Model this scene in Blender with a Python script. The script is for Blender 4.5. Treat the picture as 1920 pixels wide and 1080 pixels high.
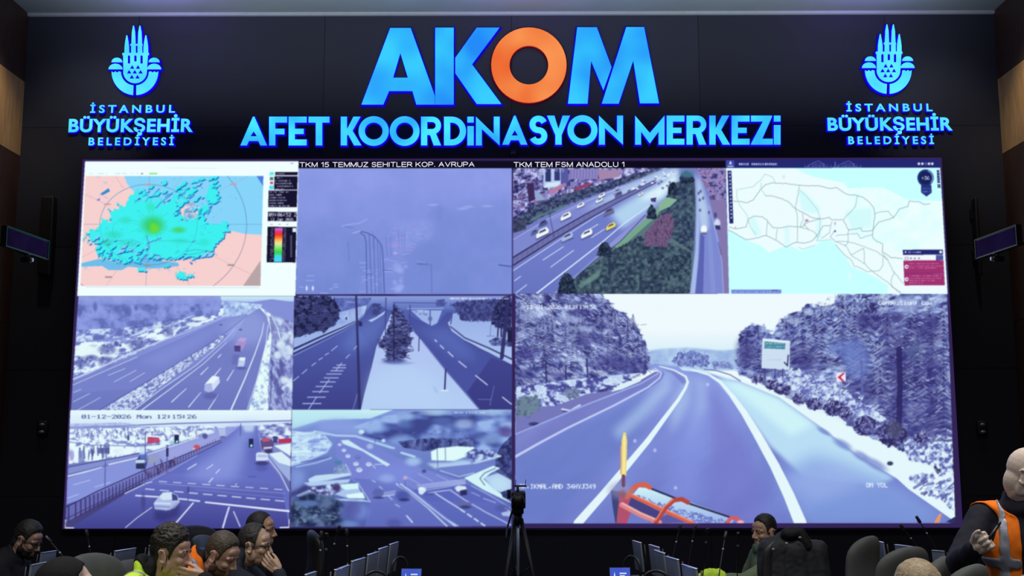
import bpy, bmesh, math, random
import numpy as np
from mathutils import Vector, Matrix, Euler, noise as mnoise
from mathutils.geometry import tessellate_polygon
for o in list(bpy.data.objects): bpy.data.objects.remove(o, do_unlink=True)
SC = bpy.context.scene; COL = SC.collection; PI = math.pi
# ---------------------------------------------------------------- camera, world, lamps, exposure
FPX, PITCH, ROLL, YAW, CX, CZ = 2077.456, .1414701, -.00146956, .0030268, .034739, 1.7
_r0 = Vector((math.cos(YAW), math.sin(YAW), 0)); _f0 = Vector((-math.sin(YAW), math.cos(YAW), 0)); _z = Vector((0, 0, 1))
FWD = _f0*math.cos(PITCH)+_z*math.sin(PITCH); _u = -_f0*math.sin(PITCH)+_z*math.cos(PITCH)
RGT = _r0*math.cos(ROLL)+_u*math.sin(ROLL); UPV = -_r0*math.sin(ROLL)+_u*math.cos(ROLL); EYE = Vector((CX, 0, CZ))
cam = bpy.data.objects.new('camera', bpy.data.cameras.new('camera')); COL.objects.link(cam); SC.camera = cam
cam.data.sensor_width = 36; cam.data.lens = FPX/1920*36; cam.data.clip_end = 60
cam.matrix_world = Matrix(((RGT.x, UPV.x, -FWD.x, EYE.x), (RGT.y, UPV.y, -FWD.y, EYE.y), (RGT.z, UPV.z, -FWD.z, EYE.z), (0, 0, 0, 1)))
def ray(px, py): return FWD+RGT*((px-960)/FPX)-UPV*((py-540)/FPX)
def at(px, py, Y): d = ray(px, py); return EYE+d*(Y/d.y)            # where the line of sight meets the plane y = Y
def at_z(px, py, z): d = ray(px, py); return EYE+d*((z-CZ)/d.z)     # ... and the height z
def px_of(P):
    v = np.asarray(P, float)-np.array(EYE); d = v@np.array(FWD)
    return 960+FPX*(v@np.array(RGT))/d, 540-FPX*(v@np.array(UPV))/d
W = bpy.data.worlds.new('world'); SC.world = W; W.use_nodes = True
W.node_tree.nodes['Background'].inputs[0].default_value = (.5, .55, .64, 1); W.node_tree.nodes['Background'].inputs[1].default_value = .22
vs = SC.view_settings; vs.view_transform = 'Standard'; vs.look = 'None'; vs.exposure = 0; vs.gamma = 1; vs.use_curve_mapping = False
def lamp(name, kind, loc, power, col, size=None, aim=None, **k):
    d = bpy.data.lights.new(name, kind); d.energy = power; d.color = col
    if kind == 'AREA': d.shape = 'RECTANGLE'; d.size, d.size_y = size
    for a, b in k.items(): setattr(d, a, b)
    o = bpy.data.objects.new(name, d); COL.objects.link(o); o.location = loc
    o.rotation_euler = (Vector(aim if aim else (loc[0], loc[1], 0))-Vector(loc)).to_track_quat('-Z', 'Y').to_euler()
    return o
# ceiling panels over the seats, the warm wall washers at both ends of the screen wall, the violet cove light of the ceiling
for x in (-2.4, 2.4):
    for y in (2.6, 5.6): lamp('ceiling_panel_light', 'AREA', (x, y, 5.95), 60, (1, .96, .91), (1.6, 1.2), spread=2.0)
for s in (-1, 1):
    lamp('wall_washer_light', 'SPOT', (s*4.3, 9.6, 5.98), 78, (1, .8, .5), aim=(s*4.9, 9.9, 4.85), spot_size=1.25, spot_blend=.9, shadow_soft_size=.05)
    lamp('wall_spill_light', 'SPOT', (s*3.7, 8.9, 5.95), 60, (.92, 1, .95), aim=(s*4.35, 10.8, 4.9), spot_size=.75, spot_blend=1, shadow_soft_size=.1)
    lamp('cove_light', 'AREA', (s*3.42, 10.1, 5.94), 11, (.32, .16, 1), (.7, .12), aim=(s*3.42, 10.12, 6.07))
lamp('cove_light', 'AREA', (.1, 10.1, 5.94), 9, (.36, .2, 1), (1.2, .12), aim=(.1, 10.12, 6.07))
lamp('ceiling_fill_light', 'AREA', (0, 9.1, 4.9), 46, (.78, .88, 1), (8.6, .3), aim=(0, 10.3, 6.05), spread=1.6)  # added lamp with no fixture, only brightens the visible ceiling strip
import numpy as np, math
# ---------------------------------------------------------------- picture painter for the video wall
class Painter:
    def __init__(s, x0, y0, w, h, ss=2):
        s.ss = ss; s.x0 = x0; s.y0 = y0; s.W = w*ss; s.H = h*ss
        s.c = np.zeros((s.H, s.W, 3), np.float32); s.clip = None
        s.rng = np.random.RandomState(7); s.view((x0, y0), 1.0)
    def view(s, org, k): s.org = org; s.k = k; return s
    def xf(s, p):
        p = np.asarray(p, float).reshape(-1, 2)
        return np.stack([(s.org[0]+p[:, 0]/s.k-s.x0)*s.ss, (s.org[1]+p[:, 1]/s.k-s.y0)*s.ss], 1)
    def bbox(s, q, m=1):
        x0 = max(0, int(q[:, 0].min())-m); x1 = min(s.W, int(q[:, 0].max())+m+2)
        y0 = max(0, int(q[:, 1].min())-m); y1 = min(s.H, int(q[:, 1].max())+m+2)
        return x0, y0, x1, y1
    def inside(s, q, x0, y0, x1, y1):
        X = np.arange(x0, x1)[None, :]+.5; Y = np.arange(y0, y1)[:, None]+.5
        m = np.zeros((y1-y0, x1-x0), bool); n = len(q)
        for i in range(n):
            ax, ay = q[i]; bx, by = q[(i+1) % n]
            if ay == by: continue
            r = (Y > min(ay, by)) & (Y <= max(ay, by))
            m ^= r & (X < ax+(Y-ay)*(bx-ax)/(by-ay))
        return m
    def put(s, b, m, col, a=1.0):
        x0, y0, x1, y1 = b
        m = np.asarray(m, np.float32)*a
        if s.clip is not None: m = m*s.clip[y0:y1, x0:x1]
        v = s.c[y0:y1, x0:x1]
        col = np.asarray(col, np.float32)
        v += m[..., None]*(col-v)
    def mask(s, pts):
        q = s.xf(pts); b = s.bbox(q); x0, y0, x1, y1 = b
        if x1 <= x0 or y1 <= y0: return b, None
        return b, s.inside(q, *b)
    def poly(s, pts, col, a=1.0, soft=0, a2=None):
        b, m = s.mask(pts)
        if m is None: return
        if soft:
            p = int(soft*3); x0, y0, x1, y1 = b
            b2 = (max(0, x0-p), max(0, y0-p), min(s.W, x1+p), min(s.H, y1+p))
            M = np.zeros((b2[3]-b2[1], b2[2]-b2[0]), np.float32)
            M[y0-b2[1]:y1-b2[1], x0-b2[0]:x1-b2[0]] = m
            m = blur(M, soft); b = b2
        s.put(b, m, col, a)
    def grad(s, pts, c0, c1, axis=1, a=1.0, t0=None, t1=None):
        q = s.xf(pts); b = s.bbox(q); x0, y0, x1, y1 = b
        if x1 <= x0 or y1 <= y0: return
        m = s.inside(q, *b)
        lo, hi = q[:, axis].min(), q[:, axis].max()
        if t0 is not None:
            z = s.xf([(t0, t0), (t1, t1)]); lo, hi = z[0, axis], z[1, axis]
        t = ((np.arange(y0, y1)[:, None] if axis else np.arange(x0, x1)[None, :])-lo)/(hi-lo)
        t = np.clip(np.broadcast_to(t, m.shape), 0, 1)[..., None]
        s.put(b, m, np.array(c0)*(1-t)+np.array(c1)*t, a)
    def line(s, pts, w, col, a=1.0, w2=None):
        q = s.xf(pts); n = len(q); k = s.ss/s.k
        ws = np.linspace(w, w if w2 is None else w2, n)*k/2
        ws = np.maximum(ws, .55)
        b = s.bbox(q, int(ws.max())+2); x0, y0, x1, y1 = b
        if x1 <= x0 or y1 <= y0: return
        X = np.arange(x0, x1)[None, :]+.5; Y = np.arange(y0, y1)[:, None]+.5
        M = np.zeros((y1-y0, x1-x0), np.float32)
        for i in range(n-1):
            (ax, ay), (bx, by) = q[i], q[i+1]; r0, r1 = ws[i], ws[i+1]
            sx0 = max(x0, int(min(ax, bx)-max(r0, r1)-2)); sx1 = min(x1, int(max(ax, bx)+max(r0, r1)+3))
            sy0 = max(y0, int(min(ay, by)-max(r0, r1)-2)); sy1 = min(y1, int(max(ay, by)+max(r0, r1)+3))
            if sx1 <= sx0 or sy1 <= sy0: continue
            xx = X[:, sx0-x0:sx1-x0]; yy = Y[sy0-y0:sy1-y0]
            dx, dy = bx-ax, by-ay; L = dx*dx+dy*dy+1e-9
            t = np.clip(((xx-ax)*dx+(yy-ay)*dy)/L, 0, 1)
            d = np.sqrt((xx-ax-t*dx)**2+(yy-ay-t*dy)**2)
            m = np.clip(r0+(r1-r0)*t-d+.5, 0, 1)
            S = M[sy0-y0:sy1-y0, sx0-x0:sx1-x0]; np.maximum(S, m, out=S)
        s.put(b, M, col, a)
    def ell(s, cx, cy, rx, ry, col, a=1.0, soft=0.0, rot=0.0):
        q = s.xf([(cx, cy)])[0]; k = s.ss/s.k; rx = rx*k; ry = ry*k
        R = max(rx, ry)*(1+soft)+2
        b = s.bbox(np.array([[q[0]-R, q[1]-R], [q[0]+R, q[1]+R]])); x0, y0, x1, y1 = b
        if x1 <= x0 or y1 <= y0: return
        X = np.arange(x0, x1)[None, :]+.5-q[0]; Y = np.arange(y0, y1)[:, None]+.5-q[1]
        c, sn = math.cos(rot), math.sin(rot)
        d = np.sqrt(((X*c+Y*sn)/max(rx, .3))**2+((-X*sn+Y*c)/max(ry, .3))**2)
        if soft: m = np.clip((1+soft-d)/(2*soft), 0, 1); m = m*m*(3-2*m)
        else: m = np.clip((1-d)*min(rx, ry)+.5, 0, 1)
        s.put(b, m, col, a)
    def fill_noise(s, pts, cols, scale, ang=0.0, stretch=1.0, seed=1, gain=1.0, a=1.0, octv=4, soft=0, rag=0):
        """polygon filled with a palette looked up by fractal noise; rag frays its outline"""
        b, m = s.mask(pts)
        if m is None: return
        if rag: b, m = s.fray(b, m, rag, seed)
        x0, y0, x1, y1 = b
        n = s.noise(b, scale, ang, stretch, seed, octv)
        t = np.clip((n-.5)*gain+.5, 0, .9999)*(len(cols)-1)
        i = t.astype(int); f = (t-i)[..., None]
        C = np.asarray(cols, np.float32)
        if soft: m = blur(m.astype(np.float32), soft)
        s.put(b, m, C[i]*(1-f)+C[np.minimum(i+1, len(cols)-1)]*f, a)
    def fray(s, b, m, rag, seed, amt=1.05):
        r = max(1, rag*s.ss/s.k); p = int(r*2); x0, y0, x1, y1 = b
        b2 = (max(0, x0-p), max(0, y0-p), min(s.W, x1+p), min(s.H, y1+p))
        M = np.zeros((b2[3]-b2[1], b2[2]-b2[0]), np.float32); M[y0-b2[1]:y1-b2[1], x0-b2[0]:x1-b2[0]] = m
        n = s.noise(b2, rag*1.1, .3, 1.3, seed+50, 3)
        M = blur(M, r)+(n-.5)*amt*.6
        return b2, np.clip((M-.5)*6+.5, 0, 1)
    def noise(s, b, scale, ang, stretch, seed, octv=4):
        x0, y0, x1, y1 = b; k = s.ss/s.k
        X = np.arange(x0, x1)[None, :].astype(np.float32); Y = np.arange(y0, y1)[:, None].astype(np.float32)
        c, sn = math.cos(ang), math.sin(ang)
        u = (X*c+Y*sn)/(scale*k*stretch); v = (-X*sn+Y*c)/(scale*k)
        out = 0; amp = 1.0; tot = 0
        for o in range(octv):
            out = out+amp*vnoise(u*2**o+o*17.3, v*2**o+o*9.1, seed+o); tot += amp; amp *= .6
        out = out/tot
        return np.clip((out-.5)*1.9+.5, 0, 1)
    def points(s, pts, n):
        P = np.asarray(pts, float); lo = P.min(0); hi = P.max(0); out = []
        while len(out) < n:
            c = lo+s.rng.rand(n*2, 2)*(hi-lo)
            m = np.zeros(len(c), bool)
            for i in range(len(P)):
                ax, ay = P[i]; bx, by = P[(i+1) % len(P)]
                if ay == by: continue
                r = (c[:, 1] > min(ay, by)) & (c[:, 1] <= max(ay, by))
                m ^= r & (c[:, 0] < ax+(c[:, 1]-ay)*(bx-ax)/(by-ay))
            out += list(c[m])
        return out[:n]
    def strokes(s, pts, n, ln, wd, ang, jit, cols, a=1.0):
        cols = np.asarray(cols, float)
        for (x, y) in s.points(pts, n):
            L = ln*(.5+s.rng.rand()); t = ang+jit*(s.rng.rand()*2-1); c = cols[s.rng.randint(len(cols))]
            s.line([(x-L/2*math.cos(t), y-L/2*math.sin(t)), (x+L/2*math.cos(t), y+L/2*math.sin(t))], wd*(.6+.8*s.rng.rand()), c, a)
    def conifer(s, x, y, h, w, dark, mid, snow, n=13, a=.85):
        r = s.rng
        for i in range(1, n+1):
            yy = y-h+h*.95*i/n; hw = w/2*(i/n)**.8
            for sd in (-1, 1):
                e = hw*(.65+.5*r.rand()); dy = h*(.05+.05*r.rand()); c = dark if r.rand() < .6 else mid
                s.line([(x, yy-dy*.3), (x+sd*e*.5, yy), (x+sd*e, yy+dy)], h/n*.55, c, a, h/n*.25)
                if r.rand() < .8: s.line([(x+sd*e*.35, yy-h/n*.3), (x+sd*e*.95, yy+dy-h/n*.3)], h/n*.34, snow, a*(.5+.5*r.rand()), h/n*.2)
    def blobs(s, pts, n, r, cols, a=1.0, soft=.5, asp=1.0):
        cols = np.asarray(cols, float)
        for (x, y) in s.points(pts, n):
            R = r*(.5+s.rng.rand()); s.ell(x, y, R*asp, R, cols[s.rng.randint(len(cols))], a, soft)
    def text(s, x, y, txt, ph, col, a=1.0, pw=None, bold=.45):
        """tiny 5x7 dot lettering; ph, pw = size of one dot"""
        pw = pw or ph
        for ch in txt:
            g = GLYPH.get(ch)
            if g:
                for r, row in enumerate(g):
                    j = 0
                    while j < 5:
                        if row >> (4-j) & 1:
                            e = j
                            while e < 5 and row >> (4-e) & 1: e += 1
                            s.poly([(x+j*pw, y+r*ph), (x+(e+bold)*pw, y+r*ph), (x+(e+bold)*pw, y+(r+1)*ph), (x+j*pw, y+(r+1)*ph)], col, a)
                            j = e
                        else: j += 1
            x += 6*pw
    def scribble(s, x0, x1, y, h, col, a=1.0):
        """a line of lettering too small to read"""
        x = x0
        while x < x1:
            w = h*(.3+.5*s.rng.rand())
            if s.rng.rand() > .16: s.poly([(x, y+h*.25*s.rng.rand()), (x+w, y), (x+w, y+h), (x, y+h*(.75+.25*s.rng.rand()))], col, a*(.55+.45*s.rng.rand()))
            x += w+h*.22
    def smooth(s, pts, r):
        b, m = s.mask(pts); x0, y0, x1, y1 = b
        v = s.c[y0:y1, x0:x1]; w = blur(v, r); s.put(b, m, w)
    def down(s):
        k = s.ss; return s.c.reshape(s.H//k, k, s.W//k, k, 3).mean((1, 3))
def blur(a, r):
    r = max(1, int(r))
    for ax in (0, 1):
        for _ in range(2):
            p = [(0, 0)]*a.ndim; p[ax] = (r+1, r)
            q = np.cumsum(np.pad(a, p, 'edge').astype(np.float64), ax)
            n = a.shape[ax]; hi = np.take(q, np.arange(2*r+1, 2*r+1+n), ax); lo = np.take(q, np.arange(0, n), ax)
            a = ((hi-lo)/(2*r+1)).astype(np.float32)
    return a
def vnoise(u, v, seed):
    T = np.random.RandomState(seed*131+5).rand(256, 256).astype(np.float32)
    iu = np.floor(u).astype(int); iv = np.floor(v).astype(int); fu = u-iu; fv = v-iv
    fu = fu*fu*(3-2*fu); fv = fv*fv*(3-2*fv)
    g = lambda a, b: T[b & 255, a & 255]
    return (g(iu, iv)*(1-fu)+g(iu+1, iv)*fu)*(1-fv)+(g(iu, iv+1)*(1-fu)+g(iu+1, iv+1)*fu)*fv
_G = """0:0E11131519110E 1:040C040404040E 2:0E11010204081F 3:1F02040201110E 4:02060A121F0202 5:1F101E0101110E 6:0608101E11110E 7:1F010204080808
8:0E11110E11110E 9:0E11110F01020C A:0E11111F111111 B:1E11111E11111E C:0E11101010110E D:1C12111111121C E:1F10101E10101F F:1F10101E101010
G:0E11101713110F H:1111111F111111 I:0E04040404040E J:0702020202120C K:11121418141211 L:1010101010101F M:111B1515111111 N:11191513111111
O:0E11111111110E P:1E11111E101010 Q:0E11111115120D R:1E11111E141211 S:0F10100E01011E T:1F040404040404 U:1111111111110E V:11111111110A04
W:11111115151B11 X:11110A040A1111 Y:11110A04040404 Z:1F01020408101F a:00000E010F110F c:00000E1010110E e:00000E111F100E g:000F11110F010E
i:04000C0404040E n:00001619111111 o:00000E1111110E s:00000F100E011E t:081C0808080906 w:00001111151B11 l:0C04040404040E u:0000111111130D
r:00001619101010 b:10101619111E00 m:00001A15151515 k:10101214181412 -:0000001F000000 .:000000000C0C00 +:0004041F040400 j:0200060202120C"""
GLYPH = {t[0]: [int(t[2+2*i:4+2*i], 16) for i in range(7)] for t in _G.split()}
GLYPH[':'] = [0, 12, 12, 0, 12, 12, 0]
def rect(x0, y0, x1, y1): return [(x0, y0), (x1, y0), (x1, y1), (x0, y1)]
def wobl(r):
    out = []; g = np.random.RandomState(int(r[0][0]))
    for (ax, ay), (bx, by) in zip(r, r[1:]):
        n = max(2, int(math.hypot(bx-ax, by-ay)/12)); out += [(ax+(bx-ax)*k/n+9*(g.rand()-.5), ay+(by-ay)*k/n+9*(g.rand()-.5)) for k in range(n)]
    return out+[r[-1]]
def paint_radar(p):
    p.view((130, 295), 4.075)
    p.poly([(120, 30), (1752, 30), (1728, 1060), (60, 1060)], (240, 254, 255))
    land = (247, 208, 208)
    M = [(124, 143), (1483, 143), (1460, 983), (84, 983)]
    p.poly(M, land)
    old = p.clip; b, m = p.mask(M); p.clip = np.zeros((p.H, p.W), np.float32); p.clip[b[1]:b[3], b[0]:b[2]] = m
    sea = (135, 212, 250)
    p.poly([(420, 143), (440, 200), (480, 250), (540, 300), (700, 360), (1000, 380), (1010, 480), (1210, 555), (1340, 585), (1480, 592), (1490, 143)], sea)
    p.poly([(90, 810), (230, 775), (330, 790), (420, 800), (600, 740), (700, 790), (830, 805), (840, 830), (720, 845), (600, 850), (450, 835), (400, 862), (300, 862), (250, 830), (90, 836)], (110, 190, 235))
    p.poly([(1430, 143), (1490, 143), (1490, 235)], (75, 125, 225))
    p.poly([(1460, 790), (1470, 990), (1325, 985)], (185, 165, 168))
    line = (90, 130, 170)
    for r, c in ((372, (70, 120, 165)), (750, (60, 80, 130)), (190, (80, 190, 190))):
        p.line([(605+r*math.cos(t), 515+r*.83*math.sin(t)) for t in np.linspace(0, 2*math.pi, 90)], 3, c, .8)
    p.line([(614, 143), (585, 983)], 3, line, .7); p.line([(110, 512), (1480, 512)], 3, line, .7)
    for t in (.52, 1.05, 2.1, 2.62, 3.66, 4.19, 5.24, 5.76):
        p.line([(605+380*math.cos(t), 515+320*math.sin(t)), (605+900*math.cos(t), 515+760*math.sin(t))], 2.5, (175, 150, 165), .7)
    # echoes
    def echo(pts, seed, r=26):
        b, m = p.mask(pts); b, m = p.fray(b, m, r, seed, 1.45)
        for dx, dy, c in ((7, 9, (20, 100, 185)), (0, 0, (62, 240, 240))):
            o = p.ss/p.k; sx, sy = int(round(dx*o)), int(round(dy*o))
            p.put((b[0]+sx, b[1]+sy, b[2]+sx, b[3]+sy), m[:min(b[3]+sy, p.H)-b[1]-sy, :min(b[2]+sx, p.W)-b[0]-sx], c)
    echo([(210, 500), (330, 470), (315, 400), (340, 382), (440, 370), (430, 320), (480, 290), (500, 245), (560, 230), (600, 290), (700, 310), (740, 350), (800, 300), (840, 250), (890, 260), (930, 210), (960, 190), (970, 250), (930, 310), (870, 340), (820, 440), (880, 470), (960, 470), (985, 400), (1010, 360), (1050, 330), (1030, 220), (1060, 240), (1110, 190), (1140, 240), (1120, 350), (1060, 410), (1035, 500), (1100, 500), (1220, 510), (1205, 590), (1150, 640), (1110, 730), (1000, 745), (850, 760), (740, 785), (620, 760), (600, 740), (540, 800), (420, 790), (330, 780), (250, 770), (170, 735), (190, 690), (260, 670), (230, 640), (120, 600), (110, 570), (190, 555), (230, 540)], 3)
    p.strokes([(520, 250), (900, 250), (900, 340), (520, 340)], 26, 30, 11, -.9, .5, [(135, 212, 250), (70, 165, 220)], .8)
    p.strokes([(300, 600), (620, 620), (600, 780), (300, 760)], 30, 24, 6, -.6, .8, [(40, 150, 190), (110, 195, 235), (120, 170, 220)], .8)
    for e in ([(695, 185), (740, 175), (740, 205), (710, 215)], [(850, 195), (885, 180), (890, 215), (860, 225)], [(940, 180), (1040, 150), (1030, 175), (950, 195)], [(810, 890), (860, 865), (890, 900), (955, 885), (930, 920), (870, 930), (820, 920)], [(1080, 200), (1130, 210), (1120, 250)], [(510, 840), (600, 855), (590, 875), (520, 862)], [(410, 795), (455, 800), (440, 815)], [(700, 850), (770, 810), (760, 835)], [(980, 400), (1005, 370), (1000, 450), (980, 470)], [(190, 640), (240, 630), (230, 660), (180, 660)]): echo(e, len(e)+int(e[0][0]), 10)
    for pts2, n in (([(480, 240), (1130, 150), (1120, 360), (840, 440), (560, 380)], 34), ([(120, 590), (700, 700), (640, 790), (200, 780)], 30), ([(640, 770), (1100, 730), (1090, 760), (660, 800)], 14)):
        for (x, y) in p.points(pts2, n):
            w = 10+22*p.rng.rand(); q = [(x-w, y+w*.5), (x-w*.2, y-w*.5), (x+w, y-w*.7), (x+w*.3, y+w*.3)]
            p.poly(np.array(q)+np.array([6, 8]), (28, 110, 190)); p.poly(q, (62, 238, 240) if p.rng.rand() > .35 else (135, 212, 250))
    p.poly([(235, 280), (300, 235), (310, 260), (255, 290)], (60, 140, 205)); p.poly([(205, 325), (235, 310), (230, 335)], (130, 120, 215))
    p.poly([(915, 795), (945, 810), (935, 822)], (60, 100, 180))
    for pts in ([(590, 600), (610, 690), (590, 720)], [(600, 660), (700, 615)], [(500, 340), (545, 320)], [(660, 390), (700, 340), (770, 290)], [(820, 450), (850, 380)], [(1050, 420), (1090, 380)], [(880, 430), (900, 490)], [(940, 650), (960, 640)], [(600, 740), (530, 805)]):
        p.line(wobl(pts), 7, (45, 130, 200), .8); p.line(np.array(wobl(pts))+7, 6, (150, 190, 235), .6)
    p.fill_noise([(880, 400), (960, 360), (960, 460), (880, 480)], [(170, 205, 240), (60, 150, 210)], 18, seed=4, gain=2, a=.7)
    for c in ((640, 520, 75, 60, (60, 205, 95), .95), (650, 540, 32, 34, (120, 225, 40), .95), (835, 555, 48, 22, (70, 210, 110), .9), (620, 380, 30, 30, (55, 225, 180), .7), (430, 480, 40, 26, (55, 220, 190), .7), (340, 590, 60, 26, (55, 215, 190), .7), (290, 650, 40, 26, (55, 205, 185), .7), (1030, 650, 40, 26, (50, 225, 200), .6), (450, 660, 60, 20, (55, 215, 190), .6), (850, 640, 60, 20, (55, 220, 190), .6)): p.ell(*c, soft=.7)
    for k in range(26):
        t = k*.2417; p.line([(625+30*math.cos(t), 510+25*math.sin(t)), (625+(95+40*(k % 3))*math.cos(t), 510+(70+30*(k % 3))*math.sin(t))], 4, (40, 200, 150), .45)
    p.line([(605+372*math.cos(t), 515+308*math.sin(t)) for t in np.linspace(0, 2*math.pi, 90)], 3, (50, 150, 180), .6)
    p.line([(420+90*math.cos(t), 560+90*math.sin(t)) for t in np.linspace(1.5, 4.4, 20)], 4, (40, 190, 170), .5)
    p.line([(330, 640), (480, 630), (560, 660)], 4, (50, 170, 170), .6); p.line([(640, 640), (850, 635), (1000, 660)], 4, (50, 180, 170), .6)
    p.line([(900, 720), (960, 705), (1060, 715), (1000, 730), (900, 745)], 4, (50, 150, 150), .7)
    for x, y in ((605, 208), (1255, 206), (925, 356), (290, 358), (1235, 824), (597, 825), (300, 915)): p.poly(rect(x-26, y-6, x+26, y+6), (215, 150, 170) if y < 800 else (150, 140, 150), .9)
    p.clip = old
    p.line([(124, 990), (1450, 996)], 3, (150, 190, 215), .8)
    for x0, x1 in ((155, 185), (215, 255), (280, 300), (340, 440), (470, 500), (515, 530)): p.scribble(x0, x1, 120, 9, (150, 200, 205), .7)
    p.poly(rect(612, 118, 672, 131), (130, 240, 140)); p.poly(rect(548, 120, 562, 130), (110, 140, 150))
    p.line([(740, 80), (1130, 84)], 2, (185, 215, 225), .7); p.scribble(510, 640, 1036, 6, (190, 215, 225), .6); p.line([(1690, 46), (1712, 46)], 4, (110, 130, 150))
    dk = (22, 20, 48); tx = (205, 205, 235)
    p.poly([(1573, 112), (1746, 112), (1744, 137), (1573, 137)], dk); p.poly([(1568, 145), (1744, 145), (1742, 246), (1564, 246)], dk)
    p.poly([(1523, 255), (1742, 252), (1738, 382), (1519, 380)], dk); p.scribble(1582, 1640, 120, 11, tx, .8)
    for i, w in enumerate((50, 110, 120, 125, 60)): p.scribble(1576, 1576+w, 152+i*21, 12, tx, .85)
    for i, w in enumerate((145, 100, 120, 150, 120, 150)): p.scribble(1526, 1526+w, 260+i*21, 12, tx, .85)
    p.line([(1520, 141), (1744, 141)], 3, tx); p.line([(1520, 250), (1742, 249)], 3, tx)
    p.poly(rect(1530, 112, 1562, 136), (100, 235, 240)); p.poly(rect(1532, 150, 1558, 176), (80, 130, 130)); p.poly(rect(1534, 186, 1556, 206), (190, 90, 110)); p.poly(rect(1528, 215, 1560, 245), (90, 215, 245))
    p.poly([(1519, 416), (1738, 418), (1736, 490), (1515, 486)], dk)
    p.text(1524, 424, '09:06:52 Z', 4.1, (232, 232, 250), 1, 3.6); p.text(1536, 462, '12 Jan 2026', 3.3, (225, 225, 248), 1, 2.7)
    p.poly([(1515, 530), (1736, 532), (1728, 804), (1507, 802)], dk)
    for i in range(3): p.line([(1540+i*60, 512), (1552+i*60, 512)], 6, (90, 120, 130), .6)
    cols = [(215, 120, 225), (215, 60, 150), (240, 50, 40), (250, 110, 40), (245, 190, 110), (240, 230, 150), (160, 235, 130), (90, 225, 90), (60, 205, 80), (60, 225, 200), (70, 215, 250), (70, 215, 250)]
    for i in range(11): p.grad([(1570-i*.6, 540+i*23.4), (1630-i*.6, 540+i*23.4), (1629-i*.6, 564+i*23.4), (1569-i*.6, 564+i*23.4)], cols[i], cols[i+1])
    for i in range(19): p.scribble(1540-i*.4, 1562-i*.4, 541+i*13.5, 8, tx, .75); p.scribble(1636-i*.5, 1656-i*.5, 541+i*13.5, 8, tx, .75)
    p.poly(rect(1705, 540, 1733, 570), (225, 240, 250))
    for i in range(14): p.line([(1690, 600+i*12), (1700, 602+i*12)], 5, tx, .7)
def paint_fog(p):
    p.view((545, 295), 4.155)
    p.poly([(56, 28), (1740, 28), (1728, 92), (54, 92)], (14, 12, 34))
    Q = [(58, 86), (1722, 86), (1722, 1066), (40, 1066)]
    p.grad(Q, (138, 152, 243), (108, 132, 222))
    p.poly([(1100, 380), (1722, 330), (1722, 1066), (820, 1066), (960, 640), (1100, 560)], (104, 128, 218), .55, soft=18)
    p.poly([(40, 420), (500, 560), (600, 760), (500, 1066), (40, 1066)], (100, 126, 215), .45, soft=30)
    p.fill_noise(Q, [(112, 136, 225), (140, 156, 246)], 220, seed=31, a=.35)
    p.fill_noise([(830, 520), (1090, 480), (1120, 600), (930, 720), (800, 760)], [(130, 148, 240), (150, 168, 250)], 40, seed=5, a=.5, soft=14)
    p.strokes([(760, 560), (1080, 480), (1120, 590), (900, 760), (760, 800)], 40, 30, 7, 0, .2, [(150, 165, 248), (120, 140, 230), (165, 150, 235)], .5)
    p.strokes([(540, 780), (900, 720), (920, 870), (800, 1060), (560, 1060)], 40, 40, 8, 0, .15, [(150, 170, 250), (110, 132, 222)], .5)
    dk = (72, 92, 178)
    p.line([(485, 585), (560, 580), (600, 590), (650, 615), (690, 660), (712, 700), (720, 800), (730, 1066)], 8, dk, .95)
    p.line([(485, 588), (540, 578)], 9, (165, 178, 250), .9)
    p.line([(545, 590), (575, 610), (588, 660), (594, 1066)], 8, dk, .9)
    for x0, y0, x1, a in ((612, 595, 630, .8), (648, 620, 660, .7), (676, 650, 690, .6), (696, 690, 706, .5), (640, 570, 644, .3), (740, 620, 752, .3), (775, 620, 785, .25), (840, 565, 846, .35), (865, 565, 868, .35), (886, 560, 888, .35), (448, 660, 455, .35)): p.line([(x0, y0), (x1, 1066 if a > .45 else y0+150)], 6, dk, a)
    p.line([(400, 535), (480, 520), (530, 515), (595, 482)], 7, (165, 180, 250), .7); p.line([(420, 540), (490, 548)], 7, (95, 118, 205), .8)
    p.line([(990, 830), (1060, 832)], 12, (85, 105, 195), .9); p.line([(1060, 832), (1096, 838), (1100, 1066)], 7, (92, 114, 204), .9); p.line([(985, 808), (1050, 826)], 6, (140, 158, 240), .8)
    p.line([(1625, 838), (1715, 850)], 14, (78, 98, 188), .9); p.line([(1630, 828), (1710, 836)], 5, (145, 160, 240), .6)
    for x in (125, 173): p.ell(x, 1020, 7, 18, (235, 235, 255), 1, .5)
    for x, y, w in ((130, 923, 50), (120, 960, 60), (70, 1010, 25), (335, 990, 30), (300, 1025, 28), (540, 822, 45), (595, 895, 30), (560, 955, 35), (730, 795, 30), (735, 890, 60), (230, 1058, 60), (330, 1010, 40)): p.line([(x, y), (x+w, y)], 7, (150, 172, 250), .8)
    p.line([(730, 880), (795, 884)], 7, dk, .5); p.line([(600, 905), (640, 907)], 7, dk, .5)
    p.ell(820, 685, 40, 22, (165, 145, 235), .5, .6); p.ell(815, 748, 14, 12, (190, 170, 240), .7, .5)
    p.blobs([(830, 820), (930, 820), (850, 1060), (790, 1060)], 8, 22, [(150, 170, 250)], .6, .6)
    p.ell(1160, 440, 25, 60, (110, 132, 220), .5, .6)
    for x, y in ((1340, 400), (1530, 380), (1110, 370), (1385, 385)): p.ell(x, y, 40, 9, (160, 172, 248), .6, .6)
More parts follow.
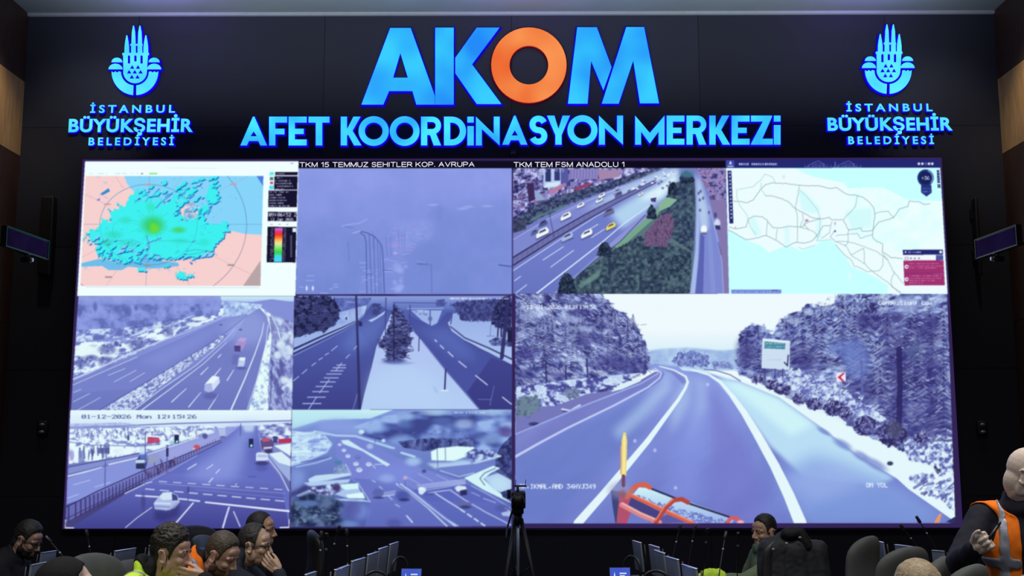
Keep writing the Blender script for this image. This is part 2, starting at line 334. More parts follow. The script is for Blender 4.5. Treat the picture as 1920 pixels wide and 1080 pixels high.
def car(p, x, y, w, col, glass=(40, 45, 80), sh=(70, 75, 130), ang=-.45):
    c, s = math.cos(ang), math.sin(ang)
    R = lambda pts: [(x+u*c*w-v*s*w*.0, y+u*s*w*.75+v*w) for u, v in pts]
    p.poly(R([(-.55, .12), (.55, .02), (.55, .3), (-.5, .36)]), sh, .7, soft=1)
    p.poly(R([(-.5, -.05), (-.2, -.3), (.3, -.34), (.5, -.1), (.5, .14), (-.48, .24)]), col)
    p.poly(R([(-.3, -.04), (-.16, -.24), (.2, -.28), (.3, -.08)]), glass, .8)
    p.poly(R([(-.14, -.28), (.18, -.32), (.2, -.24), (-.14, -.2)]), col)
def paint_motorway(p):
    p.view((955, 295), 4.155)
    p.poly([(24, 26), (1690, 26), (1690, 84), (24, 84)], (12, 10, 30))
    Q = [(30, 84), (1688, 84), (1712, 1062), (30, 1062)]
    old = p.clip; b, m = p.mask(Q); p.clip = np.zeros((p.H, p.W), np.float32); p.clip[b[1]:b[3], b[0]:b[2]] = m
    p.poly(Q, (110, 120, 205))
    # city
    p.fill_noise([(30, 84), (1250, 84), (700, 260), (300, 420), (30, 560)], [(40, 38, 95), (85, 85, 165), (130, 120, 200), (190, 200, 245)], 26, seed=11, gain=1.5)
    for i in range(70):
        x = 30+p.rng.rand()*820; y = 90+p.rng.rand()*(330-x*.25); w = 14+30*p.rng.rand(); h = 12+50*p.rng.rand()
        p.poly(rect(x, y, x+w, y+h), [(55, 55, 130), (150, 150, 225), (95, 85, 160), (200, 215, 250), (120, 90, 150)][p.rng.randint(5)], .7)
    p.strokes([(30, 100), (150, 100), (180, 330), (30, 400)], 70, 24, 6, -.25, .15, [(175, 190, 240), (45, 42, 105)], .8)
    p.poly(rect(265, 90, 400, 235), (170, 200, 245)); p.poly(rect(280, 90, 325, 190), (45, 50, 120)); p.poly(rect(352, 90, 395, 180), (50, 55, 130)); p.poly([(290, 200), (400, 190), (380, 220), (270, 240)], (210, 230, 250))
    p.poly(rect(400, 90, 460, 200), (80, 85, 170)); p.poly(rect(468, 90, 690, 170), (140, 130, 205)); p.poly([(690, 100), (870, 95), (860, 150), (700, 180)], (165, 130, 175))
    for i in range(9): p.line([(480+i*24, 95), (478+i*24, 165)], 5, (90, 85, 165), .8)
    p.poly([(300, 265), (415, 205), (425, 230), (330, 290)], (185, 120, 160)); p.poly([(500, 240), (620, 195), (640, 215), (520, 265)], (150, 60, 110))
    p.poly([(190, 250), (250, 290), (280, 330), (210, 340)], (140, 165, 215)); p.poly([(135, 200), (190, 200), (200, 330), (150, 350)], (60, 40, 95))
    # hedge beside the carriageway
    hedge = [(30, 500), (200, 370), (350, 310), (560, 250), (700, 215), (900, 150), (1100, 100), (1200, 90), (1150, 120), (900, 210), (700, 280), (480, 360), (250, 470), (30, 590)]
    p.fill_noise(hedge, [(34, 40, 82), (50, 60, 108), (70, 86, 132), (84, 108, 140)], 18, seed=14, gain=1.2, rag=9)
    p.poly([(180, 470), (420, 370), (470, 365), (250, 460), (150, 510)], (85, 135, 130), .8)
    p.fill_noise([(30, 480), (130, 470), (130, 560), (30, 590)], [(40, 45, 80), (75, 90, 125)], 20, seed=15)
    # far carriageway
    p.poly([(30, 640), (250, 500), (600, 320), (900, 215), (1190, 95), (1320, 84), (1300, 130), (1100, 200), (820, 330), (500, 490), (250, 640), (30, 770)], (120, 132, 218))
    p.poly([(560, 420), (900, 225), (1190, 95), (1320, 84), (1310, 150), (1100, 215), (850, 320)], (190, 225, 250), .75, soft=10)
    p.line([(30, 640), (300, 480), (600, 340), (900, 220)], 4, (195, 215, 250), .8); p.line([(320, 490), (700, 300), (980, 200)], 4, (200, 220, 250), .5)
    # near carriageway
    p.poly([(30, 860), (400, 620), (700, 430), (1000, 280), (1200, 190), (1310, 130), (1330, 200), (1240, 290), (1060, 430), (800, 650), (560, 880), (380, 1062), (30, 1062)], (104, 120, 212))
    p.poly([(780, 430), (1000, 290), (1220, 180), (1310, 110), (1320, 200), (1240, 290), (1080, 420), (880, 560)], (180, 222, 250), .9, soft=14)
    p.poly([(1000, 330), (1230, 180), (1310, 100), (1300, 190), (1180, 320)], (218, 246, 252), .95, soft=10)
    p.grad([(30, 860), (400, 620), (560, 880), (380, 1062), (30, 1062)], (110, 125, 216), (92, 108, 200), a=.7)
    p.poly([(340, 1062), (560, 880), (820, 640), (1060, 440), (1100, 460), (850, 680), (520, 940), (400, 1062)], (135, 145, 225))
    p.poly([(30, 780), (340, 590), (600, 440), (830, 320), (1130, 180), (1150, 200), (800, 370), (400, 610), (30, 850)], (105, 108, 180))
    for o, a in ((0, .95), (62, .95)): p.line([(30, 780+o), (330, 595+o*.9), (600, 440+o*.8), (830, 322+o*.6), (1140, 175+o*.4)], 10, (38, 38, 92), a, 4)
    for i in range(18): p.line([(60+i*40, 770-i*24.5), (62+i*40, 820-i*26)], 3, (60, 60, 120), .6)
    wt = (225, 240, 255)
    p.line([(210, 1062), (430, 890), (700, 680), (900, 510), (1100, 370)], 11, wt, 1, 5)
    p.line([(30, 882), (380, 650), (660, 470), (740, 425)], 6, wt, .9, 4)
    for x0, y0, x1, y1 in ((262, 800, 420, 697), (322, 855, 500, 725), (40, 962, 88, 928), (50, 1058, 135, 993), (600, 575, 690, 522), (640, 625, 740, 560)): p.line([(x0, y0), (x1, y1)], 6, wt, .9)
    # green bank
    p.poly([(380, 1062), (560, 890), (820, 690), (1060, 480), (1240, 330), (1340, 190), (1440, 190), (1450, 420), (1440, 700), (1410, 1062)], (86, 118, 128))
    p.poly([(820, 690), (1060, 480), (1240, 330), (1310, 340), (1300, 370), (1100, 500), (900, 680), (840, 720)], (112, 170, 140))
    p.fill_noise([(380, 1062), (560, 900), (820, 720), (1000, 620), (1150, 620), (1420, 740), (1405, 1062)], [(34, 48, 78), (46, 66, 94), (62, 88, 108), (84, 116, 128)], 22, seed=19, gain=1.2, rag=10)
    p.fill_noise([(1220, 330), (1250, 200), (1450, 180), (1452, 420), (1430, 740), (1250, 620), (1150, 470)], [(36, 48, 86), (54, 76, 108), (80, 112, 126)], 22, seed=21, gain=1.2, rag=8)
    p.fill_noise([(1050, 600), (1180, 450), (1260, 430), (1290, 520), (1230, 700), (1050, 690)], [(70, 54, 98), (104, 74, 120), (130, 94, 142), (90, 76, 122)], 9, ang=1.3, stretch=3, seed=22, gain=1.4, rag=9)
    p.poly([(1160, 370), (1230, 310), (1310, 330), (1250, 385), (1170, 420)], (130, 185, 150))
    p.poly([(530, 1000), (720, 860), (700, 930), (560, 1020)], (105, 150, 140), .8, soft=3)
    def tree(x, y, w, h, seed):
        P = [(x-w*.5, y), (x-w*.42, y-h*.5), (x-w*.28, y-h*.85), (x-w*.08, y-h), (x+w*.2, y-h*.92), (x+w*.38, y-h*.6), (x+w*.5, y-h*.1), (x+w*.4, y+h*.05)]
        p.fill_noise(P, [(18, 26, 54), (32, 46, 76), (56, 80, 102)], 12, seed=seed, gain=1.4, rag=10)
    tree(450, 1062, 150, 160, 31); tree(745, 770, 130, 110, 32); tree(1108, 480, 80, 110, 33); tree(1275, 290, 80, 100, 34); tree(1385, 200, 130, 90, 35)
    p.ell(1385, 130, 55, 30, (70, 130, 160), .8, .4)
    p.strokes([(800, 800), (1400, 760), (1400, 1050), (560, 1050)], 220, 12, 4, -.4, .9, [(92, 126, 136), (30, 42, 75), (80, 104, 124)], .5)
    p.line([(520, 935), (670, 800), (860, 660), (1060, 450)], 6, (45, 50, 110), .8)
    # right-hand slip road and bank
    p.fill_noise([(1440, 84), (1690, 84), (1700, 560), (1600, 420), (1540, 250)], [(60, 55, 120), (110, 105, 185), (165, 150, 215), (130, 95, 150)], 22, seed=41, gain=1.5)
    p.poly([(1440, 120), (1480, 140), (1560, 330), (1640, 620), (1680, 1062), (1405, 1062), (1450, 700), (1455, 330)], (118, 134, 220))
    p.poly([(1455, 150), (1490, 180), (1550, 400), (1555, 560), (1490, 590), (1460, 400)], (195, 230, 250), .7, soft=8)
    p.poly([(1410, 1062), (1450, 720), (1462, 330), (1480, 560), (1470, 800), (1445, 1062)], (160, 185, 240))
    p.poly([(1450, 1062), (1480, 760), (1490, 590), (1520, 620), (1510, 1062)], (84, 96, 190)); p.line([(1560, 600), (1590, 1062)], 34, (130, 150, 228), .6)
    p.poly([(1560, 330), (1690, 330), (1710, 1062), (1670, 1062), (1640, 660)], (130, 115, 180)); p.line([(1560, 380), (1620, 640), (1655, 800), (1670, 1062)], 6, (160, 180, 240), .9)
    p.line([(1628, 660), (1650, 760)], 4, (60, 50, 100))
    p.ell(1516, 562, 24, 32, (240, 250, 255), 1, .25); p.ell(1516, 592, 20, 10, (50, 50, 100), .6, .5)
    p.ell(1620, 515, 24, 36, (205, 215, 250), 1, .3); p.poly([(1600, 530), (1640, 530), (1645, 565), (1610, 560)], (50, 50, 110)); p.ell(1605, 450, 12, 22, (70, 65, 130), .9, .3)
    for x, y in ((1475, 280), (1490, 265), (1510, 318), (1484, 332), (1486, 412), (1555, 430)): p.ell(x, y, 9, 13, (90, 92, 160), .9, .3)
    W = (238, 248, 255)
    p.text(74, 90, '12-01-2026 19:15', 3.4, (205, 215, 250), .85, 3.7, 0)
    for x, y, w, c in ((258, 590, 110, W), (195, 585, 60, (80, 100, 170)), (262, 515, 70, (70, 80, 150)), (440, 462, 90, W), (555, 375, 62, W), (700, 335, 62, (225, 240, 255)), (720, 297, 56, W), (850, 290, 62, (85, 90, 160)), (840, 265, 60, (150, 165, 225)), (932, 262, 30, (110, 120, 190)), (1012, 225, 30, (80, 85, 160)), (452, 622, 96, (165, 185, 235)), (603, 597, 98, W), (790, 540, 82, (245, 225, 90)), (775, 425, 84, (105, 105, 165)), (1022, 288, 42, W)): car(p, x, y, w, c)
    p.poly([(1095, 275), (1145, 262), (1150, 320), (1100, 325)], (215, 235, 252)); p.poly([(1100, 320), (1145, 312), (1140, 350), (1105, 345)], (60, 62, 130))
    for i in range(34):
        t = p.rng.rand(); x = 950+t*330; y = 240-t*130+(p.rng.rand()-.5)*50; p.ell(x, y, 12-t*5, 7-t*3, W if p.rng.rand() > .4 else (110, 125, 195), .9, .3)
    for x, y in ((1195, 240), (1230, 222), (1250, 195), (1165, 205), (1185, 190)): p.ell(x, y, 11, 9, (85, 90, 160), .8, .4)
    p.line([(300, 330), (318, 470), (350, 620)], 5, (60, 58, 110), .9)
    p.clip = old
def paint_map(p):
    p.view((1355, 295), 4.153)
    p.poly([(24, 20), (1690, 14), (1752, 1064), (50, 1064)], (200, 255, 255))
    land = (236, 252, 255)
    p.poly([(30, 86), (560, 88), (700, 150), (950, 200), (1000, 290), (1090, 235), (1250, 235), (1440, 330), (1710, 340), (1750, 1064), (1280, 1058), (1290, 1000), (1200, 940), (1100, 890), (1000, 850), (960, 780), (890, 690), (860, 650), (760, 650), (720, 690), (600, 730), (560, 700), (490, 690), (360, 740), (300, 690), (200, 650), (40, 560)], land)
    p.fill_noise([(950, 240), (1250, 235), (1440, 330), (1710, 340), (1740, 900), (1300, 700), (1000, 600)], [(222, 254, 255), (240, 254, 255)], 90, seed=3)
    for q in ([(210, 480), (250, 460), (300, 600), (240, 610)], [(480, 540), (520, 540), (520, 680), (490, 690)], [(580, 250), (640, 270), (760, 400), (740, 440), (620, 420)], [(745, 470), (770, 470), (760, 640), (720, 640)], [(950, 420), (1160, 390), (1160, 550), (1000, 560)]): p.poly(q, (205, 250, 252), .8, soft=6)
    navy = (36, 40, 112)
    p.poly([(24, 20), (1690, 14), (1694, 80), (26, 84)], navy)
    p.poly([(24, 22), (90, 22), (92, 78), (26, 80)], (60, 72, 165)); p.poly([(50, 55), (60, 24), (72, 55)], (230, 240, 255)); p.poly([(34, 66), (86, 66), (80, 75), (40, 75)], (190, 205, 250))
    p.scribble(126, 198, 44, 18, (215, 220, 250)); p.scribble(206, 318, 44, 18, (215, 220, 250)); p.scribble(328, 425, 44, 18, (215, 220, 250))
    sk = (110, 120, 200)
    for c in (745, 980):
        p.line([(c-90, 74), (c-50, 48), (c, 28), (c+40, 52), (c+56, 74)], 4, sk, .9)
        for i in range(8): p.line([(c-40+i*12, 74), (c-40+i*12, 46)], 3, sk, .8)
    for i in range(16): x = 640+i*29; p.line([(x, 78), (x, 52+8*p.rng.rand())], 5, sk, .6)
    p.line([(640, 76), (1080, 76)], 4, sk, .7); p.line([(870, 74), (876, 34), (884, 74)], 4, sk, .9)
    for i, x in enumerate((1528, 1555, 1583, 1607, 1632)): p.ell(x, 50, 10, 10, (235, 240, 255) if i != 2 else (90, 100, 180), .95)
    p.poly([(38, 104), (68, 104), (84, 515), (52, 515)], navy)
    for i in range(13): p.ell(56+i*1.0, 122+i*29, 7, 7, (205, 215, 250), .9, .3)
    # roads
    R = [[(80, 340), (200, 352), (245, 325), (290, 255), (330, 215), (380, 200), (500, 205), (600, 218), (680, 220), (760, 225), (820, 243), (890, 236), (960, 285), (1050, 298), (1100, 315), (1150, 360), (1180, 400), (1185, 460), (1170, 560), (1168, 620), (1190, 650), (1245, 675), (1245, 730), (1310, 780), (1400, 790)],
         [(330, 298), (390, 300), (450, 318), (510, 345), (560, 395), (620, 430), (700, 470), (760, 480), (830, 468), (850, 486), (940, 486), (965, 540), (985, 566), (1080, 550), (1080, 575), (1165, 572), (1215, 505), (1330, 470), (1380, 400), (1440, 385), (1455, 340), (1530, 345), (1565, 368), (1615, 362)],
         [(45, 540), (100, 560), (185, 540), (200, 480), (240, 460), (310, 465), (345, 490), (390, 550), (460, 548), (500, 540), (620, 540), (660, 505), (760, 480)],
         [(45, 565), (190, 642), (340, 608), (420, 645), (490, 698), (575, 660), (640, 670), (700, 645), (740, 600), (780, 535), (835, 532)],
         [(600, 220), (580, 320), (565, 400), (580, 440), (582, 660)], [(345, 500), (342, 608)], [(425, 560), (415, 640)], [(620, 440), (630, 480), (600, 540), (670, 565), (720, 585), (740, 620)],
         [(655, 490), (630, 520), (670, 560)], [(1050, 300), (1035, 380), (1000, 420), (945, 480)], [(1185, 440), (1220, 425), (1290, 420), (1330, 470)], [(980, 560), (975, 670), (950, 690)],
         [(850, 500), (830, 590), (770, 630)], [(875, 575), (835, 620), (880, 655), (960, 690), (1000, 760), (1100, 825), (1180, 900), (1300, 985), (1380, 1055)], [(880, 610), (975, 600), (1050, 590), (1070, 630), (1165, 600)],
         [(880, 655), (970, 655), (1090, 690), (1200, 735), (1280, 790), (1330, 890), (1410, 985)], [(1000, 760), (1100, 708), (1105, 825)], [(880, 680), (930, 740), (1000, 800), (1020, 840), (1130, 890), (1220, 880), (1250, 840), (1250, 770)], [(1335, 895), (1310, 960), (1320, 1010), (1390, 1055)], [(1240, 740), (1280, 800)]]
    def wob(r, s):
        out = []
        for (ax, ay), (bx, by) in zip(r, r[1:]):
            n = max(2, int(math.hypot(bx-ax, by-ay)/14))
            for k in range(n): out.append((ax+(bx-ax)*k/n+s*(p.rng.rand()-.5), ay+(by-ay)*k/n+s*(p.rng.rand()-.5)))
        return out+[r[-1]]
    for i, r in enumerate(R): p.line(wob(r, 6), 4.2 if i < 4 else 3.4, (112, 145, 156), .85)
    for r in ([(120, 250), (240, 228), (270, 195), (295, 180), (330, 130), (390, 155), (410, 195)], [(110, 250), (110, 310), (130, 370), (190, 450), (215, 540), (260, 605)], [(600, 255), (650, 300), (740, 410), (760, 480)], [(590, 700), (620, 715), (720, 685)], [(760, 480), (755, 600), (730, 650), (850, 640)], [(300, 200), (300, 250), (335, 298)]): p.line(r, 4.5, (150, 205, 205), .85)
    p.ell(655, 492, 14, 10, (190, 110, 150), .8, .3); p.ell(875, 515, 8, 14, (200, 170, 215), .8, .3); p.ell(475, 152, 10, 16, (225, 225, 245), .8, .3); p.ell(875, 575, 8, 8, (60, 90, 160), .9, .3); p.ell(100, 545, 6, 6, (200, 140, 170), .8); p.ell(990, 920, 12, 36, (225, 250, 255), .8, .4)
    # gauge
    p.poly([(1545, 215), (1625, 215), (1628, 275), (1587, 306), (1546, 275)], (38, 52, 130)); p.ell(1580, 160, 64, 66, (32, 48, 120)); p.ell(1580, 160, 48, 50, (24, 34, 90))
    p.line([(1580+56*math.cos(t), 160+58*math.sin(t)) for t in np.linspace(-1.2, .7, 16)], 9, (130, 170, 225), .9)
    p.text(1547, 148, '+36', 3.7, (225, 235, 255)); p.scribble(1562, 1612, 240, 8, (140, 165, 220), .8); p.scribble(1556, 1618, 262, 10, (140, 165, 220), .8)
    p.poly([(1668, 100), (1686, 100), (1692, 200), (1672, 200)], navy); p.poly([(1672, 210), (1694, 210), (1696, 236), (1674, 236)], navy)
    for y in (118, 140, 162, 184, 222): p.ell(1680, y, 5, 5, (190, 200, 240), .8)
    # notice box
    p.poly([(1402, 720), (1714, 718), (1716, 758), (1404, 760)], navy); p.scribble(1446, 1545, 733, 12, (190, 195, 245)); p.ell(1698, 737, 11, 11, (235, 240, 255)); p.ell(1424, 738, 7, 7, (220, 225, 250))
    p.poly([(1404, 760), (1716, 758), (1718, 800), (1406, 802)], (242, 248, 255)); p.poly([(1660, 762), (1716, 762), (1718, 800), (1661, 801)], (60, 70, 150)); p.line([(1420, 778), (1446, 778), (1446, 794), (1420, 794), (1420, 778)], 4, (120, 130, 180))
    for x in (1466, 1496, 1528): p.ell(x, 786, 8, 7, (110, 120, 170), .8)
    p.scribble(1668, 1712, 770, 8, (170, 180, 235), .7); p.scribble(1668, 1712, 786, 8, (170, 180, 235), .7)
    p.poly([(1407, 803), (1720, 801), (1730, 996), (1416, 998)], (160, 50, 112)); p.line([(1412, 905), (1724, 900)], 4, (120, 45, 115))
    for y, x1 in ((824, 1690), (842, 1710), (858, 1665), (920, 1705), (938, 1700), (956, 1650), (974, 1560)): p.scribble(1450, x1, y, 7, (225, 165, 210), .8)
    p.scribble(1640, 1715, 904, 6, (225, 165, 210), .7)
    for y in (852, 950): p.ell(1432, y, 15, 16, (240, 235, 255)); p.ell(1434, y, 7, 6, (140, 60, 130))
    p.poly([(66, 1030), (456, 1030), (458, 1060), (68, 1062)], (120, 140, 220))
    for i in range(7): p.scribble(80+i*53, 112+i*53, 1044, 9, (205, 215, 250), .8)
    p.line([(385, 1036), (430, 1036)], 5, (50, 60, 140))
def paint_snow_motorway(p):
    p.view((120, 550), 4.364)
    Q = [(118, 24), (1884, 24), (1866, 956), (56, 956)]
    old = p.clip; b, m = p.mask(Q); p.clip = np.zeros((p.H, p.W), np.float32); p.clip[b[1]:b[3], b[0]:b[2]] = m
    p.grad(Q, (140, 158, 240), (104, 118, 202))
    p.fill_noise([(100, 24), (1300, 24), (1300, 180), (900, 240), (400, 330), (90, 400)], [(92, 108, 196), (118, 136, 222), (136, 154, 238)], 60, seed=51, gain=1.3)
    p.grad([(100, 24), (1300, 24), (1300, 90), (100, 90)], (150, 166, 246), (130, 148, 234), a=.7)
    for x, y, rx, ry in ((255, 110, 18, 36), (525, 150, 28, 44), (590, 120, 16, 22), (125, 150, 20, 40), (1050, 130, 18, 20)): p.ell(x, y, rx, ry, (84, 98, 186), .8, .5)
    p.grad([(1280, 24), (1884, 24), (1884, 66), (1560, 70), (1290, 60)], (195, 235, 250), (170, 205, 248)); p.poly([(1500, 75), (1700, 48), (1884, 72), (1884, 300), (1720, 180), (1600, 110)], (125, 140, 225))
    p.fill_noise([(1290, 60), (1620, 90), (1600, 180), (1290, 190)], [(130, 150, 232), (165, 200, 245), (200, 235, 252)], 26, seed=52, gain=1.3)
    bank = [(90, 400), (350, 395), (600, 350), (780, 280), (900, 240), (1060, 190), (1260, 185), (1300, 60), (1310, 165), (1260, 200), (1100, 265), (850, 370), (560, 500), (300, 610), (80, 690)]
    p.fill_noise(bank, [(100, 112, 196), (150, 170, 238), (215, 242, 252), (228, 250, 253)], 30, ang=-.25, stretch=1.8, seed=53, gain=1.7, rag=10)
    p.fill_noise([(100, 300), (500, 280), (900, 210), (1080, 180), (900, 245), (560, 350), (100, 400)], [(92, 104, 190), (130, 150, 228), (205, 232, 252)], 26, ang=-.2, stretch=2, seed=54, gain=1.8, a=.9)
    p.poly([(84, 440), (330, 420), (420, 490), (430, 530), (300, 525), (84, 510)], (226, 250, 252), .95, soft=5); p.ell(1110, 208, 70, 16, (225, 248, 252), .95, .3); p.ell(1060, 255, 60, 18, (222, 246, 252), .9, .3)
    for x, y, rx, ry in ((355, 460, 70, 40), (600, 420, 70, 50), (150, 560, 50, 40), (340, 560, 60, 40), (230, 530, 50, 26), (850, 310, 45, 45), (580, 300, 22, 26), (440, 420, 30, 12)):
        p.ell(x, y, rx, ry, (98, 108, 190), .8, .4); p.blobs([(x-rx, y-ry), (x+rx, y-ry), (x+rx, y+ry), (x-rx, y+ry)], 7, 9, [(170, 190, 240), (80, 90, 170)], .8, .5)
    # carriageways
    road = (112, 126, 214)
    p.poly([(70, 750), (300, 650), (700, 480), (1000, 350), (1300, 210), (1500, 165), (1500, 180), (1380, 280), (1150, 440), (800, 640), (500, 820), (290, 956), (56, 956)], (112, 126, 212))
    p.poly([(620, 956), (900, 760), (1200, 530), (1380, 370), (1500, 180), (1600, 120), (1660, 180), (1690, 300), (1640, 500), (1560, 760), (1500, 956)], (110, 122, 208))
    p.poly([(1250, 240), (1500, 130), (1640, 150), (1680, 300), (1600, 420), (1400, 420)], (150, 170, 242), .6, soft=24); p.poly([(600, 560), (1150, 300), (1350, 240), (1100, 430), (800, 600)], (128, 144, 232), .6, soft=14)
    p.grad([(56, 820), (1500, 700), (1500, 956), (56, 956)], (108, 122, 208), (90, 104, 192), a=.5)
    wt = (222, 236, 255)
    p.line([(70, 708), (200, 655), (560, 490), (840, 375), (1000, 320), (1260, 215), (1320, 185)], 12, (170, 185, 245), 1, 5); p.line([(70, 700), (200, 648), (560, 482), (840, 366)], 5, wt, .9)
    p.line([(70, 752), (300, 650), (600, 520)], 5, wt, .8)
    for a0, a1, b0, b1 in ((75, 888, 210, 820), (110, 956, 298, 852), (80, 810, 140, 785), (410, 725, 590, 630), (540, 722, 660, 650), (360, 672, 500, 615)): p.line([(a0, a1), (b0, b1)], 5, wt, .75)
    med = [(300, 956), (560, 800), (800, 645), (1000, 530), (1200, 410), (1300, 340), (1340, 340), (1200, 460), (1000, 610), (800, 760), (560, 956)]
    p.fill_noise(med, [(110, 122, 205), (165, 185, 240), (222, 244, 252), (130, 142, 220)], 26, seed=57, gain=1.8)
    p.strokes(med, 60, 20, 9, -.55, .5, [(85, 92, 175), (230, 248, 253)], .8)
    p.line([(290, 956), (600, 770), (1000, 530), (1300, 340), (1500, 180)], 9, (82, 92, 178), .95, 3); p.line([(340, 950), (640, 765), (1000, 545)], 5, (200, 220, 252), .9)
    p.line([(570, 956), (800, 780), (1080, 590), (1300, 400), (1400, 290)], 10, (190, 205, 250), .95, 4); p.line([(600, 956), (820, 790), (1100, 590), (1310, 400)], 5, (92, 102, 188), .9)
    p.line([(635, 956), (900, 760), (1150, 570), (1330, 400)], 8, wt, .95, 3)
    for a0, a1, b0, b1 in ((882, 888, 1000, 780), (1020, 930, 1118, 812), (1183, 950, 1262, 830), (1120, 664, 1180, 605), (1235, 670, 1283, 612), (1335, 712, 1388, 628), (1262, 525, 1285, 500)): p.line([(a0, a1), (b0, b1)], 9, wt, .9, 6)
    p.line([(1368, 950), (1480, 700), (1560, 500), (1620, 330), (1635, 240)], 13, wt, .95, 5)
    p.line([(1500, 950), (1580, 700), (1650, 420), (1670, 260)], 7, (200, 215, 250), .9)
    p.fill_noise([(1510, 956), (1600, 640), (1650, 420), (1690, 300), (1660, 180), (1600, 110), (1690, 170), (1700, 340), (1680, 600), (1670, 956)], [(150, 175, 235), (215, 245, 250), (230, 252, 252)], 26, seed=58, gain=1.7)
    p.line([(1600, 115), (1660, 180), (1690, 290)], 7, (225, 245, 253), .9)
    p.fill_noise([(1680, 190), (1884, 230), (1866, 956), (1670, 956), (1700, 340)], [(88, 92, 172), (122, 132, 212), (170, 190, 240), (110, 112, 190)], 36, ang=1.2, stretch=2, seed=59, gain=1.4)
    for x, y, rx, ry in ((1820, 410, 60, 50), (1800, 490, 60, 34), (1830, 740, 50, 50), (1790, 330, 60, 26), (1740, 240, 40, 30)): p.blobs([(x-rx, y-ry), (x+rx, y-ry), (x+rx, y+ry), (x-rx, y+ry)], 12, 24, [(215, 238, 252), (195, 220, 250), (120, 130, 205)], .85, .5)
    p.line([(1700, 190), (1750, 290), (1770, 380)], 10, (215, 238, 252), .8); p.line([(1700, 600), (1690, 900)], 10, (70, 76, 155), .7)
    # vehicles
    p.poly([(1395, 430), (1420, 385), (1440, 365), (1495, 370), (1490, 410), (1455, 470), (1440, 475)], (165, 140, 215)); p.poly([(1392, 428), (1445, 428), (1445, 478), (1395, 474)], (72, 66, 140)); p.poly([(1420, 385), (1445, 362), (1498, 368), (1470, 400)], (180, 160, 225))
    p.poly([(1425, 545), (1435, 522), (1485, 525), (1480, 570), (1470, 602), (1420, 600)], (185, 205, 248)); p.poly([(1422, 545), (1440, 525), (1485, 527), (1478, 552)], (225, 245, 253)); p.poly([(1380, 500), (1440, 500), (1420, 590), (1370, 580)], (96, 102, 188), .7, soft=3); p.ell(1450, 612, 40, 14, (70, 76, 155), .6, .5)
    p.poly([(1150, 745), (1200, 690), (1225, 672), (1270, 685), (1275, 730), (1220, 800), (1180, 810), (1150, 790)], (205, 220, 252)); p.poly([(1150, 745), (1205, 735), (1220, 800), (1180, 812), (1148, 795)], (165, 178, 238)); p.poly([(1160, 735), (1215, 675), (1268, 685), (1225, 735)], (228, 246, 254)); p.ell(1200, 840, 60, 26, (78, 86, 172), .6, .5)
    p.ell(1283, 258, 13, 6, (80, 84, 165), .9, .3); p.ell(1445, 298, 14, 8, (85, 90, 172), .9, .3)
    p.clip = old
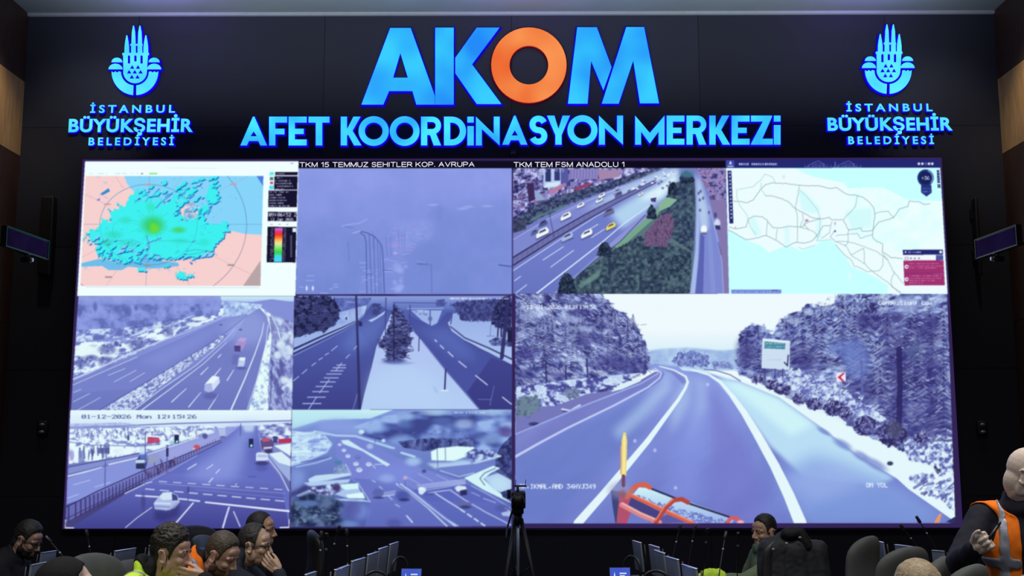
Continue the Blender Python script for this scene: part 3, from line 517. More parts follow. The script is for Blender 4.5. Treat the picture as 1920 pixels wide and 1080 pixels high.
def paint_junction(p):
    p.view((540, 545), 4.465)
    Q = [(56, 44), (1872, 44), (1876, 992), (34, 996)]
    old = p.clip; b, m = p.mask(Q); p.clip = np.zeros((p.H, p.W), np.float32); p.clip[b[1]:b[3], b[0]:b[2]] = m
    p.grad(Q, (80, 98, 190), (58, 64, 148))
    p.grad(rect(40, 44, 1876, 160), (130, 155, 232), (86, 106, 196))
    p.fill_noise([(380, 60), (700, 60), (660, 130), (430, 170)], [(72, 88, 178), (105, 128, 212)], 30, seed=61)
    p.poly([(400, 290), (430, 180), (660, 120), (640, 190), (560, 260), (300, 370), (45, 480), (45, 400)], (150, 178, 240))
    p.fill_noise([(400, 190), (660, 120), (640, 190), (560, 240), (420, 300)], [(135, 160, 235), (170, 200, 248)], 40, seed=62)
    p.fill_noise([(45, 44), (370, 44), (400, 110), (440, 180), (420, 250), (320, 340), (150, 370), (45, 400)], [(26, 28, 72), (40, 44, 100), (62, 70, 135), (46, 50, 112)], 26, seed=63, gain=1.4, rag=16)
    p.strokes([(60, 60), (340, 60), (360, 200), (60, 220)], 26, 26, 6, .2, .4, [(110, 125, 190)], .5)
    # roads
    p.poly([(40, 560), (300, 430), (560, 260), (650, 190), (700, 110), (740, 110), (860, 170), (900, 180), (720, 500), (640, 760), (600, 996), (34, 996)], (68, 80, 170))
    p.grad([(40, 560), (560, 280), (720, 500), (640, 760), (600, 996), (34, 996)], (76, 94, 188), (56, 60, 146))
    p.poly([(560, 300), (800, 170), (860, 190), (740, 420), (560, 520), (430, 480)], (92, 118, 208), .65, soft=20)
    p.poly([(1000, 200), (1100, 250), (1230, 300), (1330, 180), (1370, 180), (1340, 280), (1450, 390), (1876, 620), (1876, 992), (1600, 992), (1330, 680), (1130, 430), (1040, 300)], (66, 78, 170))
    p.poly([(1050, 300), (1200, 320), (1340, 300), (1480, 420), (1600, 600), (1400, 560), (1180, 400)], (88, 112, 205), .6, soft=20)
    p.grad([(1700, 560), (1876, 620), (1876, 992), (1600, 992), (1500, 850)], (58, 62, 150), (48, 50, 130), a=.8)
    for o, w, c in ((0, 14, (42, 46, 108)), (20, 14, (165, 190, 245)), (40, 9, (48, 52, 118)), (56, 6, (140, 165, 235))): p.line([(45, 490+o), (250, 395+o*.9), (450, 310+o*.6), (560, 258+o*.4)], w, c, .95, w*.5)
    p.line([(565, 260), (630, 210), (655, 140)], 6, (175, 200, 248), .8)
    # verge, right
    p.grad([(1350, 270), (1380, 190), (1876, 180), (1876, 620), (1600, 480), (1430, 370)], (145, 172, 240), (165, 196, 248))
    p.fill_noise([(1350, 110), (1500, 80), (1876, 60), (1876, 250), (1700, 260), (1440, 250), (1420, 180)], [(44, 48, 112), (62, 70, 142), (80, 92, 170)], 20, seed=64, gain=1.3, rag=12)
    p.fill_noise([(1700, 280), (1720, 160), (1800, 50), (1876, 60), (1876, 360), (1780, 320)], [(26, 28, 76), (42, 46, 106), (66, 74, 140)], 16, seed=65, gain=1.4, rag=14)
    p.line([(1760, 300), (1755, 385)], 12, (40, 42, 100)); p.line([(1785, 300), (1785, 385)], 12, (40, 42, 100))
    p.fill_noise([(1680, 420), (1740, 390), (1876, 420), (1876, 470), (1700, 460)], [(50, 56, 122), (120, 140, 215)], 18, seed=66, gain=1.6)
    p.line([(1350, 270), (1380, 330), (1480, 400), (1680, 500), (1876, 600)], 22, (165, 192, 246), .95, 30); p.line([(1360, 300), (1480, 395), (1680, 480), (1876, 575)], 10, (46, 50, 116), .9, 14); p.line([(1480, 425), (1680, 520), (1876, 625)], 6, (60, 66, 140), .8)
    p.line([(1375, 190), (1362, 280)], 7, (44, 48, 110)); p.line([(1790, 560), (1840, 100), (1850, 44)], 32, (48, 46, 112), .95); p.poly(rect(1838, 330, 1876, 430), (30, 30, 74))
    p.line([(1700, 280), (1692, 380)], 6, (110, 130, 205)); p.line([(1664, 380), (1730, 380)], 5, (90, 106, 186))
    # far bridge and fields
    p.line([(880, 100), (1330, 104)], 9, (70, 86, 172), .9); p.line([(1000, 150), (1300, 148)], 8, (160, 190, 245), .8); p.line([(880, 130), (1330, 132)], 14, (98, 122, 208), .7)
    p.poly([(1030, 165), (1290, 165), (1250, 270), (1200, 295), (1120, 250)], (150, 178, 242)); p.fill_noise([(1040, 160), (1170, 160), (1170, 210), (1080, 200)], [(110, 132, 212), (170, 200, 248)], 18, seed=67, gain=1.5)
    p.line([(1190, 170), (1190, 290)], 8, (62, 72, 150)); p.ell(1190, 235, 18, 20, (84, 98, 176), .8, .4); p.fill_noise([(1240, 80), (1310, 70), (1320, 130), (1240, 135)], [(60, 70, 150), (86, 102, 185)], 16, seed=68)
    p.fill_noise([(700, 130), (720, 105), (780, 110), (780, 180), (740, 215), (705, 210)], [(50, 58, 128), (78, 92, 172)], 16, seed=69); p.poly([(670, 250), (740, 220), (820, 165), (800, 200), (700, 262)], (165, 195, 248))
    p.ell(488, 232, 6, 12, (30, 32, 70)); p.line([(485, 95), (560, 98)], 6, (165, 185, 240), .8); p.poly([(590, 255), (620, 262), (620, 300), (592, 296)], (40, 44, 105))
    # snowy island
    p.grad([(860, 200), (910, 170), (1040, 330), (1130, 430), (1330, 680), (1460, 830), (1600, 996), (610, 996), (640, 860), (700, 640), (740, 470), (820, 300)], (168, 188, 248), (172, 204, 250))
    p.poly([(660, 960), (700, 700), (1000, 600), (1200, 700), (1350, 996)], (178, 212, 252), .6, soft=30)
    p.line([(1130, 430), (1330, 680), (1600, 990)], 12, (105, 118, 200), .7)
    p.ell(890, 588, 90, 22, (60, 68, 150), .9, .4); p.ell(920, 606, 120, 16, (110, 128, 210), .5, .5)
    T = [(890, 130), (930, 140), (960, 200), (1000, 260), (1030, 300), (1050, 340), (1000, 370), (1040, 400), (1040, 440), (990, 450), (1010, 490), (980, 520), (1000, 560), (950, 575), (850, 580), (810, 550), (830, 490), (760, 480), (740, 440), (810, 420), (770, 400), (840, 340), (830, 310), (870, 260), (860, 200)]
    p.fill_noise(T, [(30, 32, 80), (48, 52, 112), (72, 80, 150), (96, 106, 180)], 14, ang=.15, stretch=2.4, seed=70, gain=1.4, rag=14)
    p.strokes([(760, 400), (1040, 380), (1010, 570), (800, 570)], 46, 60, 6, .1, .4, [(40, 42, 98), (50, 54, 116)], .8); p.strokes([(880, 160), (940, 160), (1040, 330), (830, 330)], 40, 36, 8, .2, .5, [(34, 36, 88), (92, 104, 180)], .85)
    p.strokes(T, 50, 22, 4, .1, .4, [(150, 165, 225)], .45)
    p.line([(886, 120), (886, 580)], 14, (38, 40, 96), .9)
    # lamp posts, markings
    p.line([(570, 44), (582, 400), (592, 720), (598, 996)], 16, (46, 48, 112), 1, 26); p.line([(820, 60), (815, 380)], 9, (60, 66, 145), .9); p.line([(1022, 120), (1016, 400)], 7, (58, 64, 142), .9); p.line([(1098, 395), (1094, 505)], 8, (52, 58, 132)); p.line([(1320, 660), (1312, 830)], 14, (50, 54, 130)); p.ell(1310, 836, 34, 8, (205, 232, 252), .9, .4); p.line([(895, 105), (893, 150)], 6, (60, 68, 150)); p.line([(545, 990), (580, 870)], 8, (130, 150, 225), .6)
    p.line([(1000, 490), (1052, 492)], 6, (60, 66, 140)); p.ell(1235, 830, 12, 34, (150, 185, 235), .6, .5, -.5)
    wt = (165, 180, 240)
    for y, x, w in ((945, 200, 76), (892, 238, 74), (845, 272, 66), (802, 302, 68), (764, 334, 62), (730, 362, 58), (698, 385, 60), (671, 410, 50), (645, 430, 52), (623, 445, 36)): p.line([(x-w, y), (x+w, y)], 9, wt, .95)
    for a0, a1, b0, b1 in ((175, 990, 240, 890), (265, 855, 345, 745), (400, 670, 450, 605), (485, 565, 515, 535), (552, 490, 575, 465), (45, 755, 90, 718), (118, 695, 158, 660), (200, 628, 232, 604), (258, 580, 288, 562), (310, 540, 340, 522), (365, 502, 412, 464)): p.line([(a0, a1), (b0, b1)], 8, wt, .95)
    for a0, a1, b0, b1 in ((1275, 458, 1303, 485), (1340, 512, 1382, 552), (1430, 592, 1492, 642), (1570, 710, 1668, 788), (1796, 892, 1870, 950), (1230, 412, 1244, 426)): p.line([(a0, a1), (b0, b1)], 10, (190, 205, 250), .95)
    p.line([(1590, 910), (1700, 912)], 6, (120, 134, 205), .7); p.line([(1690, 960), (1725, 800)], 7, (110, 122, 195), .7)
    p.scribble(1350, 1690, 58, 16, (225, 235, 255)); p.scribble(1745, 1850, 60, 13, (215, 225, 250), .9)
    p.clip = old
def paint_crossing(p):
    p.view((115, 760), 4.364)
    Q = [(74, 40), (1884, 40), (1866, 1008), (28, 1008)]
    old = p.clip; b, m = p.mask(Q); p.clip = np.zeros((p.H, p.W), np.float32); p.clip[b[1]:b[3], b[0]:b[2]] = m
    p.grad(Q, (150, 170, 245), (62, 62, 150))
    p.grad(rect(60, 36, 1890, 175), (228, 250, 254), (205, 228, 252))
    p.line([(70, 176), (500, 168), (900, 150), (1880, 126)], 11, (108, 122, 200), .95); p.line([(70, 194), (640, 176)], 7, (130, 145, 220), .8)
    p.fill_noise([(70, 150), (500, 140), (640, 160), (70, 180)], [(190, 205, 250), (140, 155, 228)], 20, seed=71, a=.8)
    p.fill_noise([(70, 195), (700, 180), (1260, 165), (1250, 235), (1000, 290), (760, 370), (300, 450), (60, 480)], [(222, 248, 254), (236, 254, 255), (190, 215, 248), (120, 135, 210)], 24, ang=-.05, stretch=1.6, seed=72, gain=1.7)
    p.strokes([(100, 200), (680, 190), (640, 260), (100, 260)], 120, 22, 10, 1.4, .5, [(110, 120, 200), (150, 165, 230), (225, 245, 253)], .8)
    p.strokes([(700, 200), (1100, 190), (1100, 250), (850, 270)], 60, 22, 9, 1.4, .5, [(120, 132, 208), (225, 245, 253)], .7)
    p.line([(70, 300), (250, 325), (640, 335), (800, 320)], 7, (105, 118, 198), .9); p.poly([(70, 340), (640, 345), (600, 390), (70, 470)], (228, 250, 254), .9, soft=3); p.strokes([(130, 350), (400, 350), (370, 420), (140, 430)], 24, 50, 11, 1.57, .15, [(70, 78, 160), (90, 100, 180)], .8)
    p.ell(85, 410, 20, 44, (150, 140, 225), .8, .3); p.poly(rect(140, 370, 190, 470), (110, 124, 200), .8); p.poly(rect(300, 350, 395, 395), (72, 80, 160), .7)
    p.poly([(60, 510), (640, 385), (640, 410), (400, 475), (60, 560)], (125, 140, 220)); p.line([(58, 505), (640, 392)], 9, (70, 78, 156), .9); p.line([(58, 580), (330, 510)], 13, (210, 228, 253), .9); p.line([(390, 484), (640, 425)], 11, (220, 238, 254), .9); p.line([(58, 592), (330, 524)], 7, (70, 78, 156), .8)
    # left road
    p.poly([(50, 595), (400, 490), (640, 430), (900, 330), (1200, 240), (1460, 165), (1490, 170), (1300, 290), (950, 450), (600, 620), (44, 810)], (128, 144, 230))
    p.poly([(760, 380), (1200, 235), (1460, 160), (1300, 290), (1000, 420), (860, 470)], (165, 172, 235), .6, soft=12)
    for a0, a1, b0, b1 in ((100, 650, 235, 612), (275, 668, 400, 630), (50, 760, 140, 728)): p.line([(a0, a1), (b0, b1)], 7, (180, 198, 250), .8)
    p.line([(640, 425), (860, 350), (1120, 262)], 10, (205, 222, 250), .8)
    # main road
    p.poly([(1310, 290), (1470, 165), (1600, 165), (1640, 400), (1700, 470), (1860, 700), (1866, 1008), (60, 1008), (500, 740), (900, 520)], (92, 104, 205))
    p.grad([(60, 1008), (500, 740), (900, 560), (1400, 560), (1800, 640), (1866, 1008)], (100, 112, 212), (56, 56, 146), a=.9)
    p.poly([(1380, 280), (1480, 165), (1600, 170), (1520, 360), (1440, 600), (1250, 640), (1000, 580)], (138, 158, 240), .7, soft=24); p.poly([(1500, 300), (1600, 280), (1620, 460), (1540, 480)], (88, 98, 195), .6, soft=12)
    p.poly([(1470, 150), (1590, 145), (1570, 215), (1500, 215)], (195, 222, 250), .8, soft=5)
    # fence and kerb
    p.poly([(44, 830), (300, 700), (640, 545), (900, 450), (1320, 275), (1320, 295), (960, 470), (640, 640), (300, 810), (60, 960), (36, 960)], (105, 108, 195), .75)
    p.poly([(36, 960), (300, 810), (640, 640), (700, 640), (500, 740), (60, 1008), (30, 1008)], (66, 62, 132))
    p.line([(44, 830), (300, 700), (640, 548), (950, 428), (1310, 280)], 9, (44, 42, 110), .95, 5); p.line([(36, 930), (300, 800), (640, 625), (950, 480), (1310, 300)], 8, (58, 50, 116), .9, 5)
    for i in range(46):
        t = (i/45)**.8; x = 60+t*1200; y = 822-t*545+12*math.sin(t*3); h = 110*(1-t)+18
        p.line([(x, y), (x, y+h)], 9*(1-t)+3, (48, 46, 116), .9)
    p.line([(520, 722), (690, 640), (740, 625)], 9, (205, 218, 252), .9); p.line([(740, 612), (900, 530), (1110, 410)], 8, (150, 160, 230), .8); p.strokes([(640, 500), (960, 440), (960, 500), (700, 600)], 30, 40, 7, 1.45, .3, [(62, 40, 92), (120, 90, 140)], .8)
    # markings
    wt = (212, 222, 254)
    for i in range(9): x = 800+i*118; p.line([(x, 622+i*8), (x+62, 626+i*8)], 7, wt, .9)
    for i in range(10): x = 690+i*118; p.line([(x, 684+i*10.5), (x+70, 690+i*10.5)], 9, wt, .9)
    p.line([(800, 640), (1830, 720)], 5, (165, 180, 245), .6); p.line([(1100, 690), (1830, 760)], 4, (165, 180, 245), .5)
    p.line([(610, 738), (800, 750), (1020, 770), (1130, 784)], 13, wt, .95); p.line([(1180, 793), (1450, 822), (1660, 845), (1866, 866)], 13, (222, 230, 255), 1, 17)
    for q, w in (([(940, 960), (1000, 890), (1078, 800)], 13), ([(1322, 1000), (1345, 920), (1372, 835)], 15), ([(1462, 990), (1410, 870)], 9), ([(525, 1000), (620, 920), (740, 835)], 7), ([(1035, 522), (1104, 480)], 9), ([(1190, 520), (1240, 485)], 7), ([(1208, 630), (1240, 595)], 9), ([(1265, 555), (1295, 525)], 8), ([(1425, 655), (1435, 640)], 6)): p.line(q, w, wt, .92)
    p.line([(1690, 430), (1790, 560), (1860, 700)], 10, (195, 212, 252), .9)
    p.poly([(1690, 400), (1800, 385), (1884, 480), (1884, 640), (1780, 520)], (150, 172, 232)); p.poly([(1700, 395), (1800, 380), (1884, 450), (1884, 500), (1780, 470)], (212, 238, 252)); p.poly([(1740, 330), (1884, 310), (1884, 420)], (222, 244, 253))
    p.fill_noise([(1600, 165), (1884, 140), (1884, 300), (1700, 290), (1620, 260)], [(95, 105, 190), (150, 165, 232), (225, 244, 253)], 26, ang=0, stretch=2, seed=75, gain=1.6)
    # vehicles and lights
    p.poly([(755, 800), (800, 745), (830, 712), (900, 708), (950, 735), (970, 790), (930, 840), (860, 862), (765, 848)], (168, 188, 238)); p.poly([(800, 752), (835, 715), (900, 712), (905, 770), (830, 775)], (205, 228, 250)); p.poly([(905, 720), (945, 738), (955, 775), (908, 780)], (62, 66, 140)); p.line([(770, 800), (890, 805)], 12, (210, 228, 250), .9); p.line([(765, 825), (885, 832)], 8, (110, 122, 205), .9); p.line([(775, 848), (890, 852)], 10, (195, 212, 250), .8); p.poly([(760, 855), (880, 868), (970, 800), (960, 900), (820, 960), (760, 930)], (44, 42, 118), .65, soft=8); p.ell(670, 790, 18, 70, (60, 58, 140), .6, .5)
    p.poly([(1592, 395), (1610, 384), (1670, 384), (1690, 398), (1690, 452), (1594, 455)], (205, 220, 248)); p.line([(1610, 415), (1675, 415)], 20, (170, 190, 235)); p.ell(1640, 475, 52, 18, (50, 48, 112), .8, .4); p.ell(1640, 510, 48, 30, (70, 76, 165), .5, .5)
    p.poly([(1630, 290), (1660, 266), (1720, 275), (1740, 320), (1725, 372), (1640, 360)], (95, 72, 140)); p.poly([(1640, 275), (1700, 262), (1710, 290), (1650, 300)], (200, 80, 110)); p.line([(1660, 350), (1720, 345)], 14, (205, 215, 245)); p.poly([(1690, 235), (1800, 245), (1800, 262), (1700, 258)], (215, 235, 250)); p.ell(1695, 378, 36, 14, (40, 34, 88), .8, .4)
    p.poly([(1775, 275), (1880, 270), (1880, 306), (1778, 312)], (200, 40, 92)); p.poly(rect(1732, 254, 1770, 308), (62, 66, 140)); p.poly([(704, 258), (800, 264), (806, 305), (706, 312)], (190, 48, 100)); p.scribble(715, 795, 275, 10, (230, 170, 200), .7); p.scribble(715, 795, 292, 8, (230, 170, 200), .6)
    p.ell(1108, 342, 26, 20, (215, 70, 90), .95, .3); p.ell(1085, 355, 10, 8, (240, 190, 190), .9, .4)
    p.poly([(1278, 172), (1340, 168), (1345, 232), (1330, 270), (1300, 268)], (170, 188, 240)); p.ell(1320, 262, 24, 12, (80, 86, 165), .8, .4); p.line([(1280, 178), (1340, 176)], 10, (225, 240, 254)); p.ell(1176, 252, 22, 22, (72, 76, 155), .9, .3)
    p.poly([(612, 450), (640, 410), (690, 410), (712, 440), (690, 520), (620, 520)], (62, 70, 150)); p.poly([(640, 415), (700, 400), (715, 432), (650, 440)], (70, 110, 215)); p.line([(620, 460), (680, 458)], 26, (190, 215, 235)); p.poly(rect(610, 480, 690, 520), (40, 52, 100)); p.poly(rect(640, 345, 690, 400), (195, 225, 250), .8)
    p.ell(745, 440, 50, 40, (150, 160, 190), .7, .5)
    for x, y0, y1, w in ((688, 215, 640, 7), (868, 330, 500, 9), (360, 460, 660, 8), (1108, 190, 260, 5), (1885, 105, 420, 6), (1468, 150, 250, 6), (1040, 670, 790, 8)): p.line([(x, y0), (x-4, y1)], w, (76, 82, 166), .9)
    p.poly(rect(858, 350, 878, 420), (48, 48, 104)); p.poly(rect(1030, 665, 1048, 715), (70, 72, 150))
    for x, y in ((944, 268), (1553, 300)): p.poly(rect(x-18, y-28, x+18, y+44), (34, 40, 92)); p.ell(x+2, y+30, 10, 10, (150, 255, 240), 1, .3)
    p.ell(548, 265, 10, 26, (60, 66, 140), .9); p.ell(1040, 285, 20, 10, (150, 190, 200), .8, .4); p.ell(905, 305, 26, 12, (120, 200, 190), .6, .5); p.line([(1530, 585), (1590, 585)], 7, (70, 70, 150), .7)
    # corner marks and date
    for q in ([(32, 938), (28, 1002), (100, 1004)], [(1866, 935), (1864, 998), (1790, 1000)]): p.line(q, 10, (225, 228, 255))
    p.text(165, 76, '01-12-2026 Mon 12:15:26', 4.7, (84, 92, 165), 1, 6.85)
    p.clip = old
def paint_square(p):
    p.view((535, 760), 4.414)
    Q = [(54, 36), (1874, 34), (1872, 1002), (38, 1008)]
    old = p.clip; b, m = p.mask(Q); p.clip = np.zeros((p.H, p.W), np.float32); p.clip[b[1]:b[3], b[0]:b[2]] = m
    p.grad(Q, (120, 150, 235), (74, 88, 175))
    p.grad([(40, 34), (900, 34), (700, 110), (300, 120), (40, 200)], (195, 245, 248), (150, 195, 242)); p.poly([(40, 34), (640, 34), (560, 90), (250, 130), (40, 190)], (180, 235, 246), .8, soft=12)
    p.poly([(250, 150), (420, 118), (560, 130), (700, 180), (600, 250), (300, 220)], (128, 155, 235), .9, soft=10)
    p.fill_noise([(560, 180), (800, 90), (1100, 50), (1872, 50), (1872, 520), (1500, 330), (1200, 380), (950, 330), (640, 250)], [(56, 68, 150), (76, 100, 188), (110, 140, 220), (145, 180, 242)], 110, ang=.1, stretch=1.8, seed=81, gain=1.4, octv=3)
    for x, y, rx, ry, c in ((1480, 155, 80, 40, (165, 195, 250)), (1000, 90, 80, 30, (150, 190, 242)), (740, 190, 90, 36, (140, 175, 240)), (960, 280, 80, 40, (120, 160, 228)), (1700, 280, 90, 40, (130, 170, 235)), (1240, 60, 120, 24, (170, 215, 246)), (1700, 60, 150, 26, (165, 205, 245)), (1000, 160, 60, 40, (70, 100, 180)), (1300, 130, 80, 30, (80, 110, 190)), (1820, 210, 60, 40, (70, 60, 145))): p.ell(x, y, rx, ry, c, .7, .6)
    p.fill_noise([(930, 300), (1200, 270), (1550, 280), (1560, 340), (1250, 360), (1150, 380), (980, 350)], [(38, 46, 110), (62, 76, 150), (90, 105, 180)], 30, seed=82, gain=1.4)
    p.strokes([(1050, 220), (1500, 200), (1520, 320), (1050, 340)], 40, 16, 6, .1, .8, [(150, 175, 235), (40, 50, 120)], .6)
    p.fill_noise([(1740, 420), (1790, 330), (1872, 250), (1872, 620), (1780, 590), (1740, 540)], [(30, 36, 92), (52, 60, 130), (75, 88, 165)], 26, seed=83, gain=1.4)
    # snowy lots
    p.poly([(1205, 385), (1260, 355), (1420, 338), (1560, 345), (1580, 390), (1480, 430), (1400, 460), (1210, 455)], (218, 252, 252)); p.fill_noise([(1480, 400), (1560, 360), (1720, 380), (1780, 420), (1600, 470), (1490, 440)], [(60, 66, 150), (110, 130, 210), (195, 225, 250)], 22, seed=84, gain=1.6); p.line([(1560, 480), (1780, 420)], 18, (190, 225, 250), .8)
    p.poly([(1170, 480), (1400, 470), (1530, 460), (1540, 500), (1240, 525)], (190, 225, 250), .8, soft=4); p.ell(1460, 490, 80, 40, (165, 205, 246), .8, .5)
    p.poly([(1240, 520), (1600, 480), (1740, 490), (1560, 560), (1500, 590), (1380, 560)], (105, 125, 215))
    p.poly([(1480, 600), (1580, 560), (1720, 500), (1780, 520), (1700, 560), (1640, 610), (1740, 700), (1872, 790), (1872, 810), (1640, 700), (1540, 640)], (205, 245, 250)); p.line([(1740, 520), (1650, 560), (1610, 605), (1650, 660)], 8, (60, 80, 150), .8); p.poly([(1640, 600), (1760, 560), (1872, 620), (1872, 760), (1740, 700)], (170, 205, 246)); p.ell(1770, 650, 80, 60, (185, 225, 250), .8, .6)
    p.fill_noise([(1780, 720), (1872, 690), (1872, 800), (1800, 760)], [(36, 42, 100), (60, 70, 140)], 20, seed=85)
    # roads left and centre
    p.poly([(420, 270), (580, 255), (900, 420), (1130, 520), (1500, 640), (1872, 830), (1872, 1002), (1400, 1002), (950, 640), (720, 800), (640, 700), (540, 600), (420, 420)], (112, 128, 222)); p.poly([(560, 600), (960, 640), (1180, 760), (1420, 1002), (660, 1002), (700, 800)], (98, 114, 210))
    p.poly([(1050, 700), (1500, 650), (1872, 830), (1872, 1002), (1440, 1002)], (84, 98, 198)); p.grad([(660, 800), (1872, 800), (1872, 1002), (560, 1002)], (92, 108, 205), (78, 92, 186), a=.5)
    p.poly([(740, 520), (1000, 480), (1150, 560), (900, 660), (700, 600)], (120, 140, 235), .6, soft=14)
    p.fill_noise([(40, 210), (330, 240), (390, 330), (330, 400), (40, 500)], [(125, 150, 232), (150, 185, 245), (205, 240, 252), (170, 205, 248)], 30, ang=-.05, stretch=3, seed=86, gain=1.6)
    p.line([(240, 215), (420, 250), (580, 255), (900, 355)], 16, (185, 225, 250), .8); p.line([(50, 240), (240, 225)], 18, (190, 230, 250), .8); p.line([(60, 385), (210, 380)], 20, (205, 245, 250), .9); p.line([(330, 260), (385, 320), (340, 390), (180, 460), (50, 500)], 13, (165, 200, 248), .9); p.line([(380, 435), (260, 475), (90, 510)], 14, (150, 185, 245), .9); p.line([(130, 470), (360, 430)], 8, (70, 85, 170), .8)
    p.poly([(460, 290), (520, 285), (620, 350), (870, 490), (840, 505), (640, 380), (480, 320)], (195, 235, 250)); p.line([(600, 262), (740, 310), (880, 355)], 12, (165, 205, 248), .9); p.line([(960, 392), (1070, 425)], 18, (185, 225, 250), .9)
    p.ell(1060, 465, 60, 34, (165, 205, 248), .8, .6); p.ell(840, 605, 60, 34, (150, 180, 250), .6, .6); p.ell(700, 340, 26, 22, (170, 200, 245), .8, .5)
    p.poly([(190, 610), (250, 580), (530, 555), (540, 580), (350, 620), (200, 640)], (185, 220, 250)); p.poly([(150, 640), (540, 610), (520, 640), (200, 670)], (170, 205, 248)); p.poly([(90, 745), (200, 700), (420, 650), (600, 645), (610, 690), (660, 770), (520, 770), (420, 740), (300, 730), (100, 755)], (165, 195, 245)); p.poly([(440, 660), (600, 645), (610, 690), (500, 700)], (205, 248, 250)); p.poly([(500, 740), (640, 720), (660, 770), (520, 768)], (215, 252, 250)); p.poly([(400, 770), (640, 778), (720, 800), (460, 790)], (170, 205, 248), .9)
    p.fill_noise([(200, 680), (400, 650), (480, 700), (380, 750), (220, 730)], [(70, 60, 130), (130, 150, 220), (195, 225, 250)], 20, seed=87, gain=1.7); p.ell(425, 680, 32, 34, (60, 46, 110), .9, .4)
    p.fill_noise([(400, 520), (500, 480), (530, 560), (400, 570)], [(95, 110, 205), (150, 180, 235), (90, 130, 160)], 16, seed=88, gain=1.5)
    p.poly([(44, 720), (150, 660), (220, 680), (120, 730), (44, 760)], (52, 50, 120), .9, soft=4); p.poly([(40, 520), (160, 540), (160, 640), (50, 720)], (120, 150, 228), .9, soft=12)
    p.fill_noise([(38, 1008), (44, 790), (200, 720), (400, 760), (480, 820), (440, 930), (560, 1008)], [(28, 40, 84), (46, 62, 112), (60, 84, 130), (84, 110, 160)], 60, seed=89, gain=1.5, soft=6); p.ell(190, 812, 90, 26, (86, 120, 190), .9, .5)
    p.strokes([(60, 830), (460, 870), (440, 960), (60, 980)], 70, 22, 6, 0, .5, [(140, 175, 205), (110, 150, 175), (30, 50, 70)], .7)
    p.ell(620, 880, 70, 60, (110, 140, 225), .7, .6); p.ell(520, 985, 80, 30, (100, 140, 215), .8, .6); p.ell(560, 860, 60, 60, (78, 78, 170), .6, .6); p.ell(900, 980, 60, 40, (70, 76, 168), .6, .6)
    # markings
    wt = (205, 225, 255)
    for o in (0, 34): p.line([(920+o, 650), (1010+o, 715), (1190+o, 860), (1340+o*2, 1002)], 13, (190, 215, 252), .95, 12)
    p.line([(940, 660), (1180, 862), (1300, 985)], 8, (95, 105, 185), .8); p.line([(1190, 830), (1310, 930), (1430, 1000)], 11, (165, 195, 246), .9)
    p.line([(1240, 728), (1330, 785), (1450, 860)], 10, wt, .95)
    for i in range(4): x = 1452+i*56; p.line([(x, 862+i*38), (x+32, 884+i*38)], 13, wt, .95)
    p.line([(1370, 705), (1480, 780), (1660, 885), (1866, 990)], 8, wt, .9); p.line([(1540, 665), (1700, 750), (1866, 850)], 7, (165, 190, 246), .9); p.line([(1540, 720), (1610, 752)], 6, wt, .7); p.line([(1640, 770), (1740, 805)], 7, wt, .7); p.line([(1815, 850), (1850, 868)], 9, wt, .9)
    for i in range(4): p.line([(1090+i*12, 664+i*15), (1490, 612+i*12)], 6, wt, .8)
    for i in range(3): p.line([(790, 728+i*13), (910, 708+i*14)], 6, (180, 205, 250), .8)
    p.line([(1180, 724), (1370, 700)], 7, wt, .9); p.line([(800, 752), (900, 740)], 8, wt, .8); p.line([(1000, 590), (1110, 650)], 6, (165, 190, 248), .8); p.line([(1100, 565), (1220, 628)], 6, (165, 190, 248), .8); p.line([(1250, 575), (1350, 625)], 5, (165, 190, 248), .8)
    for q in ([(850, 748), (884, 780)], [(780, 672), (802, 694)], [(720, 622), (745, 635)], [(1002, 912), (1050, 970)], [(910, 820), (945, 838)], [(500, 490), (545, 575)], [(600, 640), (700, 800)], [(740, 490), (830, 485)], [(720, 495), (745, 520)], [(1280, 540), (1440, 590), (1560, 560)]): p.line(q, 8, wt, .75)
    p.line([(1004, 914), (1052, 968)], 11, wt, .9)
    for x0, y0, x1, y1 in ((1256, 360, 1262, 510), (1322, 290, 1326, 460), (740, 255, 742, 310), (992, 600, 990, 670)): p.line([(x0, y0), (x1, y1)], 6, (80, 96, 175), .9)
    # cars
    for x, y, w in ((612, 535, 50), (518, 420, 40), (485, 372, 36), (585, 485, 44), (690, 488, 46), (450, 325, 30), (600, 430, 44)): p.ell(x, y, w*.5, w*.36, (215, 235, 255) if x != 600 else (88, 102, 185), .95, .3); p.ell(x, y-3, w*.32, w*.12, (130, 150, 225), .8, .4)
    p.poly([(1098, 690), (1115, 676), (1160, 682), (1166, 706), (1130, 742), (1105, 730)], (205, 230, 250)); p.ell(1130, 690, 22, 10, (230, 252, 252), .9, .3); p.ell(1190, 735, 40, 14, (70, 82, 170), .6, .5)
    p.poly([(1400, 680), (1430, 665), (1490, 670), (1503, 692), (1480, 718), (1420, 712)], (212, 230, 248)); p.poly([(1445, 705), (1500, 695), (1505, 740), (1450, 748)], (40, 44, 100)); p.poly([(1420, 800), (1480, 790), (1545, 810), (1520, 850), (1440, 842)], (92, 102, 180)); p.ell(1490, 842, 46, 14, (46, 50, 120), .8, .4)
    p.ell(970, 752, 55, 44, (60, 76, 172), .8, .5); p.ell(985, 782, 44, 12, (40, 46, 110), .8, .4); p.poly([(720, 725), (740, 690), (800, 695), (818, 730), (800, 755), (735, 752)], (84, 98, 180), .9); p.ell(770, 764, 44, 10, (48, 54, 130), .8, .4); p.ell(1148, 545, 18, 14, (62, 66, 145), .9, .4); p.poly([(1785, 890), (1850, 870), (1872, 880), (1872, 920), (1800, 915)], (165, 190, 240)); p.ell(1800, 850, 60, 30, (72, 78, 165), .6, .5)
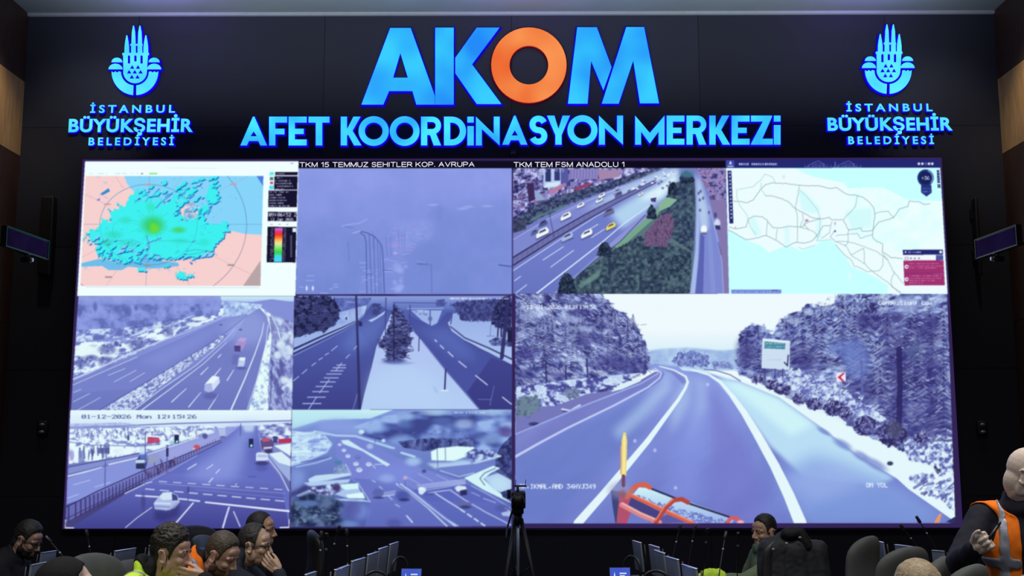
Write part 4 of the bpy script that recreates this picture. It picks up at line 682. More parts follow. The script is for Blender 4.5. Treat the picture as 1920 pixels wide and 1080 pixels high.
    p.poly([(408, 462), (462, 456), (466, 482), (412, 488)], (62, 130, 180)); p.ell(992, 600, 16, 16, (200, 170, 215), .9, .5); p.ell(1830, 230, 14, 10, (170, 60, 130), .8, .5); p.ell(812, 292, 16, 14, (205, 235, 252), .9, .3); p.ell(630, 220, 24, 18, (205, 240, 250), .9, .3); p.ell(1268, 220, 22, 10, (150, 175, 230), .8, .4)
    p.smooth(Q, 1); p.scribble(1400, 1530, 52, 16, (215, 235, 250), .8); p.scribble(1540, 1660, 54, 15, (215, 235, 250), .8)
    p.clip = old
def paint_road(p):
    p.view((955, 545), 2.272)
    Q = [(26, 14), (1865, 12), (1900, 990), (24, 992)]
    old = p.clip; b, m = p.mask(Q); p.clip = np.zeros((p.H, p.W), np.float32); p.clip[b[1]:b[3], b[0]:b[2]] = m
    p.poly(Q, (236, 250, 255)); p.grad([(560, 160), (1000, 160), (1000, 270), (560, 270)], (238, 250, 255), (205, 236, 252), a=.8)
    p.fill_noise([(570, 262), (640, 248), (760, 242), (900, 255), (980, 250), (980, 340), (570, 340)], [(140, 172, 232), (172, 208, 246)], 30, seed=91, a=.95, soft=3)
    # left bank
    L = [(20, 10), (392, 10), (400, 30), (430, 45), (436, 75), (470, 92), (500, 104), (520, 125), (545, 150), (556, 185), (575, 215), (582, 250), (594, 275), (592, 310), (600, 330), (560, 360), (480, 395), (430, 435), (300, 470), (200, 500), (100, 545), (20, 560)]
    p.fill_noise(L, [(46, 46, 118), (66, 70, 152), (98, 110, 190), (150, 172, 234), (206, 226, 250)], 13, ang=.5, stretch=2.3, seed=92, gain=1.55, rag=12, octv=5)
    p.fill_noise(L, [(46, 46, 118), (80, 88, 170), (170, 194, 242)], 46, ang=.2, stretch=1.2, seed=192, gain=1.4, rag=12, a=.35)
    p.strokes([(30, 16), (395, 16), (500, 110), (560, 200), (590, 300), (400, 340), (30, 420)], 620, 13, 4, .55, .7, [(205, 225, 252), (165, 188, 245), (130, 148, 226), (225, 240, 255)], .55)
    p.strokes([(30, 16), (395, 16), (500, 110), (560, 200), (590, 300), (400, 340), (30, 420)], 330, 16, 5, .5, .6, [(48, 48, 122), (62, 62, 142)], .5)
    cdk, cmd, csn = (50, 50, 122), (82, 92, 172), (196, 216, 248)
    for i in range(30):
        t = p.rng.rand(); x = 30+t*500; y0 = 150+240*p.rng.rand()-t*30; h = 150*(1-.45*t)*(.7+.5*p.rng.rand())
        if y0-h > 40+max(0, x-395)*1.3 or i % 3 == 0: p.conifer(x, y0, h, h*.62, cdk, cmd, csn, 12, .7)
    for x, y0, h in ((395, 150, 120), (450, 200, 120), (505, 250, 130), (550, 310, 130), (578, 345, 110)): p.conifer(x, y0, h, h*.6, cdk, cmd, csn, 12, .75)
    for x, y, rx, ry in ((70, 270, 50, 26), (300, 90, 50, 20), (330, 205, 50, 22), (420, 300, 80, 30), (515, 320, 60, 34), (60, 360, 50, 24), (210, 365, 40, 30)): p.ell(x, y, rx, ry, (56, 54, 142), .55, .6)
    for x, y, rx, ry in ((120, 80, 60, 14), (90, 110, 40, 20), (250, 120, 60, 14), (320, 160, 40, 12), (60, 190, 34, 14), (300, 290, 44, 12)): p.ell(x, y, rx, ry, (180, 205, 248), .5, .6)
    for x, y0, y1 in ((240, 320, 470), (330, 290, 370), (155, 300, 430)): p.line([(x, y0), (x+4, y1)], 7, (46, 44, 116), .85)
    p.fill_noise([(30, 410), (250, 380), (450, 360), (560, 350), (460, 400), (380, 425), (200, 490), (110, 520), (30, 470)], [(70, 72, 158), (130, 146, 222), (215, 238, 253), (180, 205, 246)], 18, ang=.3, stretch=1.5, seed=93, gain=1.8)
    p.poly([(26, 500), (200, 490), (330, 440), (440, 425), (560, 380), (620, 345), (640, 345), (560, 395), (330, 490), (26, 620)], (112, 116, 196)); p.fill_noise([(30, 450), (110, 440), (135, 500), (90, 530), (30, 545)], [(74, 92, 140), (110, 140, 160), (92, 120, 150)], 14, seed=94, rag=12); p.fill_noise([(230, 420), (300, 410), (300, 455), (240, 460)], [(84, 100, 150), (130, 150, 190)], 12, seed=95, rag=10)
    p.poly([(430, 432), (480, 395), (560, 372), (560, 385), (480, 420)], (215, 240, 252)); p.line([(225, 505), (260, 512), (300, 488)], 9, (205, 220, 248), .9); p.line([(225, 512), (260, 518)], 5, (50, 50, 120), .9); p.ell(105, 568, 22, 8, (48, 50, 112), .9, .4)
    # road
    RD = [(24, 612), (330, 480), (560, 392), (640, 345), (590, 322), (620, 310), (720, 325), (830, 340), (980, 385), (1150, 455), (1330, 580), (1500, 710), (1650, 800), (1900, 985), (1900, 992), (24, 992)]
    p.grad(RD, (138, 156, 240), (98, 112, 206), t0=320, t1=990)
    p.poly([(24, 620), (330, 490), (560, 400), (640, 350), (660, 360), (560, 420), (250, 590), (24, 710)], (120, 124, 208))
    p.fill_noise(RD, [(96, 112, 206), (128, 150, 238)], 90, ang=-.6, stretch=3, seed=96, a=.35, octv=3)
    p.poly([(24, 715), (260, 595), (480, 480), (600, 420), (560, 600), (300, 860), (200, 980), (24, 985)], (92, 116, 206), .6, soft=20)
    for q, a in (([(640, 350), (690, 360), (690, 420), (560, 560), (470, 640), (440, 600), (600, 440), (650, 390)], .8), ([(620, 318), (700, 335), (770, 370), (770, 480), (690, 620), (690, 480), (740, 380)], .75), ([(780, 360), (840, 380), (850, 500), (760, 640), (800, 440)], .6)): p.poly(q, (168, 204, 246), a*.8, soft=16)
    p.poly([(640, 330), (720, 345), (755, 385), (740, 400), (690, 350)], (112, 118, 210), .8, soft=3); p.line([(650, 355), (640, 375), (560, 430)], 20, (112, 122, 214), .8)
    p.poly([(850, 400), (900, 470), (1000, 640), (1060, 800), (1080, 985), (860, 985), (860, 640)], (112, 116, 214), .6, soft=20); p.poly([(740, 560), (820, 460), (840, 640), (800, 900), (640, 900)], (128, 146, 240), .5, soft=26)
    SH = [(880, 370), (980, 390), (1150, 460), (1330, 585), (1500, 715), (1640, 800), (1560, 830), (1250, 790), (1110, 660), (1000, 510), (930, 430)]
    p.poly(SH, (182, 228, 252), .95, soft=8); p.poly([(900, 380), (980, 390), (1150, 460), (1300, 570), (1200, 620), (1050, 500)], (205, 248, 252), .85, soft=14)
    p.poly([(1140, 790), (1300, 700), (1600, 800), (1880, 985), (1250, 985)], (126, 160, 236), .85, soft=34); p.poly([(1300, 900), (1600, 850), (1860, 985), (1280, 985)], (112, 146, 226), .6, soft=20); p.poly([(1150, 800), (1400, 730), (1500, 820), (1320, 900)], (152, 180, 246), .5, soft=26)
    p.poly([(720, 325), (830, 340), (980, 385), (930, 378), (850, 352), (740, 340)], (205, 238, 252), .9)
    wt = (228, 250, 254)
    p.line([(24, 708), (130, 648), (250, 584), (450, 487), (590, 412), (640, 372), (648, 352), (620, 330)], 11, (190, 205, 250), .95, 5)
    p.line([(24, 612), (330, 485), (560, 396), (635, 352)], 4, (185, 195, 245), .7)
    C = [(292, 990), (400, 868), (500, 748), (590, 640), (660, 545), (720, 465), (750, 415), (760, 390), (752, 366), (700, 338), (640, 322)]
    p.line(C[:4], 36, wt, .97, 24); p.line(C[3:6], 24, wt, .97, 14); p.line(C[5:], 14, wt, .95, 4)
    D = [(1240, 990), (1190, 870), (1130, 745), (1060, 620), (1000, 520), (950, 450), (900, 390), (850, 358), (780, 338)]
    p.line(D[:4], 52, wt, .98, 34); p.line(D[3:6], 34, wt, .98, 20); p.line(D[5:], 18, wt, .95, 5)
    p.line([(830, 335), (880, 340), (940, 358), (985, 385)], 5, (80, 92, 165), .8)
    for x, y in ((620, 680), (535, 640), (845, 400), (708, 840)): p.ell(x, y, 7, 8, (185, 200, 250), .8, .5)
    # right bank
    p.poly([(980, 385), (1080, 400), (1230, 450), (1400, 530), (1500, 600), (1620, 660), (1790, 720), (1900, 780), (1900, 985), (1700, 845), (1640, 790), (1500, 712), (1330, 582), (1150, 455)], (224, 248, 254))
    R = [(962, 330), (972, 260), (978, 215), (990, 172), (1030, 148), (1090, 152), (1112, 185), (1130, 190), (1140, 150), (1165, 118), (1215, 90), (1235, 98), (1265, 60), (1300, 70), (1312, 42), (1330, 70), (1385, 55), (1400, 35), (1380, 12), (1870, 10), (1900, 760), (1780, 720), (1620, 655), (1480, 600), (1380, 520), (1200, 460), (1080, 395), (980, 360)]
    p.fill_noise(R, [(46, 42, 114), (68, 70, 152), (102, 118, 196), (150, 178, 236), (204, 226, 250)], 14, ang=-.15, stretch=2, seed=97, gain=1.45, rag=13, octv=5)
    p.fill_noise(R, [(46, 42, 116), (76, 84, 168), (160, 188, 240)], 60, ang=-.2, stretch=1.3, seed=197, gain=1.3, rag=13, a=.35)
    p.poly([(1080, 360), (1180, 340), (1300, 340), (1400, 400), (1560, 480), (1640, 560), (1480, 560), (1300, 480)], (150, 172, 236), .55, soft=18)
    up = [(1140, 160), (1215, 90), (1300, 60), (1380, 20), (1620, 20), (1640, 200), (1500, 270), (1200, 300), (1000, 200)]
    p.strokes(up, 420, 12, 4.5, -.35, .9, [(190, 225, 250), (150, 185, 244), (215, 240, 254), (110, 128, 210)], .6)
    p.strokes([(985, 160), (1110, 160), (1110, 300), (970, 320)], 70, 14, 6, .2, .8, [(110, 128, 210), (56, 54, 140), (170, 195, 244)], .6)
    p.strokes([(1300, 200), (1860, 60), (1880, 560), (1450, 480)], 340, 14, 4, .05, .6, [(180, 205, 248), (130, 150, 228), (210, 230, 253)], .55)
    for x, y0, h in ((1010, 330, 170), (1060, 330, 180), (1180, 290, 170), (1250, 300, 230), (1330, 320, 260), (1420, 330, 310), (1520, 370, 340), (1610, 420, 330), (1680, 520, 360), (1740, 470, 320), (1800, 560, 380), (1850, 620, 300), (1580, 560, 240), (1300, 260, 190), (1470, 250, 220), (1700, 250, 230), (1790, 260, 220), (1850, 330, 260)):
        p.conifer(x, y0, h, h*.6, (50, 46, 116), (86, 98, 178), (188, 212, 247), 15, .6)
    for x, y, rx, ry in ((1660, 300, 60, 150), (1800, 560, 90, 120), (1560, 130, 90, 40), (1500, 440, 80, 60), (1250, 300, 60, 60), (1790, 330, 60, 70), (1650, 520, 50, 80), (1010, 260, 40, 60), (1780, 160, 60, 60), (1220, 380, 60, 30)): p.ell(x, y, rx, ry, (50, 44, 128), .6, .7)
    p.ell(1480, 300, 60, 70, (104, 128, 212), .75, .5); p.ell(1430, 240, 80, 40, (92, 116, 205), .6, .6); p.ell(1700, 60, 50, 40, (165, 190, 246), .7, .5); p.ell(1720, 260, 30, 40, (70, 86, 150), .6, .6)
    p.strokes([(1560, 60), (1860, 60), (1870, 620), (1620, 600)], 120, 12, 4, 0, .6, [(190, 215, 250), (160, 185, 240)], .6)
    p.line([(1660, 250), (1664, 400), (1660, 560)], 24, (40, 34, 104), .85); p.line([(1500, 300), (1504, 460)], 10, (90, 100, 185), .8)
    p.fill_noise([(1070, 380), (1130, 350), (1250, 330), (1400, 400), (1480, 470), (1580, 500), (1600, 560), (1430, 530), (1300, 470)], [(90, 96, 186), (165, 188, 242), (222, 246, 254)], 16, seed=98, gain=1.7, a=.9, rag=16)
    p.strokes([(1150, 360), (1400, 370), (1600, 520), (1300, 460)], 120, 16, 5, -.4, .9, [(225, 246, 254), (80, 84, 170), (190, 215, 250)], .7)
    for x, y, rx, ry in ((1060, 378, 34, 16), (1120, 402, 36, 22), (1165, 420, 34, 24), (1235, 462, 34, 26), (1300, 482, 38, 26), (1385, 500, 50, 34), (1435, 528, 28, 30), (1516, 575, 50, 44), (1630, 610, 66, 56), (1755, 628, 30, 30), (1855, 740, 48, 54)):
        p.fill_noise([(x+rx*math.cos(t), y+ry*math.sin(t)) for t in np.linspace(0, 6.1, 14)], [(40, 36, 96), (66, 60, 130), (120, 130, 200)], 9, seed=int(x), gain=1.5, rag=9)
        p.strokes([(x-rx, y-ry), (x+rx, y-ry), (x+rx*.8, y), (x-rx*.8, y)], 14, 11, 3.5, -1.3, .9, [(190, 210, 246), (90, 92, 170)], .7)
    p.ell(1640, 590, 36, 34, (74, 76, 120), .8, .5); p.ell(1850, 740, 36, 36, (34, 36, 84), .8, .5)
    p.strokes([(1680, 640), (1880, 600), (1890, 720), (1780, 720)], 60, 18, 7, -.2, .7, [(215, 238, 253), (80, 84, 166), (175, 198, 244)], .7)
    p.fill_noise([(1680, 660), (1890, 640), (1892, 800), (1800, 740), (1700, 720)], [(86, 92, 172), (150, 172, 232), (222, 244, 253)], 12, seed=301, gain=1.8, rag=10)
    p.fill_noise([(1690, 790), (1890, 770), (1892, 940), (1760, 850)], [(96, 106, 186), (170, 194, 242), (222, 244, 253), (230, 248, 254)], 16, ang=-.4, seed=302, gain=1.5, rag=10)
    p.strokes([(1700, 790), (1890, 830), (1890, 920), (1760, 860)], 40, 22, 9, -.5, .5, [(78, 84, 166), (180, 205, 248)], .7); p.ell(1622, 736, 13, 9, (46, 52, 110), .95, .3)
    for x, y, rx, ry in ((1420, 655, 40, 16), (1500, 705, 36, 16), (1560, 740, 50, 18), (1340, 600, 30, 10)): p.ell(x, y, rx, ry, (104, 124, 212), .7, .6, .5)
    # signs
    p.poly([(1078, 203), (1196, 214), (1193, 338), (1074, 330)], (200, 222, 246)); p.poly([(1088, 216), (1176, 224), (1174, 250), (1086, 246)], (62, 140, 170)); p.scribble(1092, 1168, 222, 7, (190, 225, 230), .8); p.scribble(1092, 1168, 236, 6, (190, 225, 230), .8); p.scribble(1098, 1160, 292, 5, (150, 180, 210), .6); p.line([(1188, 275), (1185, 320), (1172, 306)], 6, (40, 44, 100), .9); p.poly([(1082, 205), (1192, 214), (1192, 222), (1082, 214)], (225, 242, 252))
    for x in (1088, 1132, 1165): p.line([(x, 334), (x, 372)], 5, (60, 58, 130), .9)
    p.poly([(1392, 350), (1432, 347), (1434, 386), (1394, 390)], (238, 225, 245)); p.poly([(1398, 369), (1422, 350), (1430, 350), (1412, 369), (1430, 388), (1420, 388)], (190, 50, 90)); p.line([(1410, 390), (1406, 490)], 5, (130, 145, 210), .9); p.line([(560, 146), (584, 144)], 3, (130, 150, 210), .8)
    p.fill_noise([(690, 300), (720, 262), (800, 258), (850, 280), (850, 325), (720, 322)], [(80, 92, 180), (130, 152, 224)], 8, seed=99, gain=1.5, rag=9); p.fill_noise([(850, 300), (930, 300), (960, 330), (880, 335)], [(95, 108, 190), (160, 185, 238)], 8, seed=100, gain=1.5, rag=9); p.strokes([(690, 262), (850, 262), (850, 318), (690, 318)], 40, 8, 4, -1.2, .5, [(190, 215, 248), (70, 76, 160)], .6)
    # snow plough
    og = (236, 92, 62); dk = (196, 62, 56); lt = (250, 150, 120)
    p.poly([(432, 850), (470, 855), (492, 992), (452, 992), (440, 920)], (58, 66, 128)); p.poly([(470, 860), (530, 870), (520, 940), (500, 992), (456, 992)], (188, 72, 110))
    p.poly([(520, 880), (640, 940), (630, 980), (600, 985), (500, 930)], (66, 62, 140)); p.poly([(690, 950), (780, 985), (620, 992), (640, 965)], (88, 84, 172))
    p.grad([(552, 838), (600, 842), (960, 968), (950, 990), (780, 990), (525, 870)], (200, 244, 252), (150, 176, 242)); p.strokes([(530, 862), (640, 905), (940, 985), (800, 990), (540, 880)], 150, 7, 5, .3, .9, [(104, 122, 214), (90, 100, 196)], .8)
    p.line([(590, 838), (760, 905), (960, 972)], 8, (30, 34, 74), .95)
    p.line([(510, 868), (660, 938), (780, 990)], 17, og, .98); p.line([(512, 862), (660, 930), (780, 984)], 6, lt, .8); p.line([(480, 912), (560, 955), (640, 988)], 22, (232, 130, 130), .98); p.line([(482, 906), (560, 948), (640, 982)], 7, (250, 190, 190), .8)
    p.line([(500, 880), (518, 850), (545, 830), (575, 825), (598, 838)], 20, og, .98); p.line([(625, 985), (665, 925), (700, 893), (735, 888), (760, 902)], 19, dk, .98); p.line([(622, 980), (662, 918), (698, 888)], 5, lt, .8); p.line([(930, 985), (945, 968), (970, 970), (985, 985)], 16, (226, 84, 96), .98); p.ell(985, 986, 14, 8, (250, 180, 190), .9, .4)
    p.ell(470, 850, 45, 34, (150, 150, 200), .55, .6); p.ell(482, 868, 16, 18, (150, 80, 90), .7, .6)
    p.poly([(478, 640), (486, 604), (496, 604), (502, 640), (498, 790), (476, 788)], (246, 222, 110)); p.line([(490, 620), (488, 780)], 5, (255, 246, 185)); p.line([(474, 660), (474, 780)], 4, (215, 140, 120), .9); p.line([(486, 790), (486, 830)], 15, (120, 70, 96))
    p.poly([(1808, 990), (1832, 950), (1842, 950), (1832, 990)], (240, 150, 100)); p.poly([(1735, 985), (1742, 972), (1752, 978), (1752, 990)], (40, 44, 110)); p.poly([(1860, 985), (1900, 962), (1900, 992)], (40, 46, 110))
    tw = (236, 247, 255)
    p.text(72, 60, '12-01-2026  12:19:36', 2.55, tw, .95, 2.5); p.text(1572, 42, 'Congestion: Low', 2.7, tw, .95, 2.56); p.text(42, 824, 'AK.IKMAL.AND 34HYJ349', 2.9, tw, .95, 2.6); p.text(1520, 818, 'ON YOL', 2.9, tw, .95, 2.6)
    p.clip = old
def paint_all():
    p = Painter(110, 290, 1700, 710, 2)
    p.c[:] = (50, 32, 92)
    paint_fog(p); paint_motorway(p);  paint_snow_motorway(p); paint_junction(p); paint_crossing(p); paint_square(p); paint_road(p)
    g = p.c.mean(2, keepdims=True); p.c += (g-p.c)*.17
    paint_radar(p); paint_map(p)
    p.c = blur(p.c, 1)
    return p.down()
# ---------------------------------------------------------------- materials
def nodes(m): m.use_nodes = True; return m.node_tree.nodes, m.node_tree.links, m.node_tree.nodes['Principled BSDF']
def sr(c): return tuple(((v/255)/12.92 if v <= 10 else ((v/255+.055)/1.055)**2.4) for v in c)
def mat(name, c, rough=.6, metal=0, var=.12, scale=14, bump=0, spec=.5, bscale=None):
    m = bpy.data.materials.new(name); N, L, B = nodes(m); c = sr(c)
    t = N.new('ShaderNodeTexCoord'); n = N.new('ShaderNodeTexNoise'); n.inputs['Scale'].default_value = scale; n.inputs['Detail'].default_value = 4
    r = N.new('ShaderNodeValToRGB'); r.color_ramp.elements[0].position = .3; r.color_ramp.elements[1].position = .7
    r.color_ramp.elements[0].color = tuple(v*(1-var) for v in c)+(1,); r.color_ramp.elements[1].color = tuple(min(1, v*(1+var)) for v in c)+(1,)
    L.new(t.outputs['Object'], n.inputs['Vector']); L.new(n.outputs['Fac'], r.inputs['Fac']); L.new(r.outputs['Color'], B.inputs['Base Color'])
    B.inputs['Roughness'].default_value = rough; B.inputs['Metallic'].default_value = metal; B.inputs['Specular IOR Level'].default_value = spec
    if bump:
        n2 = N.new('ShaderNodeTexNoise'); n2.inputs['Scale'].default_value = bscale or scale*6; n2.inputs['Detail'].default_value = 3
        b = N.new('ShaderNodeBump'); b.inputs['Strength'].default_value = bump; b.inputs['Distance'].default_value = .01
        L.new(t.outputs['Object'], n2.inputs['Vector']); L.new(n2.outputs['Fac'], b.inputs['Height']); L.new(b.outputs['Normal'], B.inputs['Normal'])
    return m
def glow(name, c0, c1, strength=1.0, scale=3.0, sample=True):
    m = bpy.data.materials.new(name); N, L, B = nodes(m); N.remove(B)
    e = N.new('ShaderNodeEmission'); t = N.new('ShaderNodeTexCoord'); n = N.new('ShaderNodeTexNoise'); n.inputs['Scale'].default_value = scale; n.inputs['Detail'].default_value = 1
    r = N.new('ShaderNodeValToRGB'); r.color_ramp.elements[0].position = .32; r.color_ramp.elements[1].position = .68
    r.color_ramp.elements[0].color = sr(c0)+(1,); r.color_ramp.elements[1].color = sr(c1)+(1,)
    L.new(t.outputs['Object'], n.inputs['Vector']); L.new(n.outputs['Fac'], r.inputs['Fac']); L.new(r.outputs['Color'], e.inputs['Color'])
    e.inputs['Strength'].default_value = strength; L.new(e.outputs[0], N['Material Output'].inputs['Surface'])
    return m
def panel_mat(name, c, seam, w, h, rough=.45):
    m = bpy.data.materials.new(name); N, L, B = nodes(m)
    t = N.new('ShaderNodeTexCoord'); mp = N.new('ShaderNodeMapping'); mp.inputs['Rotation'].default_value = (PI/2, 0, 0)
    b = N.new('ShaderNodeTexBrick'); b.offset = 0; b.inputs['Scale'].default_value = 1; b.inputs['Brick Width'].default_value = w; b.inputs['Row Height'].default_value = h
    b.inputs['Mortar Size'].default_value = .006; b.inputs['Color1'].default_value = sr(c)+(1,); b.inputs['Color2'].default_value = tuple(v*1.25 for v in sr(c))+(1,); b.inputs['Mortar'].default_value = sr(seam)+(1,)
    L.new(t.outputs['Object'], mp.inputs['Vector']); L.new(mp.outputs[0], b.inputs['Vector']); L.new(b.outputs['Color'], B.inputs['Base Color'])
    B.inputs['Roughness'].default_value = rough; B.inputs['Specular IOR Level'].default_value = .25
    return m
def wood_mat(name, c0, c1, rough=.5):
    m = bpy.data.materials.new(name); N, L, B = nodes(m); t = N.new('ShaderNodeTexCoord'); mp = N.new('ShaderNodeMapping'); mp.inputs['Scale'].default_value = (1, 9, .8)
    n = N.new('ShaderNodeTexNoise'); n.inputs['Scale'].default_value = 5; n.inputs['Detail'].default_value = 6; r = N.new('ShaderNodeValToRGB'); r.color_ramp.elements[0].position = .3; r.color_ramp.elements[1].position = .72
    r.color_ramp.elements[0].color = sr(c0)+(1,); r.color_ramp.elements[1].color = sr(c1)+(1,)
    L.new(t.outputs['Object'], mp.inputs[0]); L.new(mp.outputs[0], n.inputs['Vector']); L.new(n.outputs['Fac'], r.inputs['Fac']); L.new(r.outputs[0], B.inputs['Base Color']); B.inputs['Roughness'].default_value = rough
    return m
M = {}
M['wall'] = panel_mat('black_wall_panel', (40, 41, 52), (28, 29, 36), 1.9, 1.22)
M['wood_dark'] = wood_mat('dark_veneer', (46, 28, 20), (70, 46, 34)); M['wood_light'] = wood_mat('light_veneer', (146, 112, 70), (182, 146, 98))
M['ceiling'] = mat('grey_ceiling', (120, 128, 132), .8, scale=3, var=.05); M['carpet'] = mat('dark_carpet', (34, 34, 40), .95, scale=40, bump=.3)
M['trim'] = mat('ceiling_edge', (150, 156, 160), .5, var=.04); M['black'] = mat('black_plastic', (17, 17, 19), .45, scale=30); M['bezel'] = mat('dark_bezel', (40, 26, 66), .35)
M['chair'] = mat('dark_grey_upholstery', (66, 70, 69), .75, scale=9, var=.12, bump=.25, bscale=260); M['chair_black'] = mat('black_upholstery', (30, 31, 32), .5, scale=9, bump=.1)
M['alu'] = mat('brushed_aluminium', (150, 160, 178), .38, .55, scale=6, var=.08); M['edge'] = mat('polished_edge', (225, 230, 240), .2, .9); M['dark_metal'] = mat('dark_metal', (58, 58, 60), .4, .7)
M['desk'] = wood_mat('desk_veneer', (58, 46, 40), (84, 66, 56)); M['navy_display'] = glow('navy_display', (15, 10, 34), (22, 15, 48), 1, 5)
M['face'] = glow('cyan_letter_face', (46, 176, 250), (72, 236, 255), 1, 2.6); M['akom'] = glow('blue_letter_face', (36, 140, 250), (56, 206, 255), 1, 1.9)
M['orange_face'] = glow('orange_letter_face', (238, 104, 48), (250, 150, 84), 1, 2.4); M['small_face'] = glow('cyan_emblem_face', (74, 216, 255), (96, 242, 255), 1, 4)
M['side'] = glow('blue_letter_return', (22, 4, 235), (30, 10, 250), 1.2, 4); M['halo'] = glow('blue_halo_plate', (12, 0, 196), (22, 4, 225), .95, 4); M['orange_side'] = glow('red_letter_return', (190, 40, 12), (205, 52, 18), .8, 4)  # halo: glow around the letters, put in as an emissive plate
M['orange_halo'] = glow('red_halo_plate', (60, 6, 40), (72, 10, 44), .8, 4)  # same painted glow for the orange letter
def picture_mat():
    m = bpy.data.materials.new('video_picture'); N, L, B = nodes(m); N.remove(B); a = N.new('ShaderNodeVertexColor'); a.layer_name = 'picture'; e = N.new('ShaderNodeEmission')
    L.new(a.outputs['Color'], e.inputs['Color']); L.new(e.outputs[0], N['Material Output'].inputs['Surface']); m.cycles.emission_sampling = 'NONE'; return m
M['picture'] = picture_mat(); M['caption'] = glow('white_caption', (238, 240, 255), (245, 246, 255), 1)
# ---------------------------------------------------------------- object helpers
def tag(o, label=None, cat=None, group=None, kind=None):
    for k, v in (('label', label), ('category', cat), ('group', group), ('kind', kind)):
        if v: o[k] = v
    return o
def empty(name, loc=(0, 0, 0), rz=0, label=None, cat=None, group=None):
    o = bpy.data.objects.new(name, None); COL.objects.link(o); o.location = loc; o.rotation_euler = (0, 0, rz); o.empty_display_size = .1
    return tag(o, label, cat, group)
def obj(name, bm, m, parent=None, smooth=True, label=None):
    me = bpy.data.meshes.new(name)
    if isinstance(bm, bpy.types.Mesh): me = bm; me.name = name
    else: bm.to_mesh(me); bm.free()
    o = bpy.data.objects.new(name, me); COL.objects.link(o)
    for mm in (m if isinstance(m, (list, tuple)) else [m]): me.materials.append(mm)
    if smooth: me.polygons.foreach_set('use_smooth', [True]*len(me.polygons))
    if parent: o.parent = parent
    if label: o['label'] = label
    return o
def struct(name, bm, m): o = obj(name, bm, m, smooth=False); o['kind'] = 'structure'; return o
def dup(root, loc, rz, label, name=None):
    r = root.copy(); COL.objects.link(r); r.location = loc; r.rotation_euler = (0, 0, rz); r['label'] = label
    for ch in list(root.children):
        c = ch.copy(); COL.objects.link(c); c.parent = r
        for g in list(ch.children): d = g.copy(); COL.objects.link(d); d.parent = c
    return r
def box(bm, x0, x1, y0, y1, z0, z1, bev=0, mx=None):
    g = bmesh.ops.create_cube(bm, size=1)['verts']
    for v in g: v.co = Vector(((x0+x1)/2+v.co.x*(x1-x0), (y0+y1)/2+v.co.y*(y1-y0), (z0+z1)/2+v.co.z*(z1-z0)))
    if bev:
        es = list({e for v in g for e in v.link_edges}); r = bmesh.ops.bevel(bm, geom=es, offset=bev, segments=2, affect='EDGES', profile=.6)
        if mx: bmesh.ops.transform(bm, matrix=mx, verts=list({v for f in r['faces'] for v in f.verts} | {v for v in g if v.is_valid}))
    elif mx: bmesh.ops.transform(bm, matrix=mx, verts=g)
def lin(a, b, n): return [a+(b-a)*i/(n-1) for i in range(n)]
def boxm(*a, **k): bm = bmesh.new(); box(bm, *a, **k); return bm
def tube(bm, pts, r, n=8, cap=True):
    pts = [Vector(p) for p in pts]; R = r if isinstance(r, (list, tuple)) else [r]*len(pts); rings = []; prev = None
    for i, p in enumerate(pts):
        d = (pts[min(i+1, len(pts)-1)]-pts[max(i-1, 0)]).normalized()
        a = (prev-d*prev.dot(d)) if prev else d.orthogonal()
        a.normalize(); prev = a; b = d.cross(a)
        rings.append([bm.verts.new(p+(a*math.cos(2*PI*k/n)+b*math.sin(2*PI*k/n))*R[i]) for k in range(n)])
    for i in range(len(rings)-1):
        for k in range(n): bm.faces.new((rings[i][k], rings[i][(k+1) % n], rings[i+1][(k+1) % n], rings[i+1][k]))
    if cap: bm.faces.new(rings[0][::-1]); bm.faces.new(rings[-1])
def lathe(bm, prof, n=24, mx=None):
    rings = [[bm.verts.new(Vector((r*math.cos(2*PI*k/n), r*math.sin(2*PI*k/n), z))) for k in range(n)] for r, z in prof]
    for i in range(len(rings)-1):
        for k in range(n): bm.faces.new((rings[i][k], rings[i][(k+1) % n], rings[i+1][(k+1) % n], rings[i+1][k]))
    bm.faces.new(rings[0][::-1]); bm.faces.new(rings[-1])
    if mx: bmesh.ops.transform(bm, matrix=mx, verts=[v for r in rings for v in r])
def prism(bm, loops, y0, y1, fmat=0, smat=1):
    """flat outline with holes on the wall (x, z), from y0 (front) to y1 (back)"""
    L3 = [[Vector((p[0], 0, p[1])) for p in l] for l in loops]
    flat = [p for l in L3 for p in l]
    F = [bm.verts.new((p.x, y0, p.z)) for p in flat]; B = [bm.verts.new((p.x, y1, p.z)) for p in flat]
    for t in tessellate_polygon(L3):
        try:
            f = bm.faces.new([F[i] for i in t]); f.material_index = fmat; f = bm.faces.new([B[i] for i in reversed(t)]); f.material_index = smat
        except ValueError: pass
    k = 0
    for l in L3:
        n = len(l)
        for i in range(n):
            j = (i+1) % n; f = bm.faces.new((F[k+i], F[k+j], B[k+j], B[k+i])); f.material_index = smat
        k += n
def grow(loop, d):
    P = np.array(loop, float); n = len(P); A = .5*sum(P[i][0]*P[(i+1) % n][1]-P[(i+1) % n][0]*P[i][1] for i in range(n)); s = 1 if A > 0 else -1; out = []
    for i in range(n):
        e0 = P[i]-P[i-1]; e1 = P[(i+1) % n]-P[i]; e0 = e0/(np.hypot(*e0)+1e-9); e1 = e1/(np.hypot(*e1)+1e-9)
        n0 = s*np.array((e0[1], -e0[0])); n1 = s*np.array((e1[1], -e1[0])); m = n0+n1; q = max(.42, (m@m)/2)
        out.append(P[i]+m*d/q)
    return out
WALL = 10.8
